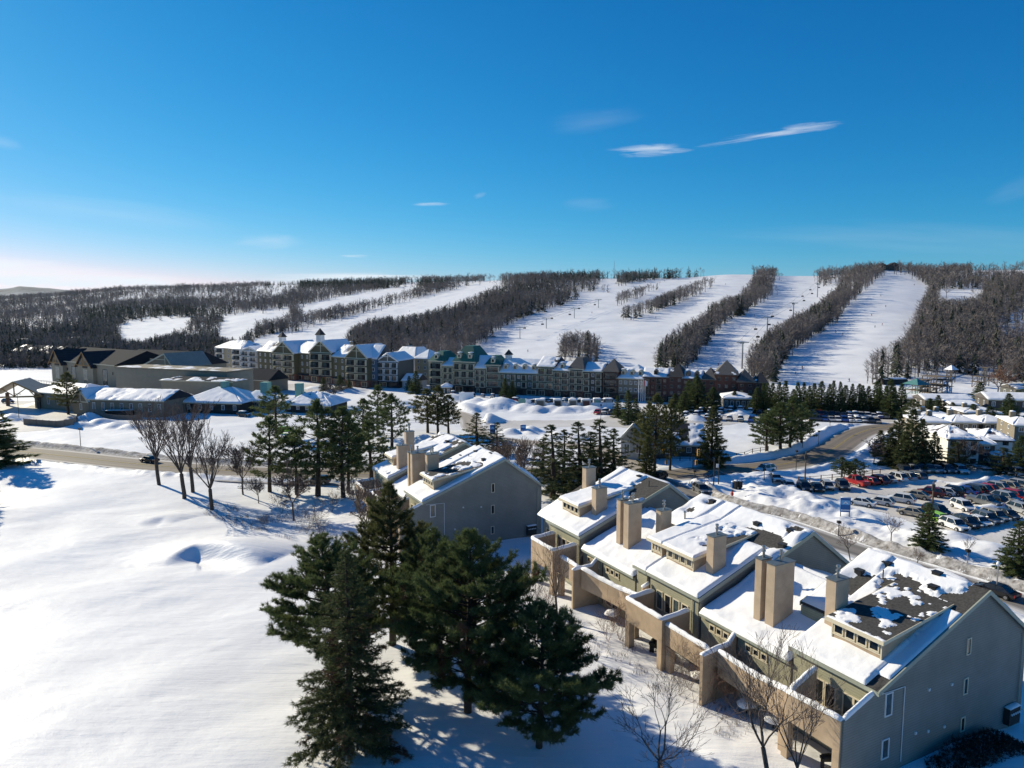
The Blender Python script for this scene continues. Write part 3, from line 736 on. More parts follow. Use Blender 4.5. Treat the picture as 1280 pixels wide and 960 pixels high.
MAIN = [(-.35, 7.46), (12.35, 12.30), (18.9, 7.5)]
MAINU = [(4.0, 9.12), (12.35, 12.30), (18.9, 7.5)]
LOW = [(-.30, 6.12), (8.65, 9.55), (17.5, 6.2)]
def nz(x, y, s, sc=2.2): return .74 * fbm(x / sc + s * 7.7, y / sc + s * 3.1, 4, s) + .26 * fbm(x * 1.6, y * 1.6, 3, s + 9)
def patchy(level, s, sc=2.2, gain=7):
    return lambda u, v, x, y: (nz(x, y, s, sc) - level) * gain + .2
def upper_end(label, O, z0, fid, dorm_bare, gable_left=True, far=False):
    """end townhouse: tall gable end towards the camera"""
    T_ = thing('townhouse', label, 'townhouse', (O[0], O[1], 0), R(RPHI), 'joined townhouses')
    dz = z0
    pf = [(a, b + dz) for a, b in MAIN]; pu = [(a, b + dz) for a, b in MAINU]
    b = MB(); wall_prism(b, 0, 7.15, pf, -1.2 + dz, m=0)
    w = b.build('wall', SIDE_SHADED, T_)
    b = MB(); b.prism([(3.9, 7.15, 5 + dz), (3.9, 7.15, 8.9 + dz), (12.35, 7.15, 12.1 + dz), (18.6, 7.15, 7.5 + dz), (18.6, 7.15, -1.2 + dz), (12, 7.15, -1.2 + dz)], (0, 2.8, 0)); b.build('rear_wall', SIDE_LIT, T_)
    # side wall running on along the balcony
    b = MB(); b.prism([(-.05, 0, dz - 1), (-.05, 0, 7.25 + dz), (-3.44, 0, 5.98 + dz), (-3.44, 0, dz - 1)], (0, .28, 0)); b.build('wing_wall', SIDE_SHADED, T_)
    b = MB(); roof_slab(b, -.25, 7.3, pf); roof_slab(b, 7.31, 10.1, pu); rf = b.build('roof', SHING, T_)
    b = MB(); rake_trim(b, -.25, pf); rake_trim(b, 7.3, [pf[0], (4, profz(pf, 4))], 1); rake_trim(b, 10.1, pu, 1); b.box(-.42, -.36, -.35, 7.4, 7.12 + dz, 7.42 + dz); b.build('fascia', RAKE, rf)
    # snow on the front slope, windows of bare shingle near the ridge
    def cov(u, v, x, y):
        c = 1 + 0 * x
        if fid == 1:
            c = np.clip((nz(x, y, 3, 2.6) - .38) * 8 + 2.6 * np.exp(-((y - 8.8) / 1.8) ** 2) + 3.2 * np.exp(-((x - 12.3) / 1.2) ** 2) * (y > 2.3) - 2.3 * (1 - sstep(0, 2.2, y)) * (x > 9.8) - 1.8 * np.exp(-((x - 9.5) / 1.7) ** 2) * (y < 7.4), -1, 1)
            c = np.clip(c - (fbm(x * 2.6, y * 2.6, 3, 6) - .5) * .7 * (c < .9), -1, .75); c = np.where(x < 4.6, 1.0, c); c = np.where((y < .9) & (x < 9) & (x > .3), .45, c); c = np.where((y < .75) & (x < .9), -1, c)
        else:
            c = np.clip(1.0 + 0 * x - 3 * np.exp(-((x - 9.2) / .8) ** 2 - ((y - 2.6) / 1.3) ** 2) - 2 * sstep(.5, .62, nz(x, y, 5, 2.6)) * (x > 5.5) * (x < 8.5) * (y > 2), -1, 1)
        return c
    e = pf[0][0]; r_ = pf[1]
    snow_sheet('roof_snow', (e - .1, 7.3, pf[0][1]), (e - .1, -.2, pf[0][1]), (r_[0], -.2, r_[1]), (r_[0], 7.3, r_[1]), .30, rf, step=.11, cover=cov, seed=fid, edge=.14, wob=.16)
    snow_sheet('roof_snow', (4.1, 10.1, profz(pf, 4.1)), (4.1, 7.3, profz(pf, 4.1)), (r_[0], 7.3, r_[1]), (r_[0], 10.1, r_[1]), .36, rf, step=.25, cover=(lambda u, v, x, y: np.clip(1.2 - 3 * np.exp(-((x - 8.2) / 1.6) ** 2 - ((y - 7.6) / 1.3) ** 2), -1, 1)) if fid == 1 else None, seed=fid + 3, edge=.12)
    snow_sheet('roof_snow', (r_[0], 10.1, r_[1]), (r_[0], -.2, r_[1]), (pf[2][0], -.2, pf[2][1]), (pf[2][0], 10.1, pf[2][1]), .34, rf, step=.5, cover=patchy(.40, 9), seed=4)
    dormer(T_, 1.85, 1.1, 5.35, 8.35 + dz, 10.2 + dz, 9.3, 11.3 + dz, 4, bare=dorm_bare, seed=fid)
    chimney(T_, 2.65, 4.15, 5.75, 6.65, 8.3 + dz, 12.62 + dz, 1)
    vents(T_, [(9.7, 6.7, 'pipe'), (11.2, 7.4, 'hood'), (10.4, 2.9, 'hood'), (9.3, 8.6, 'hood'), (12.0, 3.6, 'hood')], pf)
    # gable end windows
    for s, z, w_, h_ in ((10.5, 8.15, .55, 1.35), (10.45, 4.97, .55, 1.35), (10.4, 1.9, .55, 1.2), (1.2, 6.0, .8, 1.75), (1.1, 2.7, .8, 1.5)):
        window(T_, (s, -.003, z + dz), 0, w_, h_, CREAM if s > 5 else WHITE, GLASS if s > 5 else GLASSB)
    b = MB(); b.tube((2.9, -.06, 6.9 + dz), (2.9, -.06, 1.2 + dz), .035, .035, 6).tube((.2, -.06, 7.0 + dz), (2.9, -.06, 6.9 + dz), .03, .03, 6); b.build('conduit', WHITE, T_)
    for s, z in ((5.8, 5.9), (8.6, 5.6), (4.5, 2.9), (6, 2.6), (8, 2.4)):
        b = MB(); b.box(s - .09, s + .09, -.1, 0, z - .1 + dz, z + .1 + dz); b.build('wall_vent', WHITE, T_)
    b = MB(); b.tube((17.9, -.1, 7.6 + dz), (17.9, -.1, 1.2 + dz), .05, .05, 6); b.tube((17.9, -.1, 1.2 + dz), (18.6, -.1, .9 + dz), .05, .05, 6); b.build('downspout', RAKE, T_)
    # utility meters
    b = MB(); b.box(16.0, 17.5, -.5, -.06, .35 + dz, 1.75 + dz); me_ = b.build('meter_cabinet', WOODD, T_)
    for i in range(5): MB().tube((16.2 + i * .27, -.52, 1.3 + dz), (16.2 + i * .27, -.6, 1.3 + dz), .09, .09, 10).build('meter', WHITE, me_)
    MB().cap([(16.0, -.28, 1.75 + dz), (17.5, -.28, 1.75 + dz)], .5, .16).build('snow_cap', RSNOW, me_, smooth=True)
    # front wall under the eave: sliding doors on the upper floor
    b = MB(); b.box(-.10, -.051, .3, 7.1, 1 + dz, 7.2 + dz); b.build('front_wall', SIDE_LIT, T_)
    for t, w_ in ((1.3, .9), (2.2, .9), (3.7, .95), (4.7, .95)):
        window(T_, (-.10, t, 5.0 + dz), R(-90), w_, 1.95, CREAM, GLASSB if t < 3 else GLASS)
    for t in (1.3, 2.4, 4.2): window(T_, (-.10, t, 2.4 + dz), R(-90), 1.0, 2.0, CREAM, GLASS)
    # upper terrace with parapet
    b = MB(); b.box(-3.35, -.1, .3, 4.6, 3.75 + dz, 4.0 + dz); b.build('terrace_floor', STUCCO, T_)
    terrace(T_, [(-3.44, .14), (-3.44, 4.7)], 3.7 + dz, [6.0 + dz, 5.75 + dz], seed=3)
    terrace(T_, [(-.1, .14 + 0), (-3.3, .14)], 5.4 + dz, [7.2 + dz, 6.02 + dz], w=.2, seed=2, m=SIDE_SHADED)
    terrace(T_, [(-3.3, 4.7), (-.6, 4.7)], 3.7 + dz, [5.75 + dz, 6.9 + dz], seed=5)
    for t in (.15, 4.45): MB().box(-3.59, -3.0, t, t + .55, -.2 + dz, 3.69 + dz).build('pier', STUCCO, T_)
    snow_lump(T_, (-2.2, 3.4, 4.0 + dz), (.9, .8, .7), 3); snow_lump(T_, (-1.9, 1.4, 4.0 + dz), (1.0, .7, .35), 4)
    return T_
def low_block(label, O, z0, t0, t1, ridge=(8.65, 9.55), pairs=(), wins=(), fid=0):
    T_ = thing('townhouse', label, 'townhouse', (O[0], O[1], 0), R(RPHI), 'joined townhouses')
    pf = [(LOW[0][0], LOW[0][1] + z0), (ridge[0], ridge[1] + z0), (LOW[2][0], LOW[2][1] + z0)]
    b = MB(); wall_prism(b, t0, t1, pf, -1 + z0, inset=.22); b.build('wall', SIDE_LIT, T_)
    b = MB(); roof_slab(b, t0, t1, pf); rf = b.build('roof', SHING, T_)
    b = MB(); b.box(pf[0][0] - .07, pf[0][0], t0, t1, pf[0][1] - .25, pf[0][1] - .01); b.build('fascia', RAKE, rf)
    snow_sheet('roof_snow', (pf[0][0] - .1, t1, pf[0][1]), (pf[0][0] - .1, t0, pf[0][1]), (pf[1][0], t0, pf[1][1]), (pf[1][0], t1, pf[1][1]), .42, rf, step=.22, seed=fid, edge=.16, wob=.2)
    snow_sheet('roof_snow', (pf[1][0], t1, pf[1][1]), (pf[1][0], t0, pf[1][1]), (pf[2][0], t0, pf[2][1]), (pf[2][0], t1, pf[2][1]), .5, rf, step=.45, seed=fid, edge=.3)
    for (s0, s1, a, b_, zt_) in pairs: chimney(T_, s0, s1, a, b_, 6.4 + z0, zt_ + z0, 1)
    for t in wins:
        for k in (-.85, 0, .85): window(T_, (-.09, t + k, 5.2 + z0), R(-90), .66, .62, CREAM, GLASS)
        b = MB(); b.box(-.16, -.085, t - 1.3, t + 1.3, 4.77 + z0, 4.85 + z0); b.build('sill', CREAM, T_)
        window(T_, (-.09, t - .6, 2.2 + z0), R(-90), 1.1, 2.0, CREAM, GLASS); window(T_, (-.09, t + .6, 2.2 + z0), R(-90), 1.1, 2.0, CREAM, GLASS)
    tm = (wins[0] + wins[-1]) / 2 if wins else (t0 + t1) / 2
    b = MB(); b.tube((-.1, tm, 6 + z0), (-.1, tm, 1 + z0), .05, .05, 6); b.build('downspout', WOODD, T_)
    return T_
def tall_block(label, O, z0, t0, t1, tu0, tu1, dt0, dt1, nwin, chims, balc, fid, dbare=None, scov=None, extra=None, vent=()):
    T_ = thing('townhouse', label, 'townhouse', (O[0], O[1], 0), R(RPHI), 'joined townhouses')
    pf = [(a, b + z0) for a, b in MAIN]; SU = 6.6; pu = [(SU, profz(pf, SU)), pf[1], pf[2]]
    b = MB(); wall_prism(b, t0, t1, pf, -1 + z0); b.build('wall', SIDE_SHADED, T_)
    b = MB()
    for a, c in ((tu0, t0), (t1, tu1)):
        if c - a > .2: b.prism([(SU + .4, a, 3 + z0), (SU + .4, a, profz(pf, SU + .4) - .16), (12.35, a, 12.14 + z0), (18.6, a, 7.56 + z0), (18.6, a, 0 + z0), (12, a, 0 + z0)], (0, c - a, 0))
    if b.v: b.build('upper_wall', SIDE_SHADED, T_)
    b = MB(); roof_slab(b, t0 - .2, t1 + .2, pf)
    if t0 - tu0 > .3: roof_slab(b, tu0 - .2, t0 - .21, pu)
    if tu1 - t1 > .3: roof_slab(b, t1 + .21, tu1 + .2, pu)
    rf = b.build('roof', SHING, T_)
    b = MB(); rake_trim(b, tu0 - .2, pu, h=.36); rake_trim(b, t0 - .2, [pf[0], (SU, profz(pf, SU))], h=.36); rake_trim(b, t1 + .2, [pf[0], (SU, profz(pf, SU))], 1); rake_trim(b, tu1 + .2, pu, 1); b.box(-.42, -.36, t0 - .3, t1 + .3, 7.12 + z0, 7.42 + z0); b.build('fascia', RAKE, rf)
    r_ = pf[1]; e = pf[0]
    snow_sheet('roof_snow', (e[0] - .12, t1 + .2, e[1]), (e[0] - .12, t0 - .2, e[1]), (r_[0], t0 - .2, r_[1]), (r_[0], t1 + .2, r_[1]), .32, rf, step=.14, cover=scov, seed=fid, edge=.15, wob=.16)
    for a, c in ((tu0 - .2, t0 - .2), (t1 + .2, tu1 + .2)):
        if c - a > .3: snow_sheet('roof_snow', (SU + .05, c, profz(pf, SU)), (SU + .05, a, profz(pf, SU)), (r_[0], a, r_[1]), (r_[0], c, r_[1]), .38, rf, step=.3, cover=scov, seed=fid + 2, edge=.15)
    snow_sheet('roof_snow', (r_[0], tu1 + .2, r_[1]), (r_[0], tu0 - .2, r_[1]), (pf[2][0], tu0 - .2, pf[2][1]), (pf[2][0], tu1 + .2, pf[2][1]), .34, rf, step=.5, seed=4)
    if nwin: dormer(T_, 1.7, dt0, dt1, 8.3 + z0, 10.1 + z0, 9.3, 11.3 + z0, nwin, bare=dbare, seed=fid)
    for c in chims: chimney(T_, c[0], c[1], c[2], c[3], 8 + z0, c[4] + z0, 1)
    vents(T_, vent, pf)
    b = MB(); b.box(-.10, -.051, t0 + .1, t1 - .1, 1 + z0, 7.2 + z0); b.build('front_wall', SIDE_LIT, T_)
    if balc:
        a, c, sb, zt_, kind = balc
        for k in range(4): window(T_, (-.10, a + .75 + (c - a - 1.5) * k / 3., 5.1 + z0), R(-90), .92, 1.9, CREAM, GLASSB if k % 2 else GLASS)
        for k in range(2): window(T_, (-.10, a + 1.5 + 1.9 * k, 2.3 + z0), R(-90), 1.4, 2.0, CREAM, GLASS)
        b = MB(); b.box(sb + .1, -.1, a + .1, c - .1, 3.6 + z0, 3.85 + z0); b.build('terrace_floor', STUCCO, T_)
        terrace(T_, [(-.3, a), (sb, a), (sb, c), (-.3, c)], 3.4 + z0, [zt_ + .25 + z0, zt_ + z0, zt_ + z0, zt_ + .25 + z0], seed=fid, snow=.28)
        MB().box(sb - .137, sb + .5, a - .137, a + .5, -.5 + z0, 3.41 + z0).build('pier', STUCCO, T_); MB().box(sb - .137, sb + .5, c - .5, c + .137, -.5 + z0, 3.41 + z0).build('pier', STUCCO, T_)
        b = MB(); b.tube((-.2, a - .25, 7 + z0), (-.2, a - .25, 1 + z0), .05, .05, 6); b.build('downspout', CREAM, T_)
        snow_lump(T_, ((sb) * .55, a + 1.3, 3.85 + z0), (.85, .95, .75), fid); snow_lump(T_, (sb * .6, a + 3.1, 3.85 + z0), (.5, .9, .5), fid + 1)
    return T_

def town_right():
    O = (25.455, 46.824); z = .25
    def db1(u, v, x, y): return np.clip((nz(x, y, 12, 1.8) - .56) * 9 + 2.2 * np.exp(-((x - 1.5) / .25) ** 2) + 1.6 * np.exp(-((x - 2.7) ** 2 + (y - 4.0) ** 2) / .25) + 1.4 * (np.exp(-((x - 4.2) ** 2 / .5 + (y - 2.1) ** 2 / .8))) - (fbm(x * 3.1, y * 3.1, 3, 4) - .5) * 1.0, -1, .32)
    upper_end('nearest grey-green townhouse with a big gable end and bare shingles round its dormer', O, z, 1, db1)
    low_block('low snow-loaded townhouse with a pair of tall chimneys, next to the nearest gable end', O, z, 7.35, 17.5, pairs=((1.35, 2.5, 12.0, 12.7, 12.55), (1.4, 3.7, 10.6, 11.5, 12.5)), wins=(15.2, 10.9), fid=5)
    def dbC(u, v, x, y): return np.clip(1.0 - 3.2 * np.exp(-((x - 6.9) / 1.7) ** 2) * (y < 23.6) * sstep(.40, .5, nz(x, y, 8, 2.4)) - 2.5 * np.exp(-((x - 4) ** 2 + (y - 21.6) ** 2) / .12), -1, 1)
    def scC(u, v, x, y): return np.clip(1 - 4.5 * np.exp(-((x - 9.3) / .95) ** 2 - ((y - 19.3) / 2.4) ** 2) * (1.0 + (nz(x, y, 6, 1.2) - .5)) - 4 * np.exp(-((x - 11.9) / .35) ** 2 - ((y - 17.5) / .8) ** 2), -1, 1)
    tall_block('middle townhouse with a square snow-filled balcony and a bare strip of shingles by its flue', O, z, 17.8, 24.9, 16.1, 25.2, 20.6, 24.6, 4, [(2.3, 3.9, 18.7, 19.6, 12.4)],
               (18.9, 24.1, -3.44, 5.55, 'sq'), 7, dbC, scC, vent=[(11.2, 17.6, 'hood'), (11.4, 16.9, 'pipe'), (10.6, 21.3, 'hood'), (9.0, 16.6, 'hood')])
    tall_block('set-back middle townhouse under smooth thick snow with a small three-pane dormer', O, z, 25.3, 27.1, 25.25, 31.2, 25.3, 27.0, 3, [], None, 9, None,
               lambda u, v, x, y: np.clip(1 - 3 * np.exp(-((x - 9.5) ** 2 / .3 + (y - 30) ** 2 / .6)) - 3 * np.exp(-((x - 11.4) ** 2 / .15 + (y - 29) ** 2 / .3)), -1, 1), vent=[(11.6, 28.8, 'hood'), (7.5, 28.6, 'tall')])
    low_block('low snow-loaded townhouse with three tan chimneys, between the middle and the far gables', O, z, 27.35, 37.1, pairs=((2.0, 3.1, 32.9, 33.6, 12.5), (2.0, 3.8, 31.4, 32.3, 12.45), (4.4, 5.8, 28.8, 29.7, 12.0)), wins=(35.0, 31.3), fid=6)
    def scE(u, v, x, y): return np.clip((.56 - nz(x, y, 14, 2.6)) * 9 + 1.2 + 1.5 * (x < 5) - 5 * np.exp(-((x - 10.5) / 2.2) ** 2 - ((y - 38.5) / 1.8) ** 2), -1, 1)
    tall_block('farthest townhouse of the right-hand row with a dark gable, two chimneys and half-melted roof', O, z, 37.7, 44.9, 37.2, 46.6, 40.7, 44.6, 4, [(2.9, 4.5, 39.0, 39.9, 12.3), (5.7, 7.2, 45.4, 46.3, 13.2)],
               (38.3, 43.1, -3.44, 6.0, 'sq'), 11, None, scE, vent=[(11.6, 42, 'hood'), (10.8, 39, 'pipe')])
    # party walls and long parapets of the garden terraces: joined to the low blocks
    T_ = thing('garden_terrace_wall', 'long tan stucco garden wall with snow on its parapet, running along the front of the right-hand townhouses', 'garden wall', (O[0], O[1], 0), R(RPHI))
    terrace(T_, [(-3.0, 4.9), (-2.6, 8.5), (-2.55, 12.6)], [3.3, 3.2, 3.3], [5.75, 5.15, 5.35], seed=21, snow=.30)
    terrace(T_, [(-4.3, 12.8), (-1.0, 13.2), (-.1, 13.2)], [-.6, -.6, -.6], [5.35, 5.35, 6.4], seed=22, w=.3)
    terrace(T_, [(-3.1, 13.3), (-3.1, 18.7)], [3.4, 3.5], [5.35, 5.35], seed=23, snow=.30)
    terrace(T_, [(-1.6, 24.4), (-1.5, 28), (-1.9, 31), (-2.5, 33.6)], [3.2, 3.1, 3.2, 3.3], [5.5, 5.0, 5.1, 5.5], seed=24, snow=.32)
    terrace(T_, [(-3.5, 34.0), (-1.0, 34.1), (-.1, 34.1)], [-.4, -.4, -.4], [5.4, 5.4, 6.2], seed=25)
    terrace(T_, [(-2.5, 34.3), (-2.5, 38.1)], [3.4, 3.4], [5.4, 5.4], seed=26, snow=.3)
    terrace(T_, [(-1.0, 25.0), (-.3, 24.9)], [3.4, 3.4], [6.2, 6.5], seed=29, snow=.3)
    for s, t in ((-3.3, 4.95), (-3.2, 18.0), (-1.9, 24.9), (-2.8, 37.6)): MB().box(s, s + .55, t, t + .6, -.6, 3.35).build('pier', STUCCO, T_)
    b = MB(); b.box(-2.5, .4, 4.95, 12.9, 3.25, 3.42).box(-2.9, .4, 13.4, 17.3, 3.25, 3.42).box(-2.3, .4, 34.3, 37.1, 3.25, 3.42); b.build('terrace_floor', STUCCO, T_)
    # low wing past the far end
    T_ = thing('townhouse', 'low hipped wing with a blue-shaded snowy roof, beyond the farthest right-hand townhouse', 'townhouse', (O[0], O[1], 0), R(RPHI), 'joined townhouses')
    b = MB(); b.box(2.5, 13, 45.3, 51.0, -1, 6.3); b.build('wall', SIDE_SHADED, T_)
    b = MB(); E_ = [(1.9, 51.6, 6.3), (1.9, 45.2, 6.3), (13.5, 45.2, 6.3), (13.5, 51.6, 6.3)]; r0, r1 = (7.6, 45.2, 10.9), (7.6, 48.2, 10.9)
    b.poly([E_[0], E_[1], r0, r1]); b.poly([E_[1], E_[2], r0]); b.poly([E_[2], E_[3], r1, r0]); b.poly([E_[3], E_[0], r1]); b.poly(E_[::-1]); rf = b.build('roof', SHING, T_)
    snow_sheet('roof_snow', E_[0], E_[1], r0, r1, .35, rf, cover=lambda u, v, x, y: np.clip((.62 - v) * 6 + (nz(x, y, 3) - .5) * 6, -1, 1), seed=3)
    snow_sheet('roof_snow', E_[3], E_[0], r1, r1, .35, rf, cover=lambda u, v, x, y: np.clip((.7 - v) * 6 + (nz(x, y, 3) - .5) * 5, -1, 1), seed=3)
    window(T_, (2.49, 47.5, 4.2), R(-90), .9, 1.4); window(T_, (2.49, 49.5, 4.2), R(-90), .9, 1.4)
def town_left():
    O = (-12.07, 95.65); z = 0
    def db(u, v, x, y): return np.clip((nz(x, y, 17, 1.6) - .56) * 8 + 1.8 * np.exp(-((x - 1.6) / .3) ** 2), -1, .6)
    T_ = upper_end('grey gable-end townhouse behind the foreground pines, nearest of the left-hand row', O, z, 2, db)
    low_block('low townhouse with a pair of tan chimneys in the left-hand row', O, z, 7.35, 15.2, pairs=((1.2, 2.2, 9.7, 10.4, 12.4), (1.3, 3.4, 8.5, 9.4, 12.4), (3.6, 5.2, 7.6, 8.4, 12.4)), wins=(13.2, 10.2), fid=15)
    def sc(u, v, x, y): return np.clip((nz(x, y, 24, 2.2) - .42) * 9 + 1.6 * (x < 5), -1, 1)
    tall_block('far townhouse of the left-hand row with stepped double chimney and streaked snow on its ridge', O, z, 15.4, 23.2, 14.2, 24.5, 18.6, 21.8, 4, [(1.6, 3.2, 15.9, 16.8, 12.3), (3.4, 4.8, 17.2, 18.1, 14.2)],
               (16.0, 22.8, -3.4, 5.5, 'sq'), 16, None, sc, vent=[(10.8, 18, 'hood')])
    T2 = thing('garden_terrace_wall', 'tan stucco garden wall along the front of the left-hand townhouses, half hidden by pines', 'garden wall', (O[0], O[1], 0), R(RPHI))
    terrace(T2, [(-2.8, 4.9), (-2.8, 15.8)], [3.2, 3.2], [5.1, 5.4], seed=31)
    terrace(T2, [(-3.6, 11.0), (-.1, 11.0)], [-.4, -.4], [5.3, 6.0], seed=32)
    for t in (5, 9, 15.2): MB().box(-3.0, -2.5, t, t + .5, -.6, 3.25).build('pier', STUCCO, T2)
town_right(); town_left()
# ------------------------------------------------------------------ vegetation
BARK = mat('dark_bark', (.075, .055, .04), .95, .5, 6, .03, 18)
BARKG = mat('grey_bark', (.10, .082, .068), .95, .4, 6, .02, 18)
NEEDLE = mat('pine_needles', (.058, .088, .034), .65, .001, .5, col2=(.15, .175, .068), island=.6, spec=.12)
NEEDLE_S = mat('spruce_needles', (.045, .066, .028), .7, .001, .5, col2=(.13, .14, .06), island=.6, spec=.12)
NEEDLE_O = mat('olive_needles', (.055, .072, .026), .7, .001, .4, col2=(.16, .155, .062), island=.6, spec=.12)
NEEDLE_B = mat('brown_needles', (.12, .055, .025), .8, .001, .5, col2=(.07, .05, .025), island=.6)
TWIG = mat('bare_twigs', (.105, .078, .066), .9, .001, 1, col2=(.20, .155, .13), island=.7)
TWIG_R = mat('reddish_twigs', (.16, .085, .06), .9, .001, 1, col2=(.25, .16, .12), island=.7)
HTWIG = mat('hill_tree_bark', (.125, .104, .095), .95, .001, .02, col2=(.30, .26, .235), island=.55)
HCON = mat('far_conifer_needles', (.022, .034, .020), .9, .001, .02, col2=(.05, .062, .034), island=.5)

def translucent(m, k):
    N, L = m.node_tree.nodes, m.node_tree.links; b = N['Principled BSDF']; o = N['Material Output']; t = N.new('ShaderNodeBsdfTranslucent'); x = N.new('ShaderNodeMixShader'); x.inputs[0].default_value = k
    if b.inputs['Base Color'].links: L.new(b.inputs['Base Color'].links[0].from_socket, t.inputs[0])
    L.new(b.outputs[0], x.inputs[1]); L.new(t.outputs[0], x.inputs[2]); L.new(x.outputs[0], o.inputs['Surface'])
for _m in (NEEDLE, NEEDLE_S, NEEDLE_O): translucent(_m, .38)

def tubes(P0, P1, R0, R1, n=4):
    P0, P1 = np.asarray(P0, float), np.asarray(P1, float); R0, R1 = np.asarray(R0, float), np.asarray(R1, float)
    d = P1 - P0; d /= np.maximum(np.linalg.norm(d, axis=1, keepdims=True), 1e-9)
    ref = np.where(np.abs(d[:, 2:3]) < .9, np.array([[0, 0, 1.]]), np.array([[1., 0, 0]]))
    a = np.cross(d, ref); a /= np.linalg.norm(a, axis=1, keepdims=True); b = np.cross(d, a)
    t = 2 * np.pi * np.arange(n) / n; c, s = np.cos(t), np.sin(t)
    ring = a[:, None, :] * c[None, :, None] + b[:, None, :] * s[None, :, None]
    V = np.stack([P0[:, None] + ring * R0[:, None, None], P1[:, None] + ring * R1[:, None, None]], 1)
    N_ = len(P0); base = np.arange(N_)[:, None] * 2 * n; i = np.arange(n)[None]; j = (np.arange(n)[None] + 1) % n
    F = np.stack([base + i, base + j, base + n + j, base + n + i], -1).reshape(-1, 4)
    return V.reshape(-1, 3), F
def needles(rng, C, D, K, ln, wd, spread=.9, flat=1.0):
    """K thin triangles sprouting round each centre C, biased along D"""
    N_ = len(C); r = rng.normal(size=(N_, K, 3)); r[..., 2] *= flat
    d = D[:, None, :] * 1.0 + r * spread; d /= np.linalg.norm(d, axis=2, keepdims=True)
    L_ = (np.asarray(ln).reshape(-1, 1, 1) if np.ndim(ln) else ln) * rng.uniform(.6, 1.15, (N_, K, 1)); q = rng.normal(size=(N_, K, 3)); s = np.cross(d, q); s /= np.linalg.norm(s, axis=2, keepdims=True)
    w = wd * rng.uniform(.6, 1.3, (N_, K, 1)); o = C[:, None, :] + rng.normal(size=(N_, K, 3)) * (np.mean(ln)) * .12
    V = np.stack([o - s * w * .5, o + s * w * .5, o + d * L_], 2).reshape(-1, 3)
    return V, np.arange(len(V)).reshape(-1, 3)
def tri2quad(F): return np.concatenate([F, F[:, 2:3]], 1)

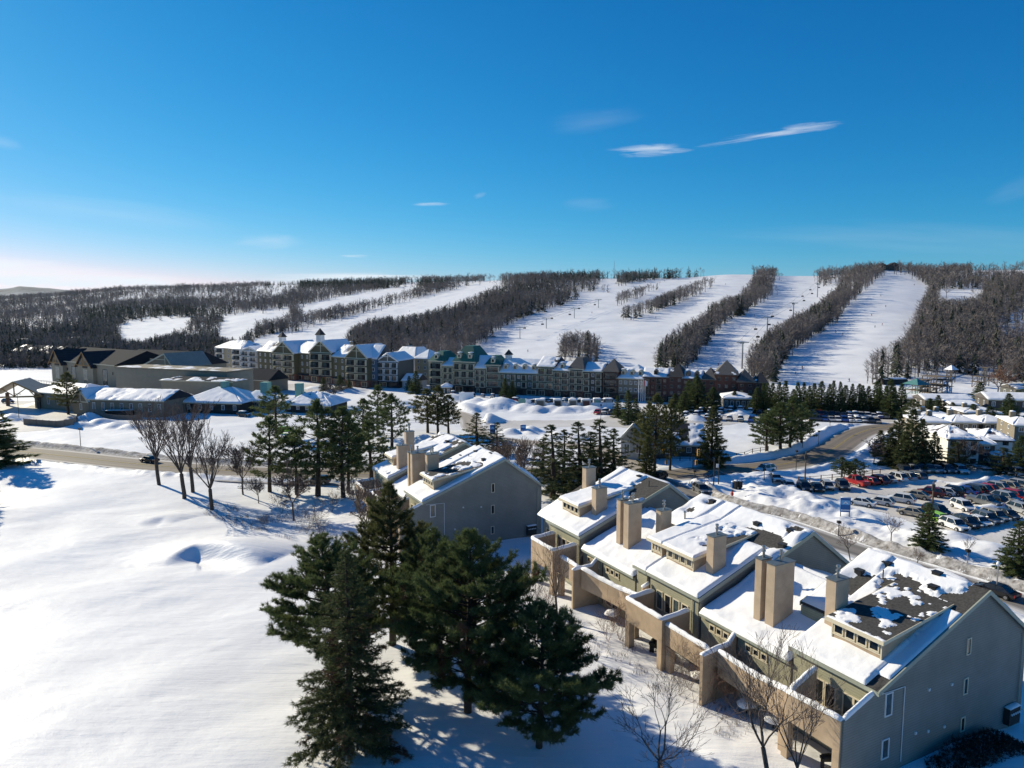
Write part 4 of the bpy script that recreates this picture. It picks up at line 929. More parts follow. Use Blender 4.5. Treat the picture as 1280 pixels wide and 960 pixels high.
def pine_data(seed, h, r, nl, crown0=.22, tuft=.36, K=16, wd=.035, sub=5, tstep=.30, kind='pine', lean=0.0, brown=0.0):
    rng = np.random.default_rng(seed); rnd = random.Random(seed)
    S0, S1, A0, A1 = [], [], [], []; C, D = [], []
    tr = .018 * h + .06
    def tp(z): f = z / h; return np.array([lean * h * f * f + .15 * math.sin(3 * f + seed), .15 * math.cos(2.3 * f + seed) * f, z])
    zs = np.linspace(-.5, h * .985, 14)
    for a, b in zip(zs[:-1], zs[1:]):
        S0.append(tp(a)); S1.append(tp(b)); A0.append(tr * (1 - max(a, 0) / h) ** .8 + .015); A1.append(tr * (1 - b / h) ** .8 + .012)
    ntrunk = len(S0)
    for i in range(nl):
        f = crown0 + (1 - crown0) * (i + rnd.random()) / nl; f = min(f, .985); z = f * h
        g = (f - crown0) / (1 - crown0)
        if kind == 'pine':
            prof = min(1, (1 - g) * 1.75 + .06) * (.55 + .45 * min(1, g * 5)); prof *= rnd.uniform(.62, 1.12)
            el0 = -.12 + .75 * g + rnd.uniform(-.12, .12); curl = .30
        else:
            prof = (1 - g) ** .85 * .97 + .04; prof *= rnd.uniform(.75, 1.12)
            el0 = -.28 + .55 * g + rnd.uniform(-.08, .08); curl = .22 if kind == 'spruce' else .15
        L_ = r * prof; az = i * 2.399 + rnd.uniform(-.4, .4)
        p = tp(z); n = max(3, int(L_ / .7)); el = el0; pts = [p]; dirs = []
        for k in range(n):
            az += rnd.uniform(-.10, .10); el += curl / n + rnd.uniform(-.06, .06)
            d = np.array([math.cos(az) * math.cos(el), math.sin(az) * math.cos(el), math.sin(el)]); p = p + d * (L_ / n); pts.append(p); dirs.append(d)
        lr = .012 * L_ + .018
        for k in range(n):
            S0.append(pts[k]); S1.append(pts[k + 1]); A0.append(lr * (1 - k / n) + .008); A1.append(lr * (1 - (k + 1) / n) + .007)
        # side branches
        ns = max(2, int(sub * L_ / max(r, .1) * 1.6 + 1))
        for j in range(ns):
            u = .28 + .72 * (j + rnd.random()) / ns if kind == 'pine' else .12 + .88 * (j + rnd.random()) / ns
            u = min(u, .999); k = int(u * n); q = pts[k] + (pts[k + 1] - pts[k]) * (u * n - k); d = dirs[k]
            sl = L_ * (.42 * (1.1 - u) + .10) * rnd.uniform(.7, 1.2) if kind == 'pine' else (.34 * L_ * (1.1 - u) + .25) * rnd.uniform(.7, 1.1)
            side = rnd.choice((-1, 1)); perp = np.array([-d[1], d[0], 0]); perp /= (np.linalg.norm(perp) + 1e-6)
            sdv = d * .75 + perp * side * rnd.uniform(.4, .95) + np.array([0, 0, rnd.uniform(-.1, .40) if kind == 'pine' else rnd.uniform(-.25, .05)])
            sdv /= np.linalg.norm(sdv); e = q + sdv * sl
            S0.append(q); S1.append(e); A0.append(.012 + .006 * sl); A1.append(.006)
            nt = max(1, int(sl / tstep))
            for t in range(nt):
                s_ = (t + 1) / nt if kind == 'pine' else (t + .5) / nt
                c = q + sdv * sl * s_ + rng.normal(size=3) * .05; C.append(c)
                D.append(sdv * .6 + np.array([0, 0, .55 if kind == 'pine' else -.22]))
                if kind == 'pine' and rnd.random() < .55: C.append(c + perp * side * rnd.uniform(.1, .3) + np.array([0, 0, rnd.uniform(0, .2)])); D.append(sdv * .5 + np.array([0, 0, .7]))
        nt = max(2, int(L_ / tstep * (.7 if kind == 'pine' else 1.0)))
        for t in range(nt):
            u = (.45 if kind == 'pine' else .12) + (.55 if kind == 'pine' else .88) * (t + 1) / nt; u = min(u, .999); k = int(u * n); q = pts[k] + (pts[k + 1] - pts[k]) * (u * n - k)
            C.append(q + rng.normal(size=3) * .06); D.append(dirs[k] * .8 + np.array([0, 0, .4 if kind == 'pine' else -.1]))
    for t in range(6): C.append(tp(h * (.93 + .012 * t))); D.append(np.array([0, 0, 1.]))
    C = np.array(C); D = np.array(D)
    V1, F1 = tubes(S0[:ntrunk], S1[:ntrunk], A0[:ntrunk], A1[:ntrunk], 8)
    V2, F2 = tubes(S0[ntrunk:], S1[ntrunk:], A0[ntrunk:], A1[ntrunk:], 4)
    flat = 1.0 if kind == 'pine' else .55
    if kind != 'pine': tuft = tuft * (.42 + .58 * np.clip(1.15 - C[:, 2] / h, 0, 1))
    VN, FN = needles(rng, C, D, K, tuft, wd, .8 if kind == 'pine' else .75, flat)
    return (V1, F1), (V2, F2), (VN, FN), len(C)
def conifer(name, label, cat, loc, seed, h, r, nl, mats=None, group=None, rz=0, **kw):
    t, l, n, cnt = pine_data(seed, h, r, nl, **kw)
    T_ = thing(name, label, cat, loc, rz, group)
    link('trunk', npmesh('trunk', t[0], t[1], BARK, True), T_)
    link('branches', npmesh('branches', l[0], l[1], BARK), T_)
    mi = None; ms = [mats or NEEDLE]
    if kw.get('brown'):
        ms.append(NEEDLE_B); rng = np.random.default_rng(seed); K = kw.get('K', 16); isb = rng.random(cnt) < kw['brown']
        # dead clumps sit together: choose by place
        cc = n[0].reshape(cnt, -1, 3).mean(1); isb = (fbm(cc[:, 0] * 1.1 + seed, cc[:, 1] * 1.1 + cc[:, 2], 2, seed) > .74) & (cc[:, 2] < h * .75)
        mi = np.repeat(isb, len(n[1]) // cnt).astype(np.int32)
    link('crown', npmesh('crown', n[0], n[1], ms, mi=mi), T_)
    return T_
def at(px, py):   # stand something on the ground seen at a picture place
    p = P(px, py, 0)
    for _ in range(4): p = P(px, py, zt1(p.x, p.y))
    return p
def height_to(p, top): return Ztop(p.x, p.y, top) - p.z

# foreground trees -------------------------------------------------
FG = [
    ('pine_tree', 'broad dark pine in the foreground, middle and largest of the clump', (587, 890), 668, 6.4, 112, 'pine', NEEDLE, dict(crown0=.14, brown=.05, sub=7)),
    ('pine_tree', 'foreground pine nearest the tan garden wall, lowest of the clump', (675, 934), 757, 5.4, 84, 'pine', NEEDLE, dict(crown0=.12, sub=7)),
    ('pine_tree', 'tall foreground pine standing right in front of the left-hand grey gable', (490, 806), 606, 5.2, 96, 'pine', NEEDLE_O, dict(crown0=.10, sub=7)),
    ('pine_tree', 'foreground pine leaning over the open snow, leftmost of the clump', (420, 862), 672, 5.5, 74, 'pine', NEEDLE, dict(crown0=.24, lean=-.06, sub=7)),
    ('pine_tree', 'pine wedged behind the largest foreground pine, its top beside it', (545, 838), 664, 4.6, 70, 'pine', NEEDLE, dict(crown0=.12, sub=7)),
]
for i, (nm, lb, b, top, r, nl, kd, mt, kw) in enumerate(FG):
    p = at(*b)
    conifer(nm, lb, 'pine tree', p, 11 + i, height_to(p, top), r, nl, mt, 'big pines in the foreground', kind=kd, tuft=.41, K=27, wd=.044, tstep=.23, **kw)
p = at(437, 940)
conifer('spruce_tree', 'spruce with long drooping boughs at the front edge of the pine clump', 'spruce tree', p, 31, height_to(p, 688), 5.2, 170, NEEDLE_S, 'big pines in the foreground', kind='spruce', crown0=.06, tuft=.40, K=18, wd=.042, sub=7, tstep=.21, brown=.03)

# mid-distance prototypes --------------------------------------------
PROTO = {}
def proto(kind, v):
    k = (kind, v)
    if k not in PROTO:
        if kind == 'pine': d = pine_data(100 + v, 12, 3.5, 52, crown0=.20, tuft=.52, K=13, wd=.105, sub=4, tstep=.48, kind='pine')
        elif kind == 'spruce': d = pine_data(200 + v, 12, 2.5, 104, crown0=.02, tuft=.60, K=14, wd=.12, sub=3.2, tstep=.34, kind='spruce')
        elif kind == 'dense': d = pine_data(300 + v, 12, 3.3, 100, crown0=.02, tuft=.68, K=15, wd=.13, sub=4, tstep=.40, kind='spruce')
        elif kind == 'blue': d = pine_data(400 + v, 12, 3.4, 120, crown0=.02, tuft=.48, K=15, wd=.10, sub=5, tstep=.30, kind='spruce')
        elif kind == 'ragged': d = pine_data(500 + v, 12, 3.0, 54, crown0=.05, tuft=.56, K=13, wd=.11, sub=3.4, tstep=.36, kind='spruce')
        (V1, F1), (V2, F2), (VN, FN), _ = d
        tm = npmesh('trunk', np.concatenate([V1, V2]), np.concatenate([F1, F2 + len(V1)]), BARK)
        cms = {}
        PROTO[k] = (tm, VN, FN, cms)
    return PROTO[k]
def mid_tree(kind, b, top, wpx, label, group, mt=None, v=None, nm=None):
    p = at(*b) if not isinstance(b, Vector) else b
    rnd = random.Random(int(b[0] * 7 + b[1] * 13)); v = rnd.randrange(3) if v is None else v
    tm, VN, FN, cms = proto(kind, v); mt = mt or NEEDLE
    if mt.name not in cms: cms[mt.name] = npmesh('crown', VN, FN, mt)
    h = height_to(p, top); W0 = dict(pine=3.5, spruce=2.5, dense=3.3, blue=3.4, ragged=3.0)[kind]
    depth = math.hypot(p.x, p.y); r = wpx / 2 * depth / FPX * dict(pine=1.15, ragged=1.9, spruce=1.25, dense=1.1, blue=1.15)[kind]
    nm = nm or ('pine_tree' if kind == 'pine' else 'spruce_tree')
    T_ = thing(nm, label, 'pine tree' if kind == 'pine' else 'spruce tree', p, rnd.uniform(0, 6.28), group)
    T_.scale = (r / W0, r / W0, h / 12)
    link('trunk', tm, T_); link('crown', cms[mt.name], T_)
    return T_
ORD = ['first', 'second', 'third', 'fourth', 'fifth', 'sixth', 'seventh', 'eighth', 'ninth', 'tenth', 'eleventh', 'twelfth', 'thirteenth', 'fourteenth', 'fifteenth', 'sixteenth', 'seventeenth', 'eighteenth', 'nineteenth', 'twentieth',
       'twenty-first', 'twenty-second', 'twenty-third', 'twenty-fourth', 'twenty-fifth', 'twenty-sixth', 'twenty-seventh', 'twenty-eighth', 'twenty-ninth', 'thirtieth']
def row_of(kind, items, fmt, group, mt=None):
    items = sorted(items, key=lambda q: q[0])
    for i, it in enumerate(items):
        mid_tree(kind if len(it) < 5 else it[4], (it[0], it[1]), it[2], it[3], fmt % ORD[i], group, mt)
mid_tree('dense', (-6, 583), 506, 62, 'dark spruce at the left edge of the snowy golf field', None, NEEDLE, 0)
mid_tree('dense', (-70, 640), 560, 80, 'dark spruce just off the left edge, throwing its shadow on the field', None, NEEDLE, 1)
row_of('pine', [(338, 615, 523, 54), (345, 548, 484, 46), (398, 620, 503, 78), (371, 618, 540, 50), (430, 622, 512, 66), (437, 616, 520, 50), (463, 600, 528, 60)], '%s pine from the left in the grove between the bare trees and the left-hand townhouses', 'pines beside the left-hand townhouses', NEEDLE)
row_of('pine', [(473, 545, 483, 40), (455, 556, 500, 36), (490, 560, 494, 44)], '%s pine from the left in the dark trio behind the grove', 'pines in front of the hotels', NEEDLE)
row_of('pine', [(534, 541, 487, 40), (548, 543, 484, 38), (561, 542, 495, 34)], '%s pine from the left in the slender trio in front of the green-roofed hotel', 'three slender pines', NEEDLE_O)
mid_tree('ragged', (597, 566), 516, 30, 'wind-bent spruce behind the left-hand townhouses', None, NEEDLE_S)
mid_tree('ragged', (622, 568), 528, 20, 'small thin spruce beside the blue banner sign', None, NEEDLE_S)
row_of('ragged', [(690, 622, 531, 44), (704, 610, 537, 30), (724, 612, 527, 42), (748, 612, 524, 46), (768, 606, 536, 36), (678, 600, 548, 30), (738, 600, 540, 34)], '%s spruce from the left in the row behind the farthest right-hand townhouse', 'spruces behind the right-hand townhouses', NEEDLE_S)
row_of('dense', [(808, 600, 545, 30), (818, 590, 495, 46, 'pine'), (838, 588, 503, 36, 'pine'), (800, 575, 520, 30, 'pine'), (889, 582, 508, 40), (812, 572, 505, 38, 'pine')], '%s conifer from the left round the small white house by the traffic lights', 'conifers round the small house', NEEDLE_O)
row_of('spruce', [(772, 522, 495, 16), (785, 530, 488, 20), (795, 526, 498, 16), (855, 515, 490, 22), (870, 512, 470, 38, 'dense'), (861, 510, 476, 26, 'dense'), (890, 515, 484, 24), (917, 512, 489, 18), (935, 512, 492, 14), (843, 510, 492, 18)], '%s spruce from the left along the foot of the brick hotel', 'spruces in front of the brick hotel', NEEDLE)
row_of('dense', [(958, 566, 520, 40, 'pine'), (975, 568, 505, 46, 'pine'), (988, 566, 498, 44, 'pine'), (1002, 560, 505, 34, 'pine'), (965, 556, 512, 36, 'pine')], '%s pine from the left in the dark clump beside the bend of the road', 'pines at the bend of the road', NEEDLE)
rr = random.Random(5)
row_of('spruce', [(945 + i * 7.4 + rr.uniform(-2, 2), 514 + rr.uniform(-3, 4), 481 + rr.uniform(-5, 6), 15 + rr.uniform(-2, 4), rr.choice(('spruce', 'dense'))) for i in range(24)], '%s spruce from the left in the long row below the right-hand ski run', 'spruces below the ski run', NEEDLE)
row_of('dense', [(1112, 522, 474, 26), (1126, 520, 480, 20), (1098, 518, 486, 16), (1140, 530, 500, 24, 'pine'), (1160, 528, 498, 20, 'spruce')], '%s conifer from the left in front of the adventure rides', 'conifers by the rides', NEEDLE)
row_of('dense', [(1112, 582, 535, 26), (1122, 580, 516, 28), (1137, 588, 512, 34), (1150, 586, 524, 30), (1130, 586, 540, 30, 'dense'), (1167, 586, 540, 22), (1100, 570, 538, 24)], '%s spruce from the left in the stand beside the orange and white condominium', 'spruces beside the condominium', NEEDLE_S)
mid_tree('ragged', (1196, 586), 553, 26, 'small spruce against the white wall of the condominium', None, NEEDLE_S)
mid_tree('ragged', (1254, 592), 560, 26, 'small spruce in front of the brown porch of the condominium', None, NEEDLE_S)
row_of('pine', [(1052, 597, 572, 26), (1068, 600, 574, 26), (1061, 598, 577, 20)], '%s small pine from the left in the little clump by the car park fence', 'little pines by the car park', NEEDLE)
mid_tree('blue', (1159, 687), 629, 40, 'dense snow-free spruce on the near side of the car park, left one', 'spruces at the near side of the car park', NEEDLE, 0)
mid_tree('blue', (1272, 719), 652, 46, 'dense spruce at the right edge of the car park, beside the road', 'spruces at the near side of the car park', NEEDLE, 1)
row_of('dense', [(1262, 545, 505, 30), (1280, 560, 520, 34), (1215, 528, 505, 24), (1236, 532, 508, 26), (1190, 522, 503, 18), (1274, 590, 545, 30), (1180, 530, 512, 18), (1172, 518, 494, 18), (1260, 520, 492, 22), (1224, 500, 478, 20), (1290, 505, 470, 30)], '%s dark conifer from the left among the roofs behind the condominium', 'conifers among the far roofs', NEEDLE)
mid_tree('pine', (86, 518), 467, 30, 'tall thin pine in front of the clubhouse', None, NEEDLE_O)
row_of('spruce', [(405, 488, 472, 12), (425, 490, 468, 14), (436, 489, 474, 10), (631, 497, 473, 14), (640, 498, 476, 14), (520, 492, 464, 18), (512, 488, 470, 12)], '%s slender spruce from the left against the pale hotels', 'slender spruces against the hotels', NEEDLE)

# bare trees ---------------------------------------------------------
def bare_data(seed, h, kind='round', depth=5, twigs=1.0):
    rnd = random.Random(seed); S0, S1, A0, A1, DP = [], [], [], [], []
    sg = .045 if kind == 'vase' else .10
    def grow(p, d, ln, rad, lev):
        n = 3 if lev < 3 else 2
        for i in range(n):
            d2 = (d + Vector((rnd.gauss(0, sg), rnd.gauss(0, sg), rnd.gauss(.03, .05)))).normalized()
            q = p + d2 * (ln / n); r1 = rad * (1 - .28 / n * (1 if lev else .5))
            S0.append(p); S1.append(q); A0.append(rad); A1.append(r1); DP.append(lev); p, d, rad = q, d2, r1
            if lev >= 1 and lev < depth and rnd.random() < dict(sparse=.6, vase=.55).get(kind, .85): fork(p, d, ln * rnd.uniform(.35, .65), rad * .40, lev + 1 + (lev > 2 and rnd.random() < .4), 1)
        if lev < depth: fork(p, d, ln * rnd.uniform(.62, .8), rad * (.72 if lev else (.42 if kind in ('vase', 'sparse') else .58)), lev + 1, (2 if kind == 'vase' else rnd.choice((2, 2, 3))) if lev else (7 if kind == 'vase' else (5 if kind == 'sparse' else 4)))
    def fork(p, d, ln, rad, lev, k):
        a0 = rnd.uniform(0, 6.28)
        for i in range(k):
            t = a0 + 6.283 * i / k + rnd.uniform(-.4, .4); x = d.cross(Vector((0, 0, 1)) if abs(d.z) < .95 else Vector((1, 0, 0))).normalized(); y = d.cross(x)
            if kind == 'vase': sp = rnd.uniform(.20, .48) if lev == 1 else rnd.uniform(.10, .34)
            elif kind == 'bush': sp = rnd.uniform(.35, .8)
            elif kind == 'sparse': sp = rnd.uniform(.35, .75) if lev == 1 else rnd.uniform(.25, .6)
            else: sp = rnd.uniform(.45, .9) if lev < 3 else rnd.uniform(.3, .8)
            dd = (d + (x * math.cos(t) + y * math.sin(t)) * sp + Vector((0, 0, .12))).normalized()
            grow(p, dd, ln * rnd.uniform(.8, 1.15), max(rad, .006), lev)
    h0 = dict(vase=.15, round=.26, bush=.02, sparse=.16)[kind] * h
    if kind == 'bush':
        for i in range(9):
            t = rnd.uniform(0, 6.28); grow(Vector((.1 * math.cos(t), .1 * math.sin(t), 0)), Vector((math.cos(t) * .45, math.sin(t) * .45, 1)).normalized(), h * .42, .02, 2)
    else: grow(Vector((0, 0, -.3)), Vector((0, 0, 1)), h0 + .3, h * .012 + .03, 0)
    S0, S1 = np.array([tuple(v) for v in S0]), np.array([tuple(v) for v in S1]); A0, A1, DP = map(np.array, (A0, A1, DP))
    k = h / S1[:, 2].max(); S0[:, :] *= k; S1[:, :] *= k
    return S0, S1, A0, A1, DP
BP = {}
def bare_proto(kind, seed, h, depth, tw, minr=.012):
    k = (kind, seed, depth, tw.name)
    if k not in BP:
        S0, S1, A0, A1, DP = bare_data(seed, h, kind, depth); A0 = np.maximum(A0, minr); A1 = np.maximum(A1, minr * .7); lo = DP <= 1
        V1, F1 = tubes(S0[lo], S1[lo], A0[lo], A1[lo], 7) if lo.any() else (None, None); V2, F2 = tubes(S0[~lo], S1[~lo], A0[~lo], A1[~lo], 3)
        BP[k] = (npmesh('trunk', V1, F1, BARKG, True) if V1 is not None else None, npmesh('twigs', V2, F2, tw), h)
    return BP[k]
def bare_tree(kind, b, top, label, seed, depth=5, tw=None, group=None, minr=.012, wide=1.0, name='bare_tree', cat='bare tree'):
    p = at(*b); h = height_to(p, top); tr, tg, h0 = bare_proto(kind, seed, 8, depth, tw or TWIG, minr)
    T_ = thing(name, label, cat, p, random.Random(int(b[0])).uniform(0, 6), group); T_.scale = (h / h0 * wide, h / h0 * wide, h / h0)
    if tr: link('trunk', tr, T_)
    link('twigs', tg, T_); return T_
for i, (b, top) in enumerate([((200, 606), 495), ((230, 623), 498), ((241, 615), 503), ((265, 637), 521)]):
    bare_tree('vase', b, top, 'many-stemmed vase-shaped bare tree by the golf field, %s of the four from the left' % ORD[i], 40 + i, 6, TWIG, 'vase-shaped bare trees by the golf field', .010, 1.35)
for b, top, s, lb in [((304, 618), 548, 50, 'thin young bare tree just right of the four vase-shaped ones'), ((323, 629), 590, 51, 'smallest young bare tree right of the vase-shaped ones'), ((367, 651), 572, 52, 'dark bare tree among the shrubs left of the left-hand townhouses'),
                      ((452, 690), 590, 53, 'bare tree spreading against the garden wall of the left-hand townhouses')]:
    bare_tree('round', b, top, lb, s, 6, TWIG, None, .02)
for i, (b, top) in enumerate([((352, 642), 610), ((383, 667), 626), ((402, 672), 645), ((330, 660), 640), ((415, 640), 612)]):
    bare_tree('bush', b, top, 'leafless shrub in the snow left of the left-hand townhouses, %s from the left' % ORD[[1, 2, 3, 0, 4][i]], 60 + i % 3, 5, TWIG, 'leafless shrubs beside the left-hand townhouses', .018, 1.1, 'shrub', 'shrub')
for b, top, s, lb, wd, tw in [((822, 985), 850, 70, 'many-branched bare tree at the bottom edge, between the pines and the garden wall', 1.5, TWIG), ((966, 1006), 802, 71, 'tall bare tree in front of the nearest terrace, its twigs crossing the tan wall', 1.0, TWIG),
                          ((1002, 1012), 815, 72, 'bare tree at the bottom edge beside the corner of the nearest terrace', .9, TWIG), ((697, 772), 662, 73, 'bare tree in front of the first tan terrace, left of the lowest foreground pine', .9, TWIG), ((663, 770), 690, 74, 'slim bare tree beside the dark hollow between the two townhouse rows', .8, TWIG),
                          ((672, 800), 700, 77, 'thin bare tree standing behind the lowest foreground pine', .8, TWIG)]:
    bare_tree('sparse', b, top, lb, s, 5, tw, None, .009, wd)
for i, (b, top, tw) in enumerate([((775, 800), 742, TWIG_R), ((862, 862), 790, TWIG), ((893, 880), 812, TWIG_R), ((912, 884), 830, TWIG_R), ((760, 802), 760, TWIG_R), ((682, 764), 730, TWIG_R), ((850, 870), 822, TWIG)]):
    bare_tree('bush', b, top, 'leafless shrub against the garden wall of the right-hand townhouses, %s from the left' % ORD[[2, 4, 5, 6, 1, 0, 3][i]], 80 + i % 3, 5, tw, 'leafless shrubs along the garden wall', .014, 1.0, 'shrub', 'shrub')
for i, (b, top) in enumerate([((612, 590), 556), ((628, 592), 552), ((640, 596), 545), ((652, 598), 548), ((663, 602), 550), ((648, 612), 560), ((634, 586), 548), ((655, 590), 545)]):
    bare_tree('vase' if i % 2 else 'round', b, top, 'thin bare tree in the thicket between the two townhouse rows and the road', 90 + i % 3, 5, TWIG, 'thicket of bare trees behind the left-hand townhouses', .03)
for i, (b, top) in enumerate([((1114, 680), 640), ((1063, 700), 655), ((1210, 695), 670), ((1144, 710), 680)]):
    bare_tree('round', b, top, 'spindly young street tree by the car park snowbank, %s from the left' % ORD[[1, 0, 3, 2][i]], 95 + i % 2, 4, TWIG, 'young street trees', .022)
for i, (b, top, lb) in enumerate([((418, 505), 472, 'bare tree in the snow in front of the pale hotels'), ((1092, 580), 548, 'bare tree by the car park, left of the spruce stand'), ((1245, 498), 455, 'tan-twigged bare tree by the rides'), ((720, 490), 474, 'pale bare tree in front of the dark hotel'), ((1206, 582), 545, 'bare tree before the condominium wall')]):
    bare_tree('round', b, top, lb, 98 + i % 2, 5, TWIG_R if i in (2,) else TWIG, None, .04, 1.2)

# dry reeds and weeds sticking out of the snow ------------------------------
def reeds(name, label, poly, n, h, seed, m):
    rng = np.random.default_rng(seed); w = W(poly); xs = [q[0] for q in w]; ys = [q[1] for q in w]
    X = rng.uniform(min(xs), max(xs), n * 4); Y = rng.uniform(min(ys), max(ys), n * 4); k = inpoly(X, Y, w) & (fbm(X / 3., Y / 3., 3, seed) > .5); X, Y = X[k][:n], Y[k][:n]
    Z = zt(X, Y); C = np.stack([X, Y, Z], 1); V, F = needles(rng, C, np.tile([[0, 0, 2.2]], (len(C), 1)), 4, h, .022, .5)
    tag(link(name, npmesh(name, V, F, m)), label, 'dry grass', kind='stuff')
reeds('dry_reeds', 'dry reeds poking through the snow right of the vase-shaped trees', [(262, 622), (330, 640), (420, 668), (440, 690), (380, 690), (320, 668), (255, 640)], 1500, .8, 3, TWIG)
reeds('dry_weeds', 'dry weeds in the snow in front of the garden wall', [(690, 770), (800, 800), (900, 870), (960, 930), (900, 940), (820, 880), (720, 820)], 900, .45, 4, TWIG)
# ------------------------------------------------------------------ wooded hillside
RUNS = [
    [(1099, 345), (1067, 377), (1045, 402), (1010, 427), (987, 442), (972, 468), (962, 500), (1067, 500), (1072, 474), (1077, 460), (1095, 437), (1116, 428), (1132, 420), (1145, 395), (1152, 375), (1164, 362), (1150, 350), (1135, 344), (1121, 342), (1121, 333), (1104, 333), (1104, 342)],
    [(970, 342), (1022, 342), (1022, 355), (1035, 358), (1052, 342), (1046, 356), (1030, 373), (990, 393), (960, 411), (943, 432), (928, 470), (850, 480), (880, 434), (905, 404), (960, 378), (967, 360)],
    [(870, 346), (905, 339), (946, 339), (941, 348), (925, 367), (895, 374), (872, 393), (840, 414), (815, 442), (802, 480), (560, 480), (592, 436), (627, 411), (650, 398), (722, 375), (724, 365), (747, 362), (750, 350), (772, 349), (772, 357), (825, 348)],
    [(640, 347), (595, 353), (527, 371), (427, 398), (350, 418), (316, 424), (316, 445), (420, 445), (440, 408), (462, 397), (527, 391), (572, 376)],
    [(372, 383), (375, 390), (434, 378), (477, 369), (530, 355), (518, 353), (450, 366)], [(318, 392), (362, 384), (366, 390), (322, 400)],
    [(145, 412), (160, 401), (200, 398), (234, 396), (242, 403), (205, 416), (180, 424), (150, 422)], [(271, 420), (278, 395), (322, 388), (322, 398), (300, 424)],
    [(1168, 362), (1222, 362), (1232, 370), (1195, 373), (1172, 372)],
    [(1080, 484), (1105, 477), (1140, 472), (1200, 470), (1245, 476), (1300, 482), (1300, 520), (1060, 520)],
]
STRIPS = [[(766, 380), (774, 360), (832, 347), (838, 354), (797, 374), (774, 383)], [(773, 400), (778, 380), (820, 368), (846, 356), (880, 343), (905, 343), (884, 365), (848, 380), (792, 400)],
          [(688, 452), (703, 414), (722, 408), (748, 413), (752, 438), (748, 455)], [(750, 366), (752, 352), (760, 352), (762, 366)]]
SPARSE = [([(1075, 480), (1110, 452), (1140, 448), (1240, 455), (1300, 460), (1300, 482), (1100, 480)], .35), ([(1215, 336), (1290, 336), (1290, 350), (1215, 348)], .16), ([(315, 360), (378, 352), (372, 362), (345, 374), (318, 376)], .16), ([(1245, 400), (1300, 380), (1300, 440), (1250, 440)], .3), ([(160, 366), (325, 366), (325, 378), (160, 378)], .45), ([(140, 376), (180, 372), (180, 378), (140, 380)], .2),
          ([(-50, 385), (330, 400), (330, 450), (-50, 450)], .75)]
CONI = [([(330, 352), (560, 350), (560, 356), (330, 360)], .8), ([(540, 370), (700, 345), (700, 358), (560, 385)], .35), ([(100, 380), (290, 385), (300, 400), (100, 400)], .75), ([(0, 400), (330, 405), (330, 450), (0, 450)], .38), ([(700, 338), (900, 338), (900, 349), (700, 350)], .5), ([(0, 360), (330, 352), (330, 380), (0, 385)], .12), ([(1150, 350), (1300, 350), (1300, 470), (1150, 460)], .14)]
def hill_tree_mesh(seed, lod, con=False):
    rng = np.random.default_rng(seed); tris = []; h = 1.0
    if con:
        n = 46 if lod else 22
        for i in range(n):
            f = .08 + .9 * i / n; r = (.24 * (1 - f) + .03) * rng.uniform(.7, 1.1); a = rng.uniform(0, 6.28); w = (.11 if lod else .15) * (1.1 - f); z = f
            tris.append([(0, 0, z + .05), (r * math.cos(a - .35), r * math.sin(a - .35), z - .05), (r * math.cos(a + .35), r * math.sin(a + .35), z - .06)])
        tris.append([(-.02, 0, 0), (.02, 0, 0), (0, 0, .5)])
        return np.array(tris)
    tw = .013 if lod else .018
    tris += [[(-tw, 0, 0), (tw, 0, 0), (0, 0, .85)], [(0, -tw, 0), (0, tw, 0), (0, 0, .85)]]
    nb = 16 if lod else 7
    for i in range(nb):
        z = rng.uniform(.28, .75); a = rng.uniform(0, 6.28); up = rng.uniform(.7, 1.3); ln = rng.uniform(.18, .34) * (1.15 - z * .6)
        d = np.array([math.cos(a), math.sin(a), up]); d /= np.linalg.norm(d); p = np.array([0, 0, z]); q = p + d * ln; s = np.array([-math.sin(a), math.cos(a), 0]) * (.006 if lod else .010)
        tris.append([tuple(p - s), tuple(p + s), tuple(q)])
        for k in range(5 if lod else 4):
            t = rng.uniform(.35, 1); o = p + d * ln * t; e = d * .6 + rng.normal(size=3) * .5 + np.array([0, 0, .35]); e /= np.linalg.norm(e); l2 = rng.uniform(.08, .17) * (1.0 if lod else 1.25)
            s2 = np.cross(e, rng.normal(size=3)); s2 /= np.linalg.norm(s2); s2 *= (.0055 if lod else .011)
            tris.append([tuple(o - s2), tuple(o + s2), tuple(o + e * l2)])
    T = np.array(tris); T[..., 2] /= max(T[..., 2].max(), .9); return T
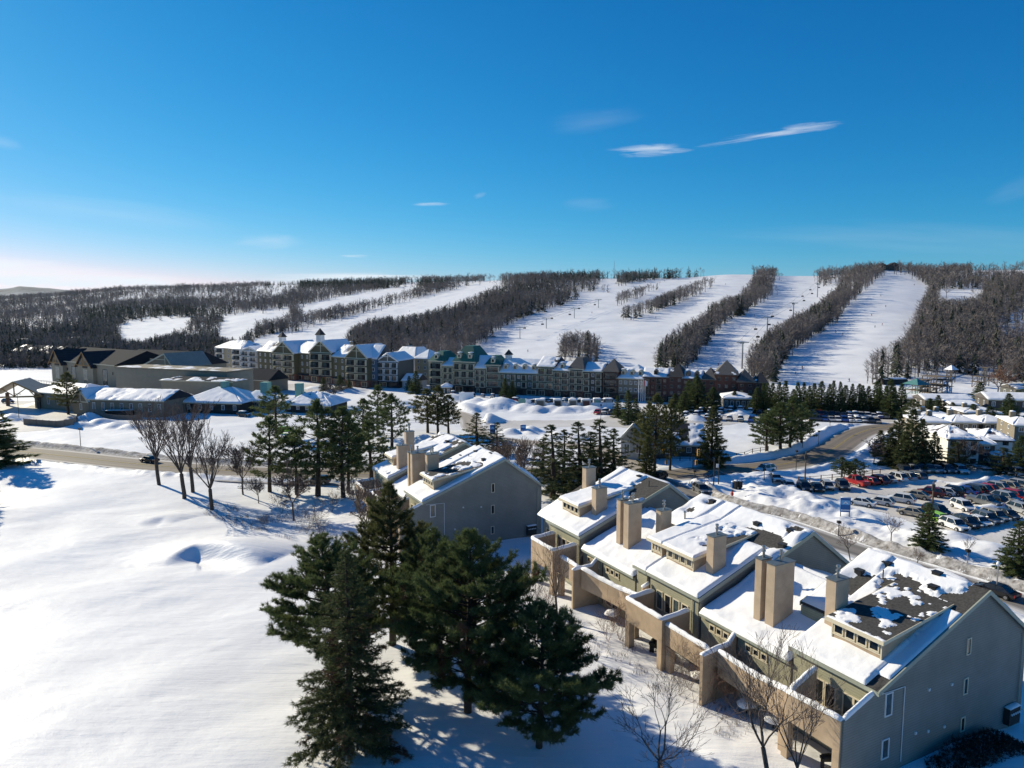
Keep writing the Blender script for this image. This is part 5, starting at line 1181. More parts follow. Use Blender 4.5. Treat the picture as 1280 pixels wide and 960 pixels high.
def forest():
    rng = np.random.default_rng(77); n = 330000
    a = rng.uniform(-.80, .80, n); y = 300 * (2500 / 300.) ** rng.uniform(0, 1, n) ** 1.15; x = a * y
    q = 640 + 893 * a
    d0 = np.interp(q, _q, _d0); d1 = np.interp(q, _q, _d1)
    onhill = (y > d0 * np.where((q > 900) & (q < 975), .84, np.where(q > 1070, .93, .97))) & (y < d1 * 1.10)
    flatleft = (q < 330) & (y > 400) & (y < d0)
    sel = onhill | flatleft; a, y, x, q = a[sel], y[sel], x[sel], q[sel]
    z = zt(x, y); h = rng.normal(11.2, 2.8, len(x)).clip(5, 18) * np.interp(y, [300, 900, 2000], [1.05, 1.0, 1.0]); h = np.where((q < 330) & (y < 760), h * .72, h)
    px, py = PN(x, y, z); tx, ty = PN(x, y, z + h * .92)
    ok = np.ones(len(x), bool)
    jx = (fbm(x / 16., y / 22., 3, 71) - .5) * 16 + rng.normal(0, 1.6, len(x)); jy = (fbm(x / 16., y / 22., 3, 73) - .5) * 7 + rng.normal(0, .8, len(x))
    for r in RUNS:
        for sx, sy in ((px, py), (tx, ty), ((px + tx) / 2, (py + ty) / 2)): ok &= ~inpoly(sx + jx, sy + jy, r)
    for s in STRIPS: ok |= inpoly(px, py, s) & inpoly(tx, ty - 2, s)
    dens = np.ones(len(x))
    for poly, f in SPARSE: dens = np.where(inpoly(px, py, poly), f, dens)
    # clearings and thin places in the wood
    thin = fbm(x / 55., y / 90., 3, 61); dens = dens * np.clip((thin - .36) * 5, np.where(q > 430, .5, .38), 1)
    u = rng.random(len(x)) * np.where(y > 900, 1.3, 1.0)
    # even tree spacing on the ground: thin the near samples, which are denser per square metre
    area_d = 1.0 / (y ** 2); keepd = np.clip((y / 1300.) ** 1.15, .13, 1)
    ok &= u < dens * keepd
    con = np.zeros(len(x), bool); v = rng.random(len(x))
    cn = fbm(x / 80., y / 80., 2, 63)
    base = np.where(cn > .62, .22, .02)
    for poly, f in CONI: base = np.where(inpoly((px + tx) / 2, (py + ty) / 2, poly), f, base)
    con = v < base
    idx = np.where(ok & (px > -60) & (px < 1340))[0]
    x, y, z, h, px, py, con = x[idx], y[idx], z[idx], h[idx], px[idx], py[idx], con[idx]
    bare = np.where(~con)[0]; bare = bare[np.argsort(y[bare] / h[bare])]; first = bare[:300]; rest = bare[300:]
    cidx = np.where(con)[0]; cidx = cidx[np.argsort(y[cidx] / h[cidx])]; cfirst = cidx[:150]; crest = cidx[150:]
    protos = [npmesh('bare_tree', t.reshape(-1, 3), np.arange(len(t) * 3).reshape(-1, 3), HTWIG) for t in (hill_tree_mesh(s, 1) for s in range(5))]
    cpro = [npmesh('spruce_tree', t.reshape(-1, 3), np.arange(len(t) * 3).reshape(-1, 3), HCON) for t in (hill_tree_mesh(s, 1, True) for s in range(3))]
    def place(ids, pr, nm, lbl, cat, grp, wide):
        for k, i in enumerate(ids):
            o = link(nm, pr[k % len(pr)], None, (x[i], y[i], z[i] - .2), rng.uniform(0, 6.28)); s_ = h[i]; w_ = wide * rng.uniform(.85, 1.2); o.scale = (s_ * w_, s_ * w_, s_)
            g = (grp[0] if px[i] < 850 else grp[1]); tag(o, (lbl[0] if px[i] < 850 else lbl[1]), cat, g)
    place(first, protos, 'bare_tree', ('bare brown tree standing in the wood behind the village hotels', 'bare brown tree at the foot of the hill by the right-hand ski runs'), 'bare tree', ('bare trees behind the hotels', 'bare trees by the right-hand ski runs'), 1.15)
    place(cfirst, cpro, 'spruce_tree', ('small dark conifer in the woods beyond the clubhouse', 'small dark conifer in the woods right of the ski runs'), 'spruce tree', ('far conifers beyond the clubhouse', 'far conifers right of the ski runs'), 1.0)
    def mass(name, ids, con_, mt, label, cat):
        tpl = [[hill_tree_mesh(50 + s, 1, con_) for s in range(4)], [hill_tree_mesh(60 + s, 0, con_) for s in range(4)]]
        VV = []
        for lod, cond in ((0, y[ids] < 800), (1, y[ids] >= 800)):
            ii = ids[cond]
            for k in range(4):
                jj = ii[k::4]
                if not len(jj): continue
                t = tpl[lod][k].reshape(-1, 3); an = rng.uniform(0, 6.28, len(jj)); w_ = rng.uniform(.95, 1.45, len(jj)) * h[jj] * (1.1 if not con_ else 1)
                c, s = np.cos(an), np.sin(an); X = (t[None, :, 0] * c[:, None] - t[None, :, 1] * s[:, None]) * w_[:, None] + x[jj][:, None]
                Y = (t[None, :, 0] * s[:, None] + t[None, :, 1] * c[:, None]) * w_[:, None] + y[jj][:, None]; Z = t[None, :, 2] * h[jj][:, None] + z[jj][:, None] - .2
                VV.append(np.stack([X, Y, Z], -1).reshape(-1, 3))
        V = np.concatenate(VV); o = link(name, npmesh(name, V, np.arange(len(V)).reshape(-1, 3), mt)); tag(o, label, cat, kind='stuff'); print(name, len(ids), 'trees', len(V) // 3)
    mass('bare_woodland', rest, False, HTWIG, 'bare brown winter woodland covering the long hillside between the ski runs', 'woodland')
    mass('conifer_woodland', crest, True, HCON, 'dark conifers scattered through the hillside woods', 'woodland')
forest()
# ------------------------------------------------------------------ village buildings
def wallm(name, col, var=.15): return mat(name, col, .85, var, .5, .01, 3)
OLIVE = stripe_mat('olive_board', (.115, .105, .06), (.08, .07, .045), 2, .35, .05, .8, .01, .15, .3)
GREYW = wallm('grey_board', (0.124, 0.124, 0.112)); PALEY = wallm('pale_yellow_render', (0.372, 0.310, 0.205)); CREAMW = wallm('cream_render', (0.310, 0.285, 0.198)); BLUEW = wallm('blue_board', (.06, .11, .17))
WHITEW = wallm('white_render', (0.409, 0.409, 0.397)); PURP = wallm('plum_board', (.10, .07, .09)); TANW = wallm('tan_render', (0.223, 0.192, 0.143)); BEIGE = wallm('beige_panel', (.29, .26, .20)); REDB = mat('red_brick', (.20, .085, .06), .9, .3, 1.5, .01, 12)
DARKB = wallm('dark_timber_wall', (.085, .075, .065)); GRGREEN = wallm('grey_green_board', (0.124, 0.136, 0.105)); ORNG = wallm('orange_render', (.52, .24, .10)); BROWNB = wallm('brown_brick', (.13, .085, .065)); DKRED = wallm('dark_red_brick', (.13, .06, .05))
ROOFG = mat('green_copper_roof', (.025, .13, .10), .6, .3, 1.2); ROOFD = mat('dark_slate_roof', (.045, .045, .05), .85, .35, 1.5); ROOFB = stripe_mat('dark_metal_roof', (.03, .035, .045), (.015, .018, .024), 0, .9, .12, .95, .0, .2, .5); ROOFT = stripe_mat('pale_metal_roof', (.34, .31, .25), (.22, .20, .16), 1, .8, .08, .55, .02, .2, .5)
ROOFGR = mat('grey_shingle_roof', (.13, .12, .115), .9, .4, 2); ROOFP = mat('purple_grey_shingle_roof', (.115, .10, .12), .9, .3, 2); ROOFTEAL = mat('teal_metal_roof', (.10, .26, .24), .5, .3, 1.4); TEAL = mat('teal_paint', (.16, .34, .30), .7, .2, 1)
TIMB = mat('honey_timber', (.36, .21, .08), .7, .3, 2); SHOP = mat('shop_glass', (.02, .022, .025), .15, .3, 1.5); SHOPF = mat('dark_shopfront', (.04, .038, .036), .8, .3, 1); DULL = mat('dull_brown_trim', (.20, .17, .14), .8, .1, 2); CONDO = wallm('condo_white_render', (.74, .72, .66), .06)
TRIMC = mat('pale_cream_trim', (.58, .54, .41), .7, .05, 2); TRIMW = mat('white_trim', (.72, .72, .72), .6, .05, 2)
ROOFB.node_tree.nodes['Principled BSDF'].inputs['Specular IOR Level'].default_value = .08
RAILM = mat('dark_rail', (.03, .03, .03), .6)
BALC = {}
def balcony(parent, x, z, w, h, trim, rail=True):
    """recessed balcony bay: flat dark panel for the shaded recess, framed, with floor and railing"""
    k = (round(w, 1), round(h, 1), trim.name)
    if k not in BALC:
        b = MB(); f = .16
        b.box(-w / 2, w / 2, -.9, .05, 0, .14).box(-w / 2, -w / 2 + f, -.95, .05, .141, h - .001).box(w / 2 - f, w / 2, -.95, .05, .141, h - .001).box(-w / 2, w / 2, -.90, .05, h, h + .1)
        d = MB(); d.box(-w / 2 + f + .05, w / 2 - f - .05, -.04, .04, .15, h - .05)  # dark pane colours in the shade of the recess
        for i in range(int(w / .28)): b.box(-w / 2 + f + i * .28, -w / 2 + f + i * .28 + .05, -.86, -.82, .16, .95, 2)
        b.box(-w / 2 + f, w / 2 - f, -.88, -.80, .96, 1.04, 2)
        b.add(d.v, d.f, 1); b.box(-w * .32, -w * .02, -.10, -.045, .2, h * .82, 3)
        BALC[k] = b.mesh('balcony', [trim, GLASS, RAILM, GLASSB])
    return link('balcony', BALC[k], parent, (x, 0, z))
def house(label, L, Rt, eave, ridge, depth, roof, wall, rmat, cat='hotel', name='hotel', snow=.8, floors=4, bays='w', trim=None, ground=None, cupola=None, dormers=0, group='village hotel buildings', apexx=.5, snowseed=0, side_win=True, chim=0, over=.5, hipk=.28, ang=0.0, tower=False, winw=1.1, bg=None, snowl=.32):
    snowseed = snowseed or int(L[0]) % 97
    p0, p1 = P(*L), P(*Rt); v = p1 - p0; W_ = v.length; rz = math.atan2(v.y, v.x) + R(ang)
    if ang: W_ *= 1.0
    g0 = min(zt1(p0.x, p0.y), zt1(p1.x, p1.y))
    pm = (p0 + p1) / 2; ez = Ztop(pm.x, pm.y, eave); T_ = thing(name, label, cat, (p0.x, p0.y, 0), rz, group)
    rd = depth / 2 if roof in ('side', 'hip', 'pyr', 'mansard') else 0
    rx, ry = pm.x - math.sin(rz) * rd, pm.y + math.cos(rz) * rd
    z1 = Ztop(rx, ry, ridge); D_ = depth; o = over; H_ = ez
    b = MB(); gz = -1.5
    fh = (ez - .4) / floors
    b.box(0, W_, 0, D_, gz if not ground else fh, ez)
    if ground: g = MB(); g.box(.03, W_ - .03, .03, D_ - .03, gz, fh + .02)
    wl = b.build('wall', wall, T_)
    if ground: g.build('ground_floor', ground, T_)
    # ---- roof
    r = MB(); ss = []; sd_ = []
    A, B_, C_, Dd = (-o, -o, ez), (W_ + o, -o, ez), (W_ + o, D_ + o, ez), (-o, D_ + o, ez)
    def rp(pts): r.poly(pts)
    if roof == 'side':
        m0, m1 = (-o, D_ / 2, z1), (W_ + o, D_ / 2, z1)
        r.prism([(-o, -o, ez), (-o, D_ / 2, z1), (-o, D_ + o, ez)], (W_ + 2 * o, 0, 0)); ss = [(A, B_, m1, m0), (C_, Dd, m0, m1)]
        gw = MB()
    elif roof == 'front':
        ax = W_ * apexx; m0, m1 = (ax, -o, z1), (ax, D_ + o, z1)
        r.prism([(-o, -o, ez), (ax, -o, z1), (W_ + o, -o, ez), (W_ + o, -o, ez - .3), (ax, -o, z1 - .45), (-o, -o, ez - .3)], (0, D_ + 2 * o, 0)); ss = [(Dd, A, m0, m1), (B_, C_, m1, m0)]
        w2 = MB(); w2.prism([(0, 0, ez - .02), (ax, 0, z1 - .42), (W_, 0, ez - .02)], (0, D_, 0)); w2.build('gable_wall', wall, T_)
        t = MB(); tr = .34
        for (xa, za, xb, zb) in ((-o, ez, ax, z1), (W_ + o, ez, ax, z1)):
            t.prism([(xa, -o - .06, za - .05), (xb, -o - .06, zb - .05), (xb, -o - .06, zb - .7), (xa, -o - .06, za - .65)], (0, .05, 0))
        t.box(0, W_, -.14, -.01, ez - .45, ez - .1).box(ax - .14, ax + .14, -.13, -.012, ez - .08, z1 - .6)
        zz = ez + (z1 - ez) * .52; t.box(W_ * .26, W_ * .74, -.12, -.011, zz - .12, zz + .12)
        t.build('gable_trim', trim or TRIMC, T_)
    elif roof in ('hip', 'pyr', 'mansard'):
        k = hipk if roof == 'hip' else (.5 if roof == 'pyr' else .30); kx = min(W_ * .5, (D_ * .5 if roof == 'hip' else W_ * k))
        if roof == 'mansard': y0, y1 = D_ * .28, D_ * .72; kx = min(W_ * .30, (z1 - ez) * .5)
        elif roof == 'pyr': y0 = y1 = D_ / 2; kx = W_ / 2
        else: y0 = y1 = D_ / 2
        a2, b2, c2, d2 = (kx, y0, z1), (W_ - kx, y0, z1), (W_ - kx, y1, z1), (kx, y1, z1)
        for q in ([A, B_, b2, a2], [B_, C_, c2, b2], [C_, Dd, d2, c2], [Dd, A, a2, d2]):
            u = [q[0], q[1], q[2]] + ([q[3]] if (Vector(q[3]) - Vector(q[2])).length > .05 else []); r.poly(u)
        if roof == 'mansard': r.poly([a2, b2, c2, d2])
        r.poly([Dd, C_, B_, A]); ss = [(A, B_, b2, a2), (B_, C_, c2, b2), (Dd, A, a2, d2)]
    else:
        r.box(-.2, W_ + .2, -.2, D_ + .2, ez, ez + .5); ss = [((0, 0, ez + .42), (W_, 0, ez + .42), (W_, D_, ez + .42), (0, D_, ez + .42))]
    rf = r.build('roof', rmat, T_)
    if roof != 'flat':
        fb = MB(); fb.box(-o, W_ + o, -o - .05, -o, ez - .28, ez + .03) if roof != 'front' else fb.box(-o - .05, -o, -o, D_ + o, ez - .28, ez)
        fb.build('fascia', trim or TRIMC, rf)
    if snow > 0:
        for i, q in enumerate(ss):
            lev = 1 - snow
            snow_sheet('roof_snow', *q, snowl if roof != 'flat' else .35, rf, step=max(.45, W_ / 40), cover=(None if snow >= 1 else (lambda u, vv, x, y, i=i: np.clip((nz(x, y, snowseed + i, 3.0) - lev * .75 - .12) * 7 + .4 + 1.2 * (.4 - vv), -1, 1))), seed=snowseed + i, edge=.5)
    # ---- openings
    nf = floors - (1 if ground else 0); z_0 = fh if ground else .3
    if bays and bays[0] == 'b':       # b<n> balcony bays
        n = int(bays[1:]); bw = W_ / n
        for i in range(n):
            for f in range(nf): balcony(T_, bw * (i + .5), z_0 + f * fh + .1, bw * .86, fh * .80, trim or TRIMC)
    elif bays and bays[0] == 'w':
        n = int(bays[1:]) if len(bays) > 1 else max(1, int(W_ / 3.2)); bw = W_ / n
        for i in range(n):
            for f in range(nf): window(T_, (bw * (i + .5), -.03, z_0 + (f + .55) * fh), 0, winw, fh * .52, trim or TRIMW, GLASS if (i * 7 + f * 3) % 5 else GLASSB, 2, .12, sub=False)
    elif bays and bays[0] == 'm':     # mixed: balcony, window, balcony
        n = int(bays[1:]); bw = W_ / n
        for i in range(n):
            for f in range(nf):
                if i % 2 == 0: balcony(T_, bw * (i + .5), z_0 + f * fh + .1, bw * .9, fh * .80, trim or TRIMC)
                else: window(T_, (bw * (i + .5), -.03, z_0 + (f + .55) * fh), 0, 1.1, fh * .52, trim or TRIMW, GLASS, 2, .12, sub=False)
    if side_win and bays:
        for yy in (D_ * .3, D_ * .7):
            for f in range(nf): window(T_, (-.03, yy, z_0 + (f + .55) * fh), R(-90), 1.1, fh * .5, trim or TRIMW, GLASS, 2, .12, sub=False)
    if ground:
        n = max(2, int(W_ / 4)); bw = W_ / n
        for i in range(n): window(T_, (bw * (i + .5), -.0, fh * .46), 0, bw * .72, fh * .70, SHOPF if i % 2 else TRIMC, SHOP, 2, .14, name='shop_window', sub=False)
        if floors > 3 and W_ > 9: MB().prism([(.2, -.02, fh + .1), (W_ - .2, -.02, fh + .1), (W_ - .2, -1.3, fh - .35), (.2, -1.3, fh - .35)], (0, 0, .12)).build('awning', ROOFD, T_)
    for i in range(dormers):
        x = W_ * (i + .5) / dormers; t = .22; zc = ez + (z1 - ez) * t; yc = -o + (D_ / 2 + o) * t if roof != 'mansard' else (-o + (D_ * .28 + o) * t)
        b = MB(); b.prism([(x - .8, yc - .35, zc), (x + .8, yc - .35, zc), (x + .8, yc - .35, zc + 1.5), (x, yc - .35, zc + 2.3), (x - .8, yc - .35, zc + 1.5)], (0, 2.2, 0)); dd = b.build('dormer', trim or TRIMC, rf)
        window(dd, (x, yc - .37, zc + .85), 0, .95, 1.1, TRIMW, GLASS, 2, .1, sub=False) if False else MB().box(x - .45, x + .45, yc - .40, yc - .34, zc + .3, zc + 1.4).build('window', GLASS, dd)
        MB().cap([(x, yc - .4, zc + 2.2), (x, yc + 1.9, zc + 2.2)], 1.5, .35).build('snow_cap', RSNOW, dd, smooth=True)
    if cupola:
        fx, topy, wd = cupola; x = W_ * fx; zt_ = Ztop(rx, ry, topy); bz = z1 - .8; hh = zt_ - bz
        b = MB(); b.box(x - wd / 2, x + wd / 2, rd - wd / 2, rd + wd / 2, bz, bz + hh * .50); cp = b.build('cupola', TRIMW, rf)
        MB().box(x - wd * .33, x + wd * .33, rd - wd / 2 - .05, rd - wd / 2 - .01, bz + hh * .12, bz + hh * .42).build('louvre', SHOPF, cp) if False else None
        q = wd * .68; b = MB(); b.v = [(x - q, rd - q, bz + hh * .5), (x + q, rd - q, bz + hh * .5), (x + q, rd + q, bz + hh * .5), (x - q, rd + q, bz + hh * .5), (x, rd, zt_)]; b.f = [(0, 1, 4), (1, 2, 4), (2, 3, 4), (3, 0, 4), (3, 2, 1, 0)]; b.m = [0] * 5; b.build('cupola_roof', ROOFD, cp)
    for i in range(chim):
        x = W_ * (.3 + .4 * i); b = MB(); b.box(x - .6, x + .6, D_ * .55, D_ * .55 + 1.1, ez, z1 + 1.3); c = b.build('chimney', TANW, rf)
        MB().cap([(x - .5, D_ * .55 + .55, z1 + 1.3), (x + .5, D_ * .55 + .55, z1 + 1.3)], 1.1, .3).build('snow_cap', RSNOW, c, smooth=True)
    return T_, W_, ez, z1
# hotel row, far left to near right ---------------------------------------
house('pale yellow hotel wing with white balconies, leftmost of the village row', (271, 462), (303, 466), 435, 425, 15, 'hip', PALEY, ROOFGR, snow=.55, floors=4, bays='m3', trim=TRIMW)
house('narrow white-balconied hotel bay between the pale yellow wing and the plum strip', (303.3, 466), (323, 468), 438, 433, 14, 'front', WHITEW, ROOFGR, snow=.7, floors=4, bays='b2', trim=TRIMW)
house('olive hotel block with a plum corner and white lantern cupola, left of the first gable', (323.3, 469), (342, 471), 439, 426, 15, 'side', OLIVE, ROOFGR, snow=.6, floors=4, bays='w3', cupola=(.8, 414, 2.6), ground=REDB)
house('olive gabled hotel front with six cream-framed balconies, leftmost of the three big gables', (342.3, 473), (369, 476), 441, 426, 16, 'front', OLIVE, ROOFGR, snow=.9, floors=4, bays='b2', ground=REDB)
house('olive link building with a small roof lantern, between the first and second big gables', (369.3, 475), (388, 477), 441, 427, 14, 'side', OLIVE, ROOFD, snow=.75, floors=4, bays='w3', ground=REDB, cupola=(.95, 419, 1.8))
house('olive gabled hotel front under the pointed clock-like cupola, middle of the three big gables', (388.3, 478), (416, 480), 440, 425, 16, 'front', OLIVE, ROOFGR, snow=.9, floors=4, bays='b2', ground=REDB, cupola=(.5, 410, 2.6))
house('olive link building with a broad chimney, between the second and third big gables', (416.3, 480), (433, 482), 446, 431, 14, 'side', OLIVE, ROOFGR, snow=.5, floors=4, bays='w2', ground=REDB, chim=1)
house('olive gabled hotel front with a blue-shaded snowy roof, rightmost of the three big gables', (433.3, 483), (460, 485), 447, 431, 16, 'front', OLIVE, ROOFGR, snow=.9, floors=4, bays='b2', ground=REDB)
house('narrow dark blue hotel bay with a column of white windows', (460.3, 484), (472, 484.5), 448, 431, 14, 'side', BLUEW, ROOFGR, snow=.9, floors=4, bays='w1', ground=DARKB, trim=TRIMW, winw=1.9)
house('grey hotel bay with long white balcony rails under a low broad gable', (472.3, 484), (498, 485), 451, 441, 15, 'front', GREYW, ROOFGR, snow=.8, floors=4, bays='b3', trim=TRIMW, ground=SHOPF)
house('white render hotel set back behind, with steep snow-blue spires', (494, 471), (520, 473), 446, 433, 12, 'mansard', WHITEW, ROOFD, snow=.9, floors=4, bays='w3', trim=TRIMW, cupola=(.3, 428, 2.0))
house('pale yellow building with snowy hipped roof left of the green-roofed hotel', (519, 480), (536, 481), 448, 437, 12, 'hip', PALEY, ROOFD, snow=.9, floors=4, bays='w2', trim=TRIMW)
house('hotel tower with a steep green roof, leftmost of the three green roofs', (537, 489), (554, 490), 451, 438.5, 13, 'mansard', CREAMW, ROOFG, snow=0, floors=4, bays='b1', ground=SHOPF, dormers=1)
house('cream hotel link under a snowy roof between the left and tallest green roofs', (554.3, 490), (567, 490.5), 457, 447, 12, 'side', CREAMW, ROOFG, snow=.9, floors=4, bays='b2', ground=SHOPF)
house('cream hotel front under the tallest steep green roof', (567.3, 490.5), (594, 492), 452, 432, 14, 'mansard', CREAMW, ROOFG, snow=0, floors=4, bays='b3', ground=SHOPF, dormers=2)
house('cream hotel link with a snow-choked roof right of the tallest green roof', (594.3, 492), (607, 492.5), 460, 444, 12, 'side', CREAMW, ROOFD, snow=.8, floors=4, bays='b2', ground=SHOPF)
house('hotel tower with a squat green roof, rightmost of the three green roofs', (607.3, 492.5), (625, 493), 456, 444, 13, 'mansard', CREAMW, ROOFG, snow=.0, floors=4, bays='b1', ground=SHOPF, dormers=1)
house('long grey-green hotel wing with snowy dormered roof, right of the green roofs', (625.3, 493), (672, 495), 466, 448, 15, 'side', GRGREEN, ROOFD, snow=.85, floors=3, bays='m7', ground=SHOPF, dormers=4, cupola=(.06, 437, 2.2))
house('narrow hotel block with a tall tan side gable and blue-shaded roof', (672.3, 495), (692, 496), 458, 445, 15, 'side', GRGREEN, ROOFD, snow=.55, floors=4, bays='b2', ground=SHOPF)
house('dark hotel bay with a pointed snowy dormer between the tan side gable and dark mansard', (692.3, 496), (711, 497), 463, 452, 13, 'side', DARKB, ROOFD, snow=.9, floors=4, bays='b2', ground=SHOPF, dormers=1)
house('dark hotel tower with a flat-topped black mansard roof', (711.3, 497), (729, 498), 461, 446, 13, 'mansard', GREYW, ROOFGR, snow=0, floors=4, bays='b2', ground=DKRED)
house('dark hotel link with snow on its roof right of the black mansard', (729.3, 498), (752, 499), 464, 453, 13, 'side', DARKB, ROOFD, snow=.85, floors=4, bays='m3', ground=SHOPF)
house('slim red brick tower with a sharp grey pyramid roof, left of the flagpoles', (753, 499), (772, 500), 464, 448, 10, 'pyr', REDB, ROOFGR, snow=.14, floors=4, bays='b1', ground=SHOPF, trim=DULL, tower=True)
house('hotel wing with a broad white snowy roof behind the flagpoles', (772.3, 500), (804, 502), 473, 456, 16, 'hip', TANW, ROOFD, snow=1, floors=3, bays='w5', ground=BROWNB, dormers=3)
house('dark red brick hotel section with a small snowy corner tower, right of the flagpoles', (804.3, 502), (834, 503), 471, 460, 14, 'side', DKRED, ROOFD, snow=.8, floors=4, bays='m4', ground=SHOPF, trim=DULL, dormers=1)
house('dark pyramid-roofed hotel tower with snow along its eaves, left of the brick tower', (834.3, 503), (853, 504), 470, 454, 11, 'pyr', DKRED, ROOFD, snow=.14, floors=4, bays='w2', ground=SHOPF, trim=DULL)
house('dark red brick hotel wing behind the pines with a snow-covered roof', (853.3, 504), (875, 505), 473, 463, 14, 'side', DKRED, ROOFD, snow=.95, floors=4, bays='w4', ground=SHOPF, trim=DULL, dormers=2)
house('dark brick hotel bay with a small pyramid roof beside the tallest brick tower', (875.3, 505), (893, 506), 474, 459, 10, 'pyr', DKRED, ROOFGR, snow=.14, floors=4, bays='w2', ground=SHOPF, trim=DULL)
house('tallest red brick tower of the village with a great grey pyramid roof', (893.3, 506), (921, 507), 468, 450, 15, 'pyr', REDB, ROOFGR, snow=.14, floors=4, bays='w3', ground=SHOPF, trim=DULL)
house('dark brick hotel bay with a narrow pyramid roof right of the tallest brick tower', (921.3, 508), (942, 508.5), 477, 461, 9, 'pyr', DKRED, ROOFGR, snow=.14, floors=4, bays='w2', ground=SHOPF, trim=DULL)
house('last dark brick bay at the right end of the village row', (942.3, 508.5), (958, 509), 478, 464, 9, 'pyr', DKRED, ROOFD, snow=.14, floors=4, bays='w2', ground=SHOPF, trim=DULL)
house('low pavilion with a blue-shaded snowy hipped roof at the foot of the tallest brick tower', (904, 513), (940, 514), 498, 490, 11, 'hip', DARKB, ROOFD, cat='pavilion', name='pavilion', snow=1, floors=1, bays='w5', group=None)
house('white cottage-like annexe with a snowy roof between the white and yellow hotels', (503, 485), (521, 486), 476, 467, 8, 'side', WHITEW, ROOFD, cat='annexe', name='annexe', snow=1, floors=1, bays='w2', group=None)
house('little snow-roofed kiosk in front of the leftmost green roof', (551, 494), (564, 494), 484, 479, 4, 'hip', DARKB, ROOFD, cat='kiosk', name='kiosk', snow=1, floors=1, bays='w2', group=None)
# clubhouse and its wings -------------------------------------------------
CB = 'clubhouse buildings'
house('long low tan building far left behind the clubhouse hall', (16, 449), (68, 453), 440, 432, 16, 'side', TANW, ROOFB, cat='building', name='building', snow=.35, floors=1, bays='w6', group=CB)
T_, W_, ez, z1 = house('clubhouse hall with a dark metal roof and two timber-trussed gables', (69, 479), (146, 489), 453, 436, 26, 'side', BEIGE, ROOFB, cat='clubhouse', name='clubhouse', snow=0, floors=1, bays='', group=CB, over=.8)
house('dark metal-roofed back range of the clubhouse, running on behind the blank beige hall', (146.5, 478), (228, 484), 456, 438, 24, 'side', BEIGE, ROOFB, cat='clubhouse', name='clubhouse_range', snow=.08, floors=1, bays='', group=CB, over=.8) if True else None
for gx, w_, nb in ((.09, .21, 1), (.56, .25, 1)):
    x0, x1 = W_ * gx - W_ * w_ / 2 + W_ * .03, W_ * gx + W_ * w_ / 2 + W_ * .03; xm = (x0 + x1) / 2; za = z1 - .3
    MB().prism([(x0 + .3, -1.5, -1.5), (x1 - .3, -1.5, -1.5), (x1 - .3, -1.5, ez - 1.0), (xm, -1.5, za - .9), (x0 + .3, -1.5, ez - 1.0)], (0, 1.48, 0)).build('gable_wall', BEIGE, T_)
    MB().prism([(x0 - .5, -2.6, ez - 1.6), (xm, -2.6, za), (x1 + .5, -2.6, ez - 1.6), (x1 + .5, -2.6, ez - 1.95), (xm, -2.6, za - .4), (x0 - .5, -2.6, ez - 1.95)], (0, 14, 0)).build('gable_roof', ROOFB, T_)
    t = MB()
    for xa, s in ((x0 - .5, 1), (x1 + .5, -1)): t.prism([(xa, -2.66, ez - 1.6), (xm, -2.66, za + .04), (xm, -2.66, za - .5), (xa, -2.66, ez - 2.1)], (0, .05, 0))
    t.box(x0 + .3, x1 - .3, -2.4, -2.1, ez - 1.1, ez - .75); t.tube((xm, -2.3, ez - 1), (xm, -2.3, za - .4), .16, .16, 6); t.tube((xm, -2.3, ez - .9), (xm - 1.9, -2.3, ez + .9), .13, .13, 6); t.tube((xm, -2.3, ez - .9), (xm + 1.9, -2.3, ez + .9), .13, .13, 6)
    t.tube((x0 + .9, -2.3, ez - .9), (x0 + 1.3, -2.3, ez + .1), .13, .13, 6); t.tube((x1 - .9, -2.3, ez - .9), (x1 - 1.3, -2.3, ez + .1), .13, .13, 6)
    t.build('timber_truss', TIMB, T_)
    window(T_, (xm, -1.53, ez * .42), 0, 3.4, ez * .62, TRIMC, GLASSB, 3, .16, sub=False); MB().box(xm - 2.2, xm + 2.2, -1.6, -1.51, ez * .80, ez * .92).build('dark_panel', SHOPF, T_)
for fx in (.34, .84): window(T_, (W_ * fx, -.03, ez * .44), 0, 3.6, ez * .72, SHOPF, GLASSB, 3, .16, sub=False)
for fx in (.24, .45, .70, .96): MB().box(W_ * fx - .2, W_ * fx + .2, -.25, -.01, ez * .62, ez * .72).build('wall_lamp', BLACK, T_)
d = thing('terrace_deck', 'snow-covered terrace deck with railing in front of the clubhouse hall', 'deck', P(50, 481), T_.rotation_euler.z)
MB().box(0, W_ + 8, -6, 0, .2, 2.2).build('deck', TANW, d); MB().cap([(0, -3, 2.2), (W_ + 8, -3, 2.2)], 6, .3).build('deck_snow', RSNOW, d, smooth=True)
r_ = MB(); [r_.box(i * 1.5, i * 1.5 + .08, -5.9, -5.82, 2.2, 3.3) for i in range(int((W_ + 8) / 1.5))]; r_.box(0, W_ + 8, -5.92, -5.80, 3.3, 3.38); r_.build('railing', WOODD, d)
house('big blank beige hall joined to the right of the clubhouse', (146.5, 497), (285, 506), 463, 461, 13, 'flat', BEIGE, TANW, cat='hall', name='hall', snow=.35, floors=2, bays='', group=CB)
house('lower windowless block with a dark edged roof in front of the blank hall', (203, 508), (292, 511), 476, 471, 10, 'hip', BEIGE, ROOFB, cat='block', name='hall_annexe', snow=.3, floors=1, bays='', group=CB, hipk=.1)
house('small tan-roofed gable rising behind the blank hall', (180, 487), (218, 490), 458, 441, 18, 'front', TANW, ROOFT, cat='gable', name='hall_gable', snow=.12, floors=2, bays='', group=CB, apexx=.75)
house('low clubhouse wing with a snowy roof right of the timber entrance canopy', (44, 510), (104, 516), 492, 479, 14, 'hip', TANW, ROOFB, cat='wing', name='clubhouse_wing', snow=1, floors=1, bays='w5', group=CB)
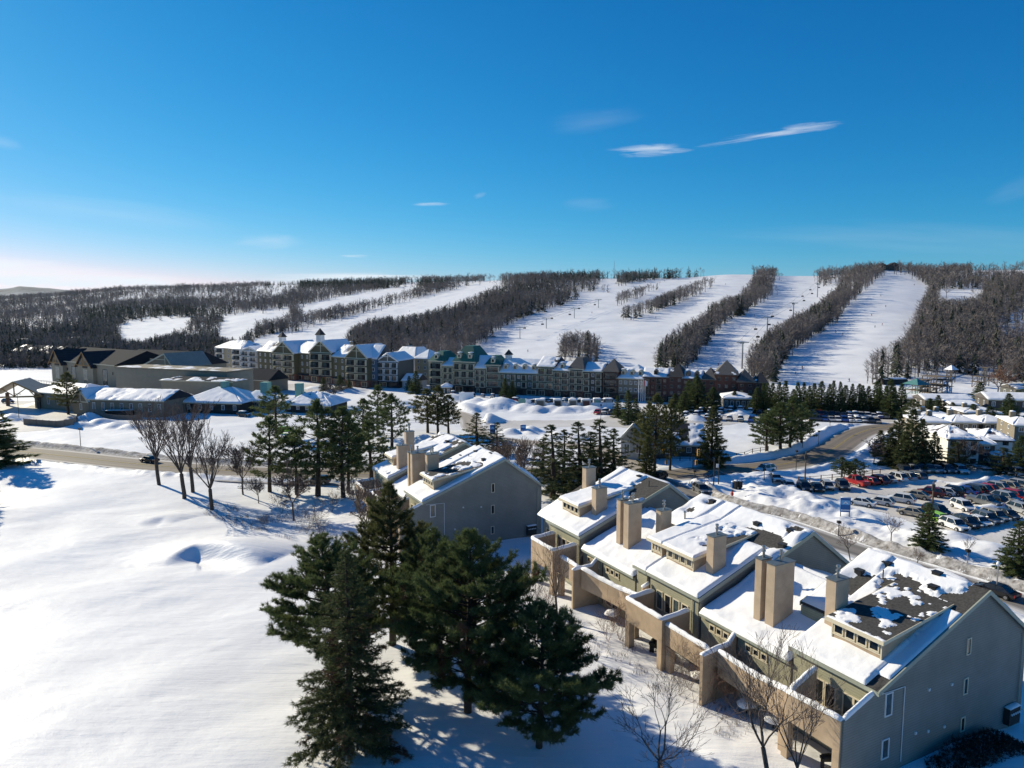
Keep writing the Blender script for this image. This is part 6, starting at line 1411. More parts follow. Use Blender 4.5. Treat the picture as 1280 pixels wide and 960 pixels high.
house('little gabled porch of the clubhouse with a snowy tan roof', (92, 517), (112, 519), 501, 485, 9, 'front', TANW, ROOFT, cat='porch', name='porch', snow=.6, floors=1, bays='w1', group=CB)
house('long low clubhouse wing under a snow-dusted dark roof, left of the vase-shaped trees', (112.5, 519), (206, 522), 500, 486, 14, 'side', TANW, ROOFB, cat='wing', name='clubhouse_wing', snow=.75, floors=1, bays='w8', group=CB)
# timber entrance canopy
p = P(-12, 513); T_ = thing('entrance_canopy', 'timber entrance canopy with a pale metal roof at the left edge of the clubhouse', 'canopy', p, R(14), CB)
w_, dpt = 15, 12; ez, z1 = 4.6, 9.6
MB().prism([(-1.2, -1, ez), (w_ / 2, -1, z1), (w_ + 1.2, -1, ez), (w_ + 1.2, -1, ez - .35), (w_ / 2, -1, z1 - .45), (-1.2, -1, ez - .35)], (0, dpt + 2, 0)).build('roof', ROOFT, T_)
for x in (.3, w_ - 1.2):
    for y in (.2, dpt - 1): MB().box(x, x + .9, y, y + .9, -.5, ez).build('post', BROWNB, T_)
t = MB(); t.box(-.8, w_ + .8, -.6, -.25, ez - .5, ez); t.tube((w_ / 2, -.45, ez - .2), (w_ / 2, -.45, z1 - .5), .2, .2, 6)
for s in (-1, 1): t.tube((w_ / 2, -.45, ez), (w_ / 2 + s * 3.6, -.45, ez + 2.6), .16, .16, 6); t.tube((w_ / 2 + s * 6, -.45, ez), (w_ / 2 + s * 4.6, -.45, ez + 1.7), .14, .14, 6); t.tube((w_ / 2 + s * 7.2, -.45, ez - 2.2), (w_ / 2 + s * 5.6, -.45, ez - .3), .16, .16, 6)
t.prism([(-1.2, -1.05, ez + .02), (w_ / 2, -1.05, z1 + .04), (w_ / 2, -1.05, z1 - .5), (-1.2, -1.05, ez - .45)], (0, .05, 0)); t.prism([(w_ + 1.2, -1.05, ez + .02), (w_ / 2, -1.05, z1 + .04), (w_ / 2, -1.05, z1 - .5), (w_ + 1.2, -1.05, ez - .45)], (0, .05, 0)); t.build('timber_truss', TIMB, T_)
# pavilions with pyramid roofs
for (L_, R_, e_, r_, lb, rm, sn, cup) in [((229, 516), (301, 518), 503, 484, 'pavilion with a wide blue-shaded snowy pyramid roof and green louvre, behind the vase-shaped trees', ROOFTEAL, 1, (.5, 476, 2.0)),
                                          ((303, 513), (332, 514), 501, 488, 'small snow-roofed pavilion with a tall teal louvre, between the two wide pyramid roofs', ROOFTEAL, 1, (.8, 477, 2.6)),
                                          ((356, 515), (412, 517), 506, 489, 'pavilion with a half-bare teal pyramid roof, behind the grove of pines', ROOFTEAL, .62, (.12, 479, 2.2))]:
    T_, W_, ez, z1 = house(lb, L_, R_, e_, r_, (P(*R_) - P(*L_)).length * .8, 'hip', SHOPF, rm, cat='pavilion', name='pavilion', snow=sn, floors=1, bays='w5', group='pyramid-roofed pavilions', over=1.2, hipk=.45)
    x = W_ * cup[0]; yy = (P(*R_) - P(*L_)).length * .4; MB().box(x - cup[2] / 2, x + cup[2] / 2, yy - cup[2] / 2, yy + cup[2] / 2, ez + .5, Ztop(P(*L_).x, P(*L_).y + yy, cup[1])).build('louvre_turret', TEAL, T_)
house('dark barn-like roof with a tan gable end in front of the olive hotels', (306, 489), (336, 491), 475, 461, 11, 'side', TANW, ROOFB, cat='building', name='building', snow=.1, floors=1, bays='w2', group=None)
# small white house by the lights and its dark neighbour
house('small white gabled house with a bright snowy left slope behind the traffic lights', (776, 573), (803, 577), 551, 530, 13, 'front', WHITEW, ROOFGR, cat='house', name='small_house', snow=.7, floors=1, bays='w2', group='small houses by the lights', winw=1.4, ang=14)
house('dark house with a black steep roof streaked with snow beside the tall spruce', (842, 571), (880, 572), 556, 529, 12, 'side', DARKB, ROOFD, cat='house', name='small_house', snow=.42, floors=1, bays='w3', group='small houses by the lights')
house('dark low link between the white house and the black-roofed one', (806, 574), (840, 573), 556, 543, 10, 'side', DARKB, ROOFGR, cat='house', name='small_house', snow=.3, floors=1, bays='w3', group='small houses by the lights')
# condominium on the right
CO = 'condominium blocks on the right'
house('orange end of the condominium under a hipped snowy roof, beside the tall spruces', (1151, 570), (1179, 573), 549, 534, 14, 'hip', ORNG, ROOFP, cat='condominium', name='condominium', snow=.8, floors=3, bays='', group=CO, ang=8)
house('white condominium block with paired dark windows and a purple-grey hipped roof', (1183, 583), (1222, 584), 549, 531, 14, 'hip', CONDO, ROOFP, cat='condominium', name='condominium', snow=.6, floors=3, bays='w3', trim=SHOPF, group=CO)
house('brown recessed link of the condominium behind the little bare tree', (1222.5, 581), (1242, 582), 555, 545, 10, 'hip', BROWNB, ROOFP, cat='condominium', name='condominium', snow=1, floors=3, bays='w1', group=CO)
house('right-hand white condominium block with a snowy hip above the brown porch', (1230, 575), (1264, 577), 550, 536, 14, 'hip', CONDO, ROOFP, cat='condominium', name='condominium', snow=.62, floors=3, bays='w2', trim=SHOPF, group=CO)
house('flat-roofed brown brick porch of the condominium with a snowy top', (1238, 586), (1263, 588), 573, 570, 6, 'flat', BROWNB, BROWNB, cat='porch', name='porch', snow=1, floors=1, bays='w1', group=None)
house('tan chimneyed block at the right edge behind the condominium', (1266, 566), (1300, 568), 532, 522, 14, 'hip', TANW, ROOFP, cat='condominium', name='condominium', snow=1, floors=3, bays='w2', group=CO, chim=1)
for i, (L_, R_, e_, r_, wl, lb) in enumerate([((1148, 548), (1185, 549), 528, 520, TANW, 'snowy roofed row behind the orange condominium end, leftmost'), ((1190, 549), (1222, 550), 528, 519, TANW, 'snowy hipped block behind the white condominium, with a stub chimney'), ((1228, 550), (1262, 551), 529, 519, GREYW, 'grey block with a purple-grey and white hip, second row right'),
                                               ((1152, 536), (1196, 537), 522, 515, GREYW, 'third-row roof with two chimneys near the chalet'), ((1205, 530), (1250, 531), 516, 510, DARKB, 'dark third-row block beside the conifers')]):
    house(lb, L_, R_, e_, r_, 12, 'hip', wl, ROOFP, cat='condominium', name='condominium', snow=.85, floors=2, bays='w3', group=CO, chim=2 if i in (0, 3) else 1)
house('grey balconied chalet with a snowy gable above the condominium roofs', (1188, 521), (1221, 522), 506, 501, 10, 'side', GREYW, ROOFGR, cat='chalet', name='chalet', snow=1, floors=2, bays='m3', group=None)
house('long dark lodge with a snowy roof below the adventure rides', (1156, 511), (1216, 512), 500, 493, 10, 'side', DARKB, ROOFGR, cat='lodge', name='lodge', snow=1, floors=1, bays='w8', group='lodges below the hill')
house('low lodge with a thick snowy roof at the right edge below the hill', (1235, 512), (1300, 514), 500, 491, 12, 'side', DARKB, ROOFGR, cat='lodge', name='lodge', snow=1, floors=1, bays='w5', group='lodges below the hill')
house('small snow-roofed shed beside the conifer clump below the right-hand run', (1131, 505), (1150, 505.5), 498, 494, 6, 'side', DARKB, ROOFGR, cat='shed', name='shed', snow=1, floors=1, bays='w2', group='lodges below the hill')
house('small blue-grey lodge near the right edge with a snow-laden roof', (1270, 500), (1300, 500), 486, 480, 9, 'side', GREYW, ROOFGR, cat='lodge', name='lodge', snow=1, floors=1, bays='w2', group='lodges below the hill')
house('small dark summit hut on the skyline at the top of the right-hand run', (1104, 337), (1112, 337), 333, 330, 10, 'hip', DARKB, ROOFD, cat='hut', name='summit_hut', snow=0, floors=1, bays='', group=None) if False else None
# far cottages among the trees on the left
for i, (x, y, w_) in enumerate([(20, 427, 16), (120, 431, 18), (135, 436, 10), (178, 431, 14), (190, 437, 12), (213, 433, 12), (222, 430, 10), (205, 443, 12), (85, 425, 10), (60, 438, 12), (250, 440, 12), (237, 452, 16), (160, 443, 14)]):
    house('snow-roofed cottage in the woods behind the clubhouse, %s from the left' % ORD[sorted([20, 120, 135, 178, 190, 213, 222, 205, 85, 60, 250, 237, 160]).index(x)], (x, y + 3), (x + w_, y + 3.3), y - 1, y - 4, 10, 'side', [TANW, GREYW, DARKB][i % 3], ROOFGR, cat='cottage', name='cottage', snow=1, floors=1, bays='w3', group='cottages behind the clubhouse')
# ------------------------------------------------------------------ vehicles
TYRE = mat('tyre_rubber', (.012, .012, .012), .85); RIM = mat('wheel_rim', (.35, .35, .36), .35, .1, 5, metal=.7); HEADL = mat('headlamp_glass', (.6, .62, .62), .15, spec=.8); TAILL = mat('tail_lamp', (.30, .01, .01), .25, spec=.6)
CARC = dict(white=(.70, .70, .69), silver=(.36, .37, .38), grey=(.14, .145, .15), dark=(.035, .038, .042), black=(.012, .012, .014), red=(.36, .02, .02), blue=(.02, .06, .24), champagne=(.36, .32, .25), lime=(.30, .62, .02), maroon=(.12, .012, .02), green=(.04, .08, .05))
def paint(c):
    m = mat(c + '_car_paint', CARC[c], .28, .10, 3, spec=.6); return m
CARP = {}
def car_meshes(kind, c):
    k = (kind, c)
    if k in CARP: return CARP[k]
    if kind == 'sedan': L_, W_, hb, hr, sec = 4.7, 1.82, .92, 1.44, (.95, 1.62, 3.15, 4.0)
    elif kind == 'pickup': L_, W_, hb, hr, sec = 5.6, 1.95, 1.12, 1.85, (1.35, 1.95, 3.2, 3.6)
    elif kind == 'hatch': L_, W_, hb, hr, sec = 4.2, 1.78, .95, 1.50, (.85, 1.5, 3.5, 4.05)
    else: L_, W_, hb, hr, sec = 4.65, 1.88, 1.05, 1.70, (1.0, 1.65, 3.85, 4.45)
    import bmesh
    # body side outline, nose at -x
    x0, x1 = -L_ / 2, L_ / 2
    def X(v): return x0 + v
    out = [(0.02, .42), (0, .62), (.12, hb - .22), (.95, hb - .02), (sec[0], hb), (sec[3], hb + .02), (L_ - .08, hb - .03), (L_, hb - .28), (L_ - .03, .40), (L_ - .45, .30), (.42, .28)]
    b = MB(); W2 = W_ / 2
    rows = [(-W2 + .10, .0), (-W2, .10), (W2, .10), (W2 - .10, .0)]
    ys = [(-W2 * .90, 1), (-W2, 0), (W2, 0), (W2 * .90, 1)]
    n = len(out); vs = []
    for y, edge in ys:
        for (a, z) in out:
            cx = (a - L_ / 2) * (.985 if edge else 1) ; zz = z - (.05 if edge and z > .6 else 0) if not edge else z + (.03 if z > .6 else 0)
            taper = 1 - .10 * (abs(cx) / (L_ / 2)) ** 4
            vs.append((cx, y * taper, z if edge else z - (.06 if z > .7 else -.02)))
    fs = []
    for j in range(3):
        for i in range(n): fs.append((j * n + i, j * n + (i + 1) % n, (j + 1) * n + (i + 1) % n, (j + 1) * n + i))
    fs += [tuple(range(n))[::-1], tuple(range(3 * n, 4 * n))]
    b.add(vs, fs)
    # roof panel and pillars
    r0, r1 = X(sec[1]), X(sec[2]); wr = W2 * .74
    b.add([(r0, -wr, hr - .05), (r1, -wr, hr - .04), (r1, wr, hr - .04), (r0, wr, hr - .05), (r0 + .12, -wr * .85, hr), (r1 - .10, -wr * .85, hr + .01), (r1 - .10, wr * .85, hr + .01), (r0 + .12, wr * .85, hr)],
          [(0, 1, 5, 4), (1, 2, 6, 5), (2, 3, 7, 6), (3, 0, 4, 7), (4, 5, 6, 7), (3, 2, 1, 0)])
    for s in (-1, 1):
        for xa, xb, w in ((X(sec[0]), r0, .07), (X(sec[3]), r1, .12), (X((sec[0] + sec[3]) / 2 + .1), (r0 + r1) / 2 + .05, .08)):
            b.add([(xa, s * W2 * .93, hb - .02), (xa + w * 1.6, s * W2 * .93, hb - .02), (xb + w, s * wr * 1.01, hr - .03), (xb - .02, s * wr * 1.01, hr - .03)], [(0, 1, 2, 3)])
        b.box(X(sec[0]) + .25, X(sec[0]) + .40, s * (W2 + .10) - .08, s * (W2 + .10) + .08, hb + .02, hb + .16)
    if kind == 'pickup': b.box(X(3.85), X(5.45), -W2 + .18, W2 - .18, hb + .021, hb + .03)
    body = b.mesh('body', paint(c))
    bm = bmesh.new(); bm.from_mesh(body); bmesh.ops.recalc_face_normals(bm, faces=bm.faces); bm.to_mesh(body); bm.free()
    g = MB(); a = .02; W3 = W2 * .92
    lo = [(X(sec[0]), hb - .04), (X(sec[3]), hb - .04)]; g.add([(X(sec[0]), -W3, hb - .04), (X(sec[3]), -W3, hb - .04), (X(sec[3]), W3, hb - .04), (X(sec[0]), W3, hb - .04), (r0, -wr + .01, hr - .05), (r1, -wr + .01, hr - .05), (r1, wr - .01, hr - .05), (r0, wr - .01, hr - .05)],
          [(0, 1, 5, 4), (1, 2, 6, 5), (2, 3, 7, 6), (3, 0, 4, 7), (4, 5, 6, 7), (3, 2, 1, 0)])
    glass = g.mesh('windows', GLASS)
    w = MB(); w.tube((0, -.11, 0), (0, .11, 0), .34, .34, 14, 0); w.tube((0, -.125, 0), (0, .125, 0), .20, .20, 10, 1); wheel = w.mesh('wheel', [TYRE, RIM])
    hl = MB(); hl.box(-.05, .07, -.2, .2, -.09, .09); head = hl.mesh('headlight', HEADL); tl = MB(); tl.box(-.05, .05, -.16, .16, -.13, .13); tail = tl.mesh('taillight', TAILL)
    bp = MB(); bp.box(x0 - .03, x0 + .1, -W2 * .5, W2 * .5, .46, .64); grille = bp.mesh('grille', BLACK)
    CARP[k] = (L_, W2, hb, hr, sec, body, glass, wheel, head, tail, grille, r0, r1, wr)
    return CARP[k]
def put_car(kind, c, px, py, ang, label, group, snowy=False, parts=True, cat='car', name='parked_car'):
    L_, W2, hb, hr, sec, body, glass, wheel, head, tail, grille, r0, r1, wr = car_meshes(kind, c)
    p = P(px, py); p.z = max(zt1(p.x, p.y), 0) * .6 + .04
    T_ = thing(name, label, cat, p, ang, group)
    link('body', body, T_); link('windows', glass, T_)
    for x in (-L_ * .31, L_ * .30):
        for y in (-W2 + .10, W2 - .10): link('wheel', wheel, T_, (x, y, .34))
    if parts:
        for y in (-W2 * .72, W2 * .72): link('headlight', head, T_, (-L_ / 2 + .06, y, hb - .28)); link('taillight', tail, T_, (L_ / 2 - .04, y, hb - .20))
        link('grille', grille, T_)
    if snowy:
        MB().cap([(r0 + .05, 0, hr), (r1 - .05, 0, hr)], wr * 1.9, .22, seed=int(px)).build('roof_snow', RSNOW, T_, smooth=True)
        MB().cap([(-L_ / 2 + .25, 0, hb - .1), (r0 - .5, 0, hb - .02)], W2 * 1.6, .12, seed=int(px) + 1).build('bonnet_snow', RSNOW, T_, smooth=True)
    return T_
def head_ang(a, b):     # a rear, b front, picture places; nose of the model is -x
    p, q = P(*a), P(*b); return math.atan2(q.y - p.y, q.x - p.x) + math.pi
SUVN = dict(sedan='saloon car', suv='SUV', hatch='hatchback', pickup='pickup truck')
def car_row(rowname, group, line, specs, ang):
    """specs: list of (kind, colour, snowy, t) along a picture line"""
    n = len(specs)
    for i, sp in enumerate(specs):
        t = i / max(1, n - 1) if len(sp) < 4 else sp[3]
        u = t * (len(line) - 1); k = min(int(u), len(line) - 2); f = u - k
        px = line[k][0] + (line[k + 1][0] - line[k][0]) * f; py = line[k][1] + (line[k + 1][1] - line[k][1]) * f
        put_car(sp[0], sp[1], px, py, ang + random.Random(i * 7 + n).uniform(-.05, .05), '%s %s%s, %s from left in %s' % (sp[1], SUVN[sp[0]], ' under snow' if sp[2] else '', ORD[i], rowname), group, sp[2])
A1_ = head_ang((1172, 655), (1206, 668))
G_ = 'cars in the big car park'
car_row('the nearest car park row', G_, [(1192, 661), (1213, 657), (1229, 654), (1243, 650), (1262, 646), (1290, 636), (1320, 628)], [('suv', 'white', 0), ('suv', 'dark', 0), ('sedan', 'white', 0), ('suv', 'grey', 0), ('suv', 'champagne', 0), ('sedan', 'dark', 0), ('suv', 'silver', 0), ('suv', 'black', 0), ('sedan', 'dark', 0)], A1_)
put_car('sedan', 'champagne', 1141, 645, head_ang((1160, 648), (1125, 641)), 'pale gold saloon car standing left of the dense spruce', G_)
put_car('suv', 'black', 1171, 643, head_ang((1160, 640), (1185, 648)), 'black SUV behind the dense spruce, next to the lime green car', G_)
put_car('hatch', 'lime', 1174, 653, head_ang((1160, 648), (1185, 657)), 'lime green hatchback half hidden by the dense spruce', G_)
put_car('suv', 'white', 1203, 638, head_ang((1190, 632), (1216, 643)), 'small white SUV standing alone in the middle of the car park lane', G_)
car_row('the row beyond the lone white SUV', G_, [(1229, 632), (1250, 630), (1262, 628), (1278, 624), (1310, 618)], [('pickup', 'grey', 0), ('sedan', 'black', 0), ('suv', 'silver', 0), ('suv', 'red', 0), ('sedan', 'grey', 0), ('suv', 'dark', 0)], head_ang((1220, 629), (1243, 635)))
car_row('the row along the snow ridge', G_, [(1207, 617), (1220, 616), (1237, 613), (1262, 611), (1285, 606), (1320, 598)], [('sedan', 'blue', 0), ('suv', 'dark', 0), ('suv', 'grey', 0), ('hatch', 'red', 0), ('suv', 'silver', 0), ('suv', 'champagne', 0), ('suv', 'silver', 0), ('suv', 'grey', 0), ('sedan', 'silver', 0), ('suv', 'dark', 0)], head_ang((1222, 620), (1195, 614)))
car_row('the row beside the blue banner', G_, [(1077, 632), (1101, 631), (1126, 628), (1146, 623), (1163, 620), (1178, 619), (1188, 618)], [('sedan', 'white', 0), ('hatch', 'white', 0), ('suv', 'white', 0), ('sedan', 'champagne', 0), ('suv', 'maroon', 0), ('hatch', 'white', 0), ('suv', 'black', 0)], head_ang((1092, 634), (1062, 629)))
car_row('the row beside the car park fence', G_, [(969, 606), (986, 611), (1005, 613), (1021, 613), (1034, 611), (1053, 611)], [('sedan', 'grey', 1), ('sedan', 'white', 1), ('suv', 'black', 0), ('sedan', 'black', 0), ('hatch', 'silver', 0), ('suv', 'dark', 0)], head_ang((1000, 607), (1010, 618)))
car_row('the row with the red pickup', G_, [(1070, 606), (1086, 605), (1097, 604), (1108, 602), (1120, 601), (1131, 600), (1144, 599)], [('pickup', 'red', 0), ('hatch', 'red', 0), ('suv', 'maroon', 0), ('sedan', 'silver', 0), ('suv', 'white', 0), ('suv', 'silver', 0), ('suv', 'grey', 0)], head_ang((1080, 609), (1058, 602)))
car_row('the row below the condominium snowbank', G_, [(1131, 592), (1145, 590), (1160, 590), (1175, 590), (1200, 591)], [('suv', 'dark', 0), ('suv', 'silver', 0), ('suv', 'grey', 0), ('suv', 'champagne', 0), ('sedan', 'silver', 0), ('suv', 'grey', 0), ('suv', 'white', 0)], head_ang((1165, 588), (1178, 594)))
car_row('the row by the brown porch', G_, [(1252, 594), (1262, 596), (1290, 600)], [('suv', 'dark', 0), ('suv', 'grey', 0), ('suv', 'silver', 0), ('suv', 'dark', 0)], head_ang((1245, 590), (1262, 598)))
# on the roads
rg = 'cars on the roads'
put_car('suv', 'grey', 876, 616, head_ang((868, 610), (884, 620)) , 'grey SUV on the narrow road beside the traffic lights', rg, name='car')
put_car('suv', 'black', 823, 600, head_ang((823, 605), (823, 595)) + 2.6, 'black SUV waiting at the junction beside the farthest right-hand gable', rg, name='car')
put_car('sedan', 'grey', 894, 598, head_ang((880, 599), (908, 596)), 'grey saloon car turning in the middle of the junction', rg, name='car')
put_car('suv', 'white', 957, 590, head_ang((970, 588), (945, 592)), 'white SUV on the main road coming out of the bend', rg, name='car')
put_car('sedan', 'black', 187, 578, head_ang((210, 582), (165, 576)), 'black saloon car on the main road by the vase-shaped trees', rg, name='car')
put_car('sedan', 'black', 1245, 744, head_ang((1270, 752), (1220, 736)), 'black saloon car on the narrow road behind the nearest townhouse', rg, name='car')
put_car('suv', 'dark', 398, 605, head_ang((420, 605), (380, 604)), 'dark SUV on the main road behind the grove of pines', rg, name='car')
put_car('suv', 'black', 305, 521, head_ang((300, 521), (312, 522)), 'dark SUV parked beside the snow-roofed pavilion', rg, snowy=True)
put_car('suv', 'dark', 10, 504, head_ang((4, 504), (18, 505)), 'dark vehicle with snow on its roof under the timber entrance canopy', rg, snowy=True)
put_car('suv', 'lime', 356, 541, head_ang((346, 541), (366, 541)), 'bright green service vehicle behind the left of the pine grove', rg, snowy=False)
# far car parks
rnd = random.Random(21); cols = ['dark', 'white', 'silver', 'grey', 'black', 'red', 'dark', 'grey', 'white', 'blue', 'champagne']
def far_row(rowname, x0, x1, y0, y1, n, ang, grp, sn=.6):
    for i in range(n):
        t = (i + .5) / n; c = rnd.choice(cols); kd = rnd.choice(('suv', 'suv', 'sedan', 'hatch')); s = rnd.random() < sn
        put_car(kd, c, x0 + (x1 - x0) * t, y0 + (y1 - y0) * t, ang + rnd.uniform(-.06, .06), '%s %s%s, %s from left in %s' % (c, SUVN[kd], ' under snow' if s else '', ORD[i], rowname), grp, s, parts=False)
v1 = head_ang((860, 520), (852, 528))
far_row('the back row by the brick hotel', 855, 958, 507, 511, 9, v1, 'cars in the village car park')
far_row('the middle row by the brick hotel', 858, 968, 515, 519, 9, v1, 'cars in the village car park')
far_row('the front row by the brick hotel', 850, 960, 523, 528, 8, v1, 'cars in the village car park')
far_row('the row behind the white house', 790, 846, 524, 527, 5, v1, 'cars in the village car park')
far_row('the upper row below the spruces', 1006, 1110, 519, 523, 14, head_ang((1050, 518), (1058, 524)), 'cars below the spruce row', .3)
far_row('the lower row below the spruces', 1010, 1100, 525, 529, 11, head_ang((1050, 518), (1058, 524)), 'cars below the spruce row', .3)
far_row('the row before the dark hotels', 700, 760, 503, 505, 6, v1, 'cars in front of the dark hotels', .9)

far_row('the row behind the roadside cabins', 640, 745, 506, 506.5, 9, v1 + 1.4, 'cars behind the cabins', .9)
far_row('the row beside the ploughed lane', 742, 800, 517, 519, 6, v1, 'cars by the ploughed lane', .8)
far_row('the row before the green-roofed hotel', 560, 622, 497, 498, 5, v1 + .4, 'cars before the green-roofed hotel', .9)
# ------------------------------------------------------------------ hoardings, signs, lamps
POLE = mat('dark_pole', (.05, .05, .05), .6, .2, 3); WOODP = mat('weathered_pole', (.16, .13, .10), .9, .3, 3); FENCE = mat('rusty_brown_fence', (.14, .075, .045), .8, .3, 2); FENCEG = stripe_mat('grey_board_fence', (.20, .17, .14), (.10, .085, .07), 0, .3, .04, .85, .01, .25, 1)
YEL = mat('traffic_yellow', (.80, .36, .02), .5, .05, 3); SIGNB = mat('sign_blue', (.02, .13, .36), .5, .05, 2); SIGNW = mat('sign_white', (.75, .77, .80), .5, .05, 2)
def text(parent, s, loc, rz, size, m, name='lettering'):
    cu = bpy.data.curves.new(name, 'FONT'); cu.body = s; cu.size = size; cu.align_x = 'CENTER'; cu.align_y = 'CENTER'; cu.extrude = .008; cu.materials.append(m)
    dg = bpy.data.objects.new(name, cu); COL.objects.link(dg); dg.rotation_euler = (R(90), 0, rz); dg.location = loc; dg.parent = parent
    return dg
def cab(g, px0, py0, px1, py1, i):
    pass
# little cabins and hoardings in the snow in front of the hotels
items = [(627, 631, 505, 'hoarding', SHOPF, 'dark hoarding panel in the snowbank, leftmost of the roadside row'), (648, 655, 510, 'hoarding', TEAL, 'teal and white hoarding panel in the roadside row'), (657, 662, 511, 'hoarding', SIGNW, 'white hoarding panel in the roadside row'), (692, 701, 510, 'cabin', SHOPF, 'dark-fronted cabin in the middle of the roadside row'), (711, 720, 510, 'cabin', GREYW, 'grey cabin in the roadside row'),
         (727, 737, 510, 'cabin', DKRED, 'dark red cabin in the roadside row'), (742, 750, 509, 'cabin', TEAL, 'teal windowed cabin in the roadside row'), (755, 765, 509, 'cabin', WHITEW, 'white cabin at the right end of the roadside row'), (669, 680, 510, 'cabin', GREYW, 'grey-green cabin left of the middle of the roadside row')]
for a, b_, y, nm, m_, lb in items:
    p0, p1 = P(a, y), P(b_ + 1.5, y); v = p1 - p0; T_ = thing(nm, lb, nm, (p0.x, p0.y, .2), math.atan2(v.y, v.x), 'roadside cabins and hoardings'); w_ = v.length
    if nm == 'cabin':
        MB().box(0, w_, 0, 2.4, -.5, 2.6).build('wall', WHITEW if m_ is not WHITEW else GREYW, T_); MB().box(w_ * .15, w_ * .85, -.05, -.005, .6, 2.2).build('front_panel', m_, T_); MB().cap([(0, 1.2, 2.6), (w_, 1.2, 2.6)], 2.5, .35).build('roof_snow', RSNOW, T_, smooth=True)
    else:
        MB().box(0, w_, 0, .12, .8, 3.0).build('panel', m_, T_); MB().box(.1, .2, .02, .10, -1, .8).build('post', POLE, T_); MB().box(w_ - .2, w_ - .1, .02, .10, -1, .8).build('post', POLE, T_)
# long white screening fence joining them
p0, p1 = P(640, 511.5), P(770, 510.5); v = p1 - p0; T_ = thing('white_screen_fence', 'long low white screen fence in the snow in front of the hotels', 'fence', p0, math.atan2(v.y, v.x))
b = MB(); n = 26
for i in range(n): b.box(v.length * i / n, v.length * (i + .96) / n, 2.5, 2.6, -.5, 1.7)
b.build('panel', SIGNW, T_)
p = P(583, 505); T_ = thing('billboard', 'pale blank billboard on legs in the snow below the green-roofed hotel', 'billboard', p); MB().box(-2.6, 2.6, 0, .15, 1.4, 4.2).build('panel', SIGNW, T_)
for x in (-2, 2): MB().box(x - .1, x + .1, .02, .13, -.5, 1.4).build('post', POLE, T_)
def banner(px, py, top, label, two=False, w=1.5):
    p = at(px, py); h = height_to(p, top); T_ = thing('banner_sign', label, 'sign', p, R(-12), 'blue banner signs')
    MB().box(-w / 2, w / 2, -.12, .12, h * .22, h).build('sign_panel', SIGNB, T_)
    MB().box(-w / 2 + .1, w / 2 - .1, -.14, -.121, h * .30, h * .36).build('white_band', SIGNW, T_); MB().box(-w / 2 + .1, w / 2 - .1, -.14, -.121, h * .62, h * .86).build('emblem', mat('sign_pale_blue', (.16, .42, .70), .5), T_)
    MB().prism([(-w * .28, -.16, h * .68), (0, -.16, h * .82), (w * .28, -.16, h * .68), (w * .12, -.16, h * .68), (0, -.16, h * .75), (-w * .12, -.16, h * .68)], (0, .015, 0)).build('emblem', SIGNW, T_)
    for x in (-w / 2 + .1, w / 2 - .1): MB().tube((x, 0, -.4), (x, 0, h * .22), .07, .07, 6).build('post', POLE, T_)
    MB().cap([(-w / 2, 0, h), (w / 2, 0, h)], .3, .12).build('snow_cap', RSNOW, T_, smooth=True)
banner(1056, 645, 622, 'tall blue banner sign with a pale emblem at the near edge of the car park')
banner(654, 541, 531, 'small blue banner sign on the snow, right of the wind-bent spruce')
banner(616, 546, 531, 'blue banner sign just left of the small thin spruce')
def lamp(px, py, top, label, kind='street', m=None, group='street lamps'):
    p = at(px, py); h = height_to(p, top); T_ = thing('street_lamp' if kind != 'pole' else 'utility_pole', label, 'street lamp' if kind != 'pole' else 'pole', p, 0, group)
    r = .09 if kind != 'pole' else .16
    MB().tube((0, 0, -.5), (0, 0, h), r, r * .7, 8).build('pole', m or POLE, T_)
    if kind == 'globe': MB().tube((0, 0, h), (0, 0, h + .25), .12, .24, 10).tube((0, 0, h + .25), (0, 0, h + .5), .24, .1, 10).build('lamp_head', SIGNW, T_)
    elif kind == 'twin':
        MB().box(-.8, .8, -.05, .05, h - .1, h).build('arm', m or POLE, T_)
        for x in (-.8, .8): MB().box(x - .3, x + .3, -.15, .15, h - .2, h - .05).build('lamp_head', BLACK, T_)
    elif kind == 'street': MB().box(-.25, .25, -.25, .25, h, h + .35).build('lamp_head', BLACK, T_)
    elif kind == 'pole': MB().box(-.25, .25, -.12, .12, h - 1.6, h - .6).build('floodlight', POLE, T_)
    return T_
lamp(101, 559, 537, 'short dark lamp post in the snow left of the vase-shaped trees', 'street')
lamp(24, 526, 492, 'twin-headed lamp post in front of the entrance canopy', 'twin')
lamp(1245, 745, 707, 'grey lamp post with a pale globe behind the nearest gable, by the narrow road', 'globe', METAL)
lamp(1165, 640, 601, 'thick brown pole standing among the middle rows of the car park', 'pole', WOODP)
lamp(1006, 604, 564, 'wooden pole beside the car park fence', 'pole', WOODP)
lamp(1126, 584, 545, 'slim pole in front of the tall spruces beside the condominium', 'pole', WOODP)
lamp(1003, 562, 545, 'dark lamp post on the snowbank of the bend, nearest the pine clump', 'street'); lamp(1023, 556, 540, 'dark lamp post on the snowbank at the middle of the bend', 'street'); lamp(1037, 541, 528, 'dark lamp post on the snowbank at the top of the bend', 'street'); lamp(1065, 532, 521, 'dark lamp post beyond the bend below the spruces', 'street')
lamp(955, 603, 588, 'short bollard light right of the junction', 'street'); lamp(995, 588, 565, 'slim grey lamp post on the inside of the bend', 'street'); lamp(751, 526, 507, 'lamp post by the ploughed village lane', 'street'); lamp(1048, 670, 654, 'short post on the snow verge of the narrow road, left', 'street'); lamp(1209, 704, 690, 'short grey post on the snow verge of the narrow road, right', 'street', METAL)
lamp(29, 578, 570, 'small post at the edge of the golf field near the left spruce', 'street')
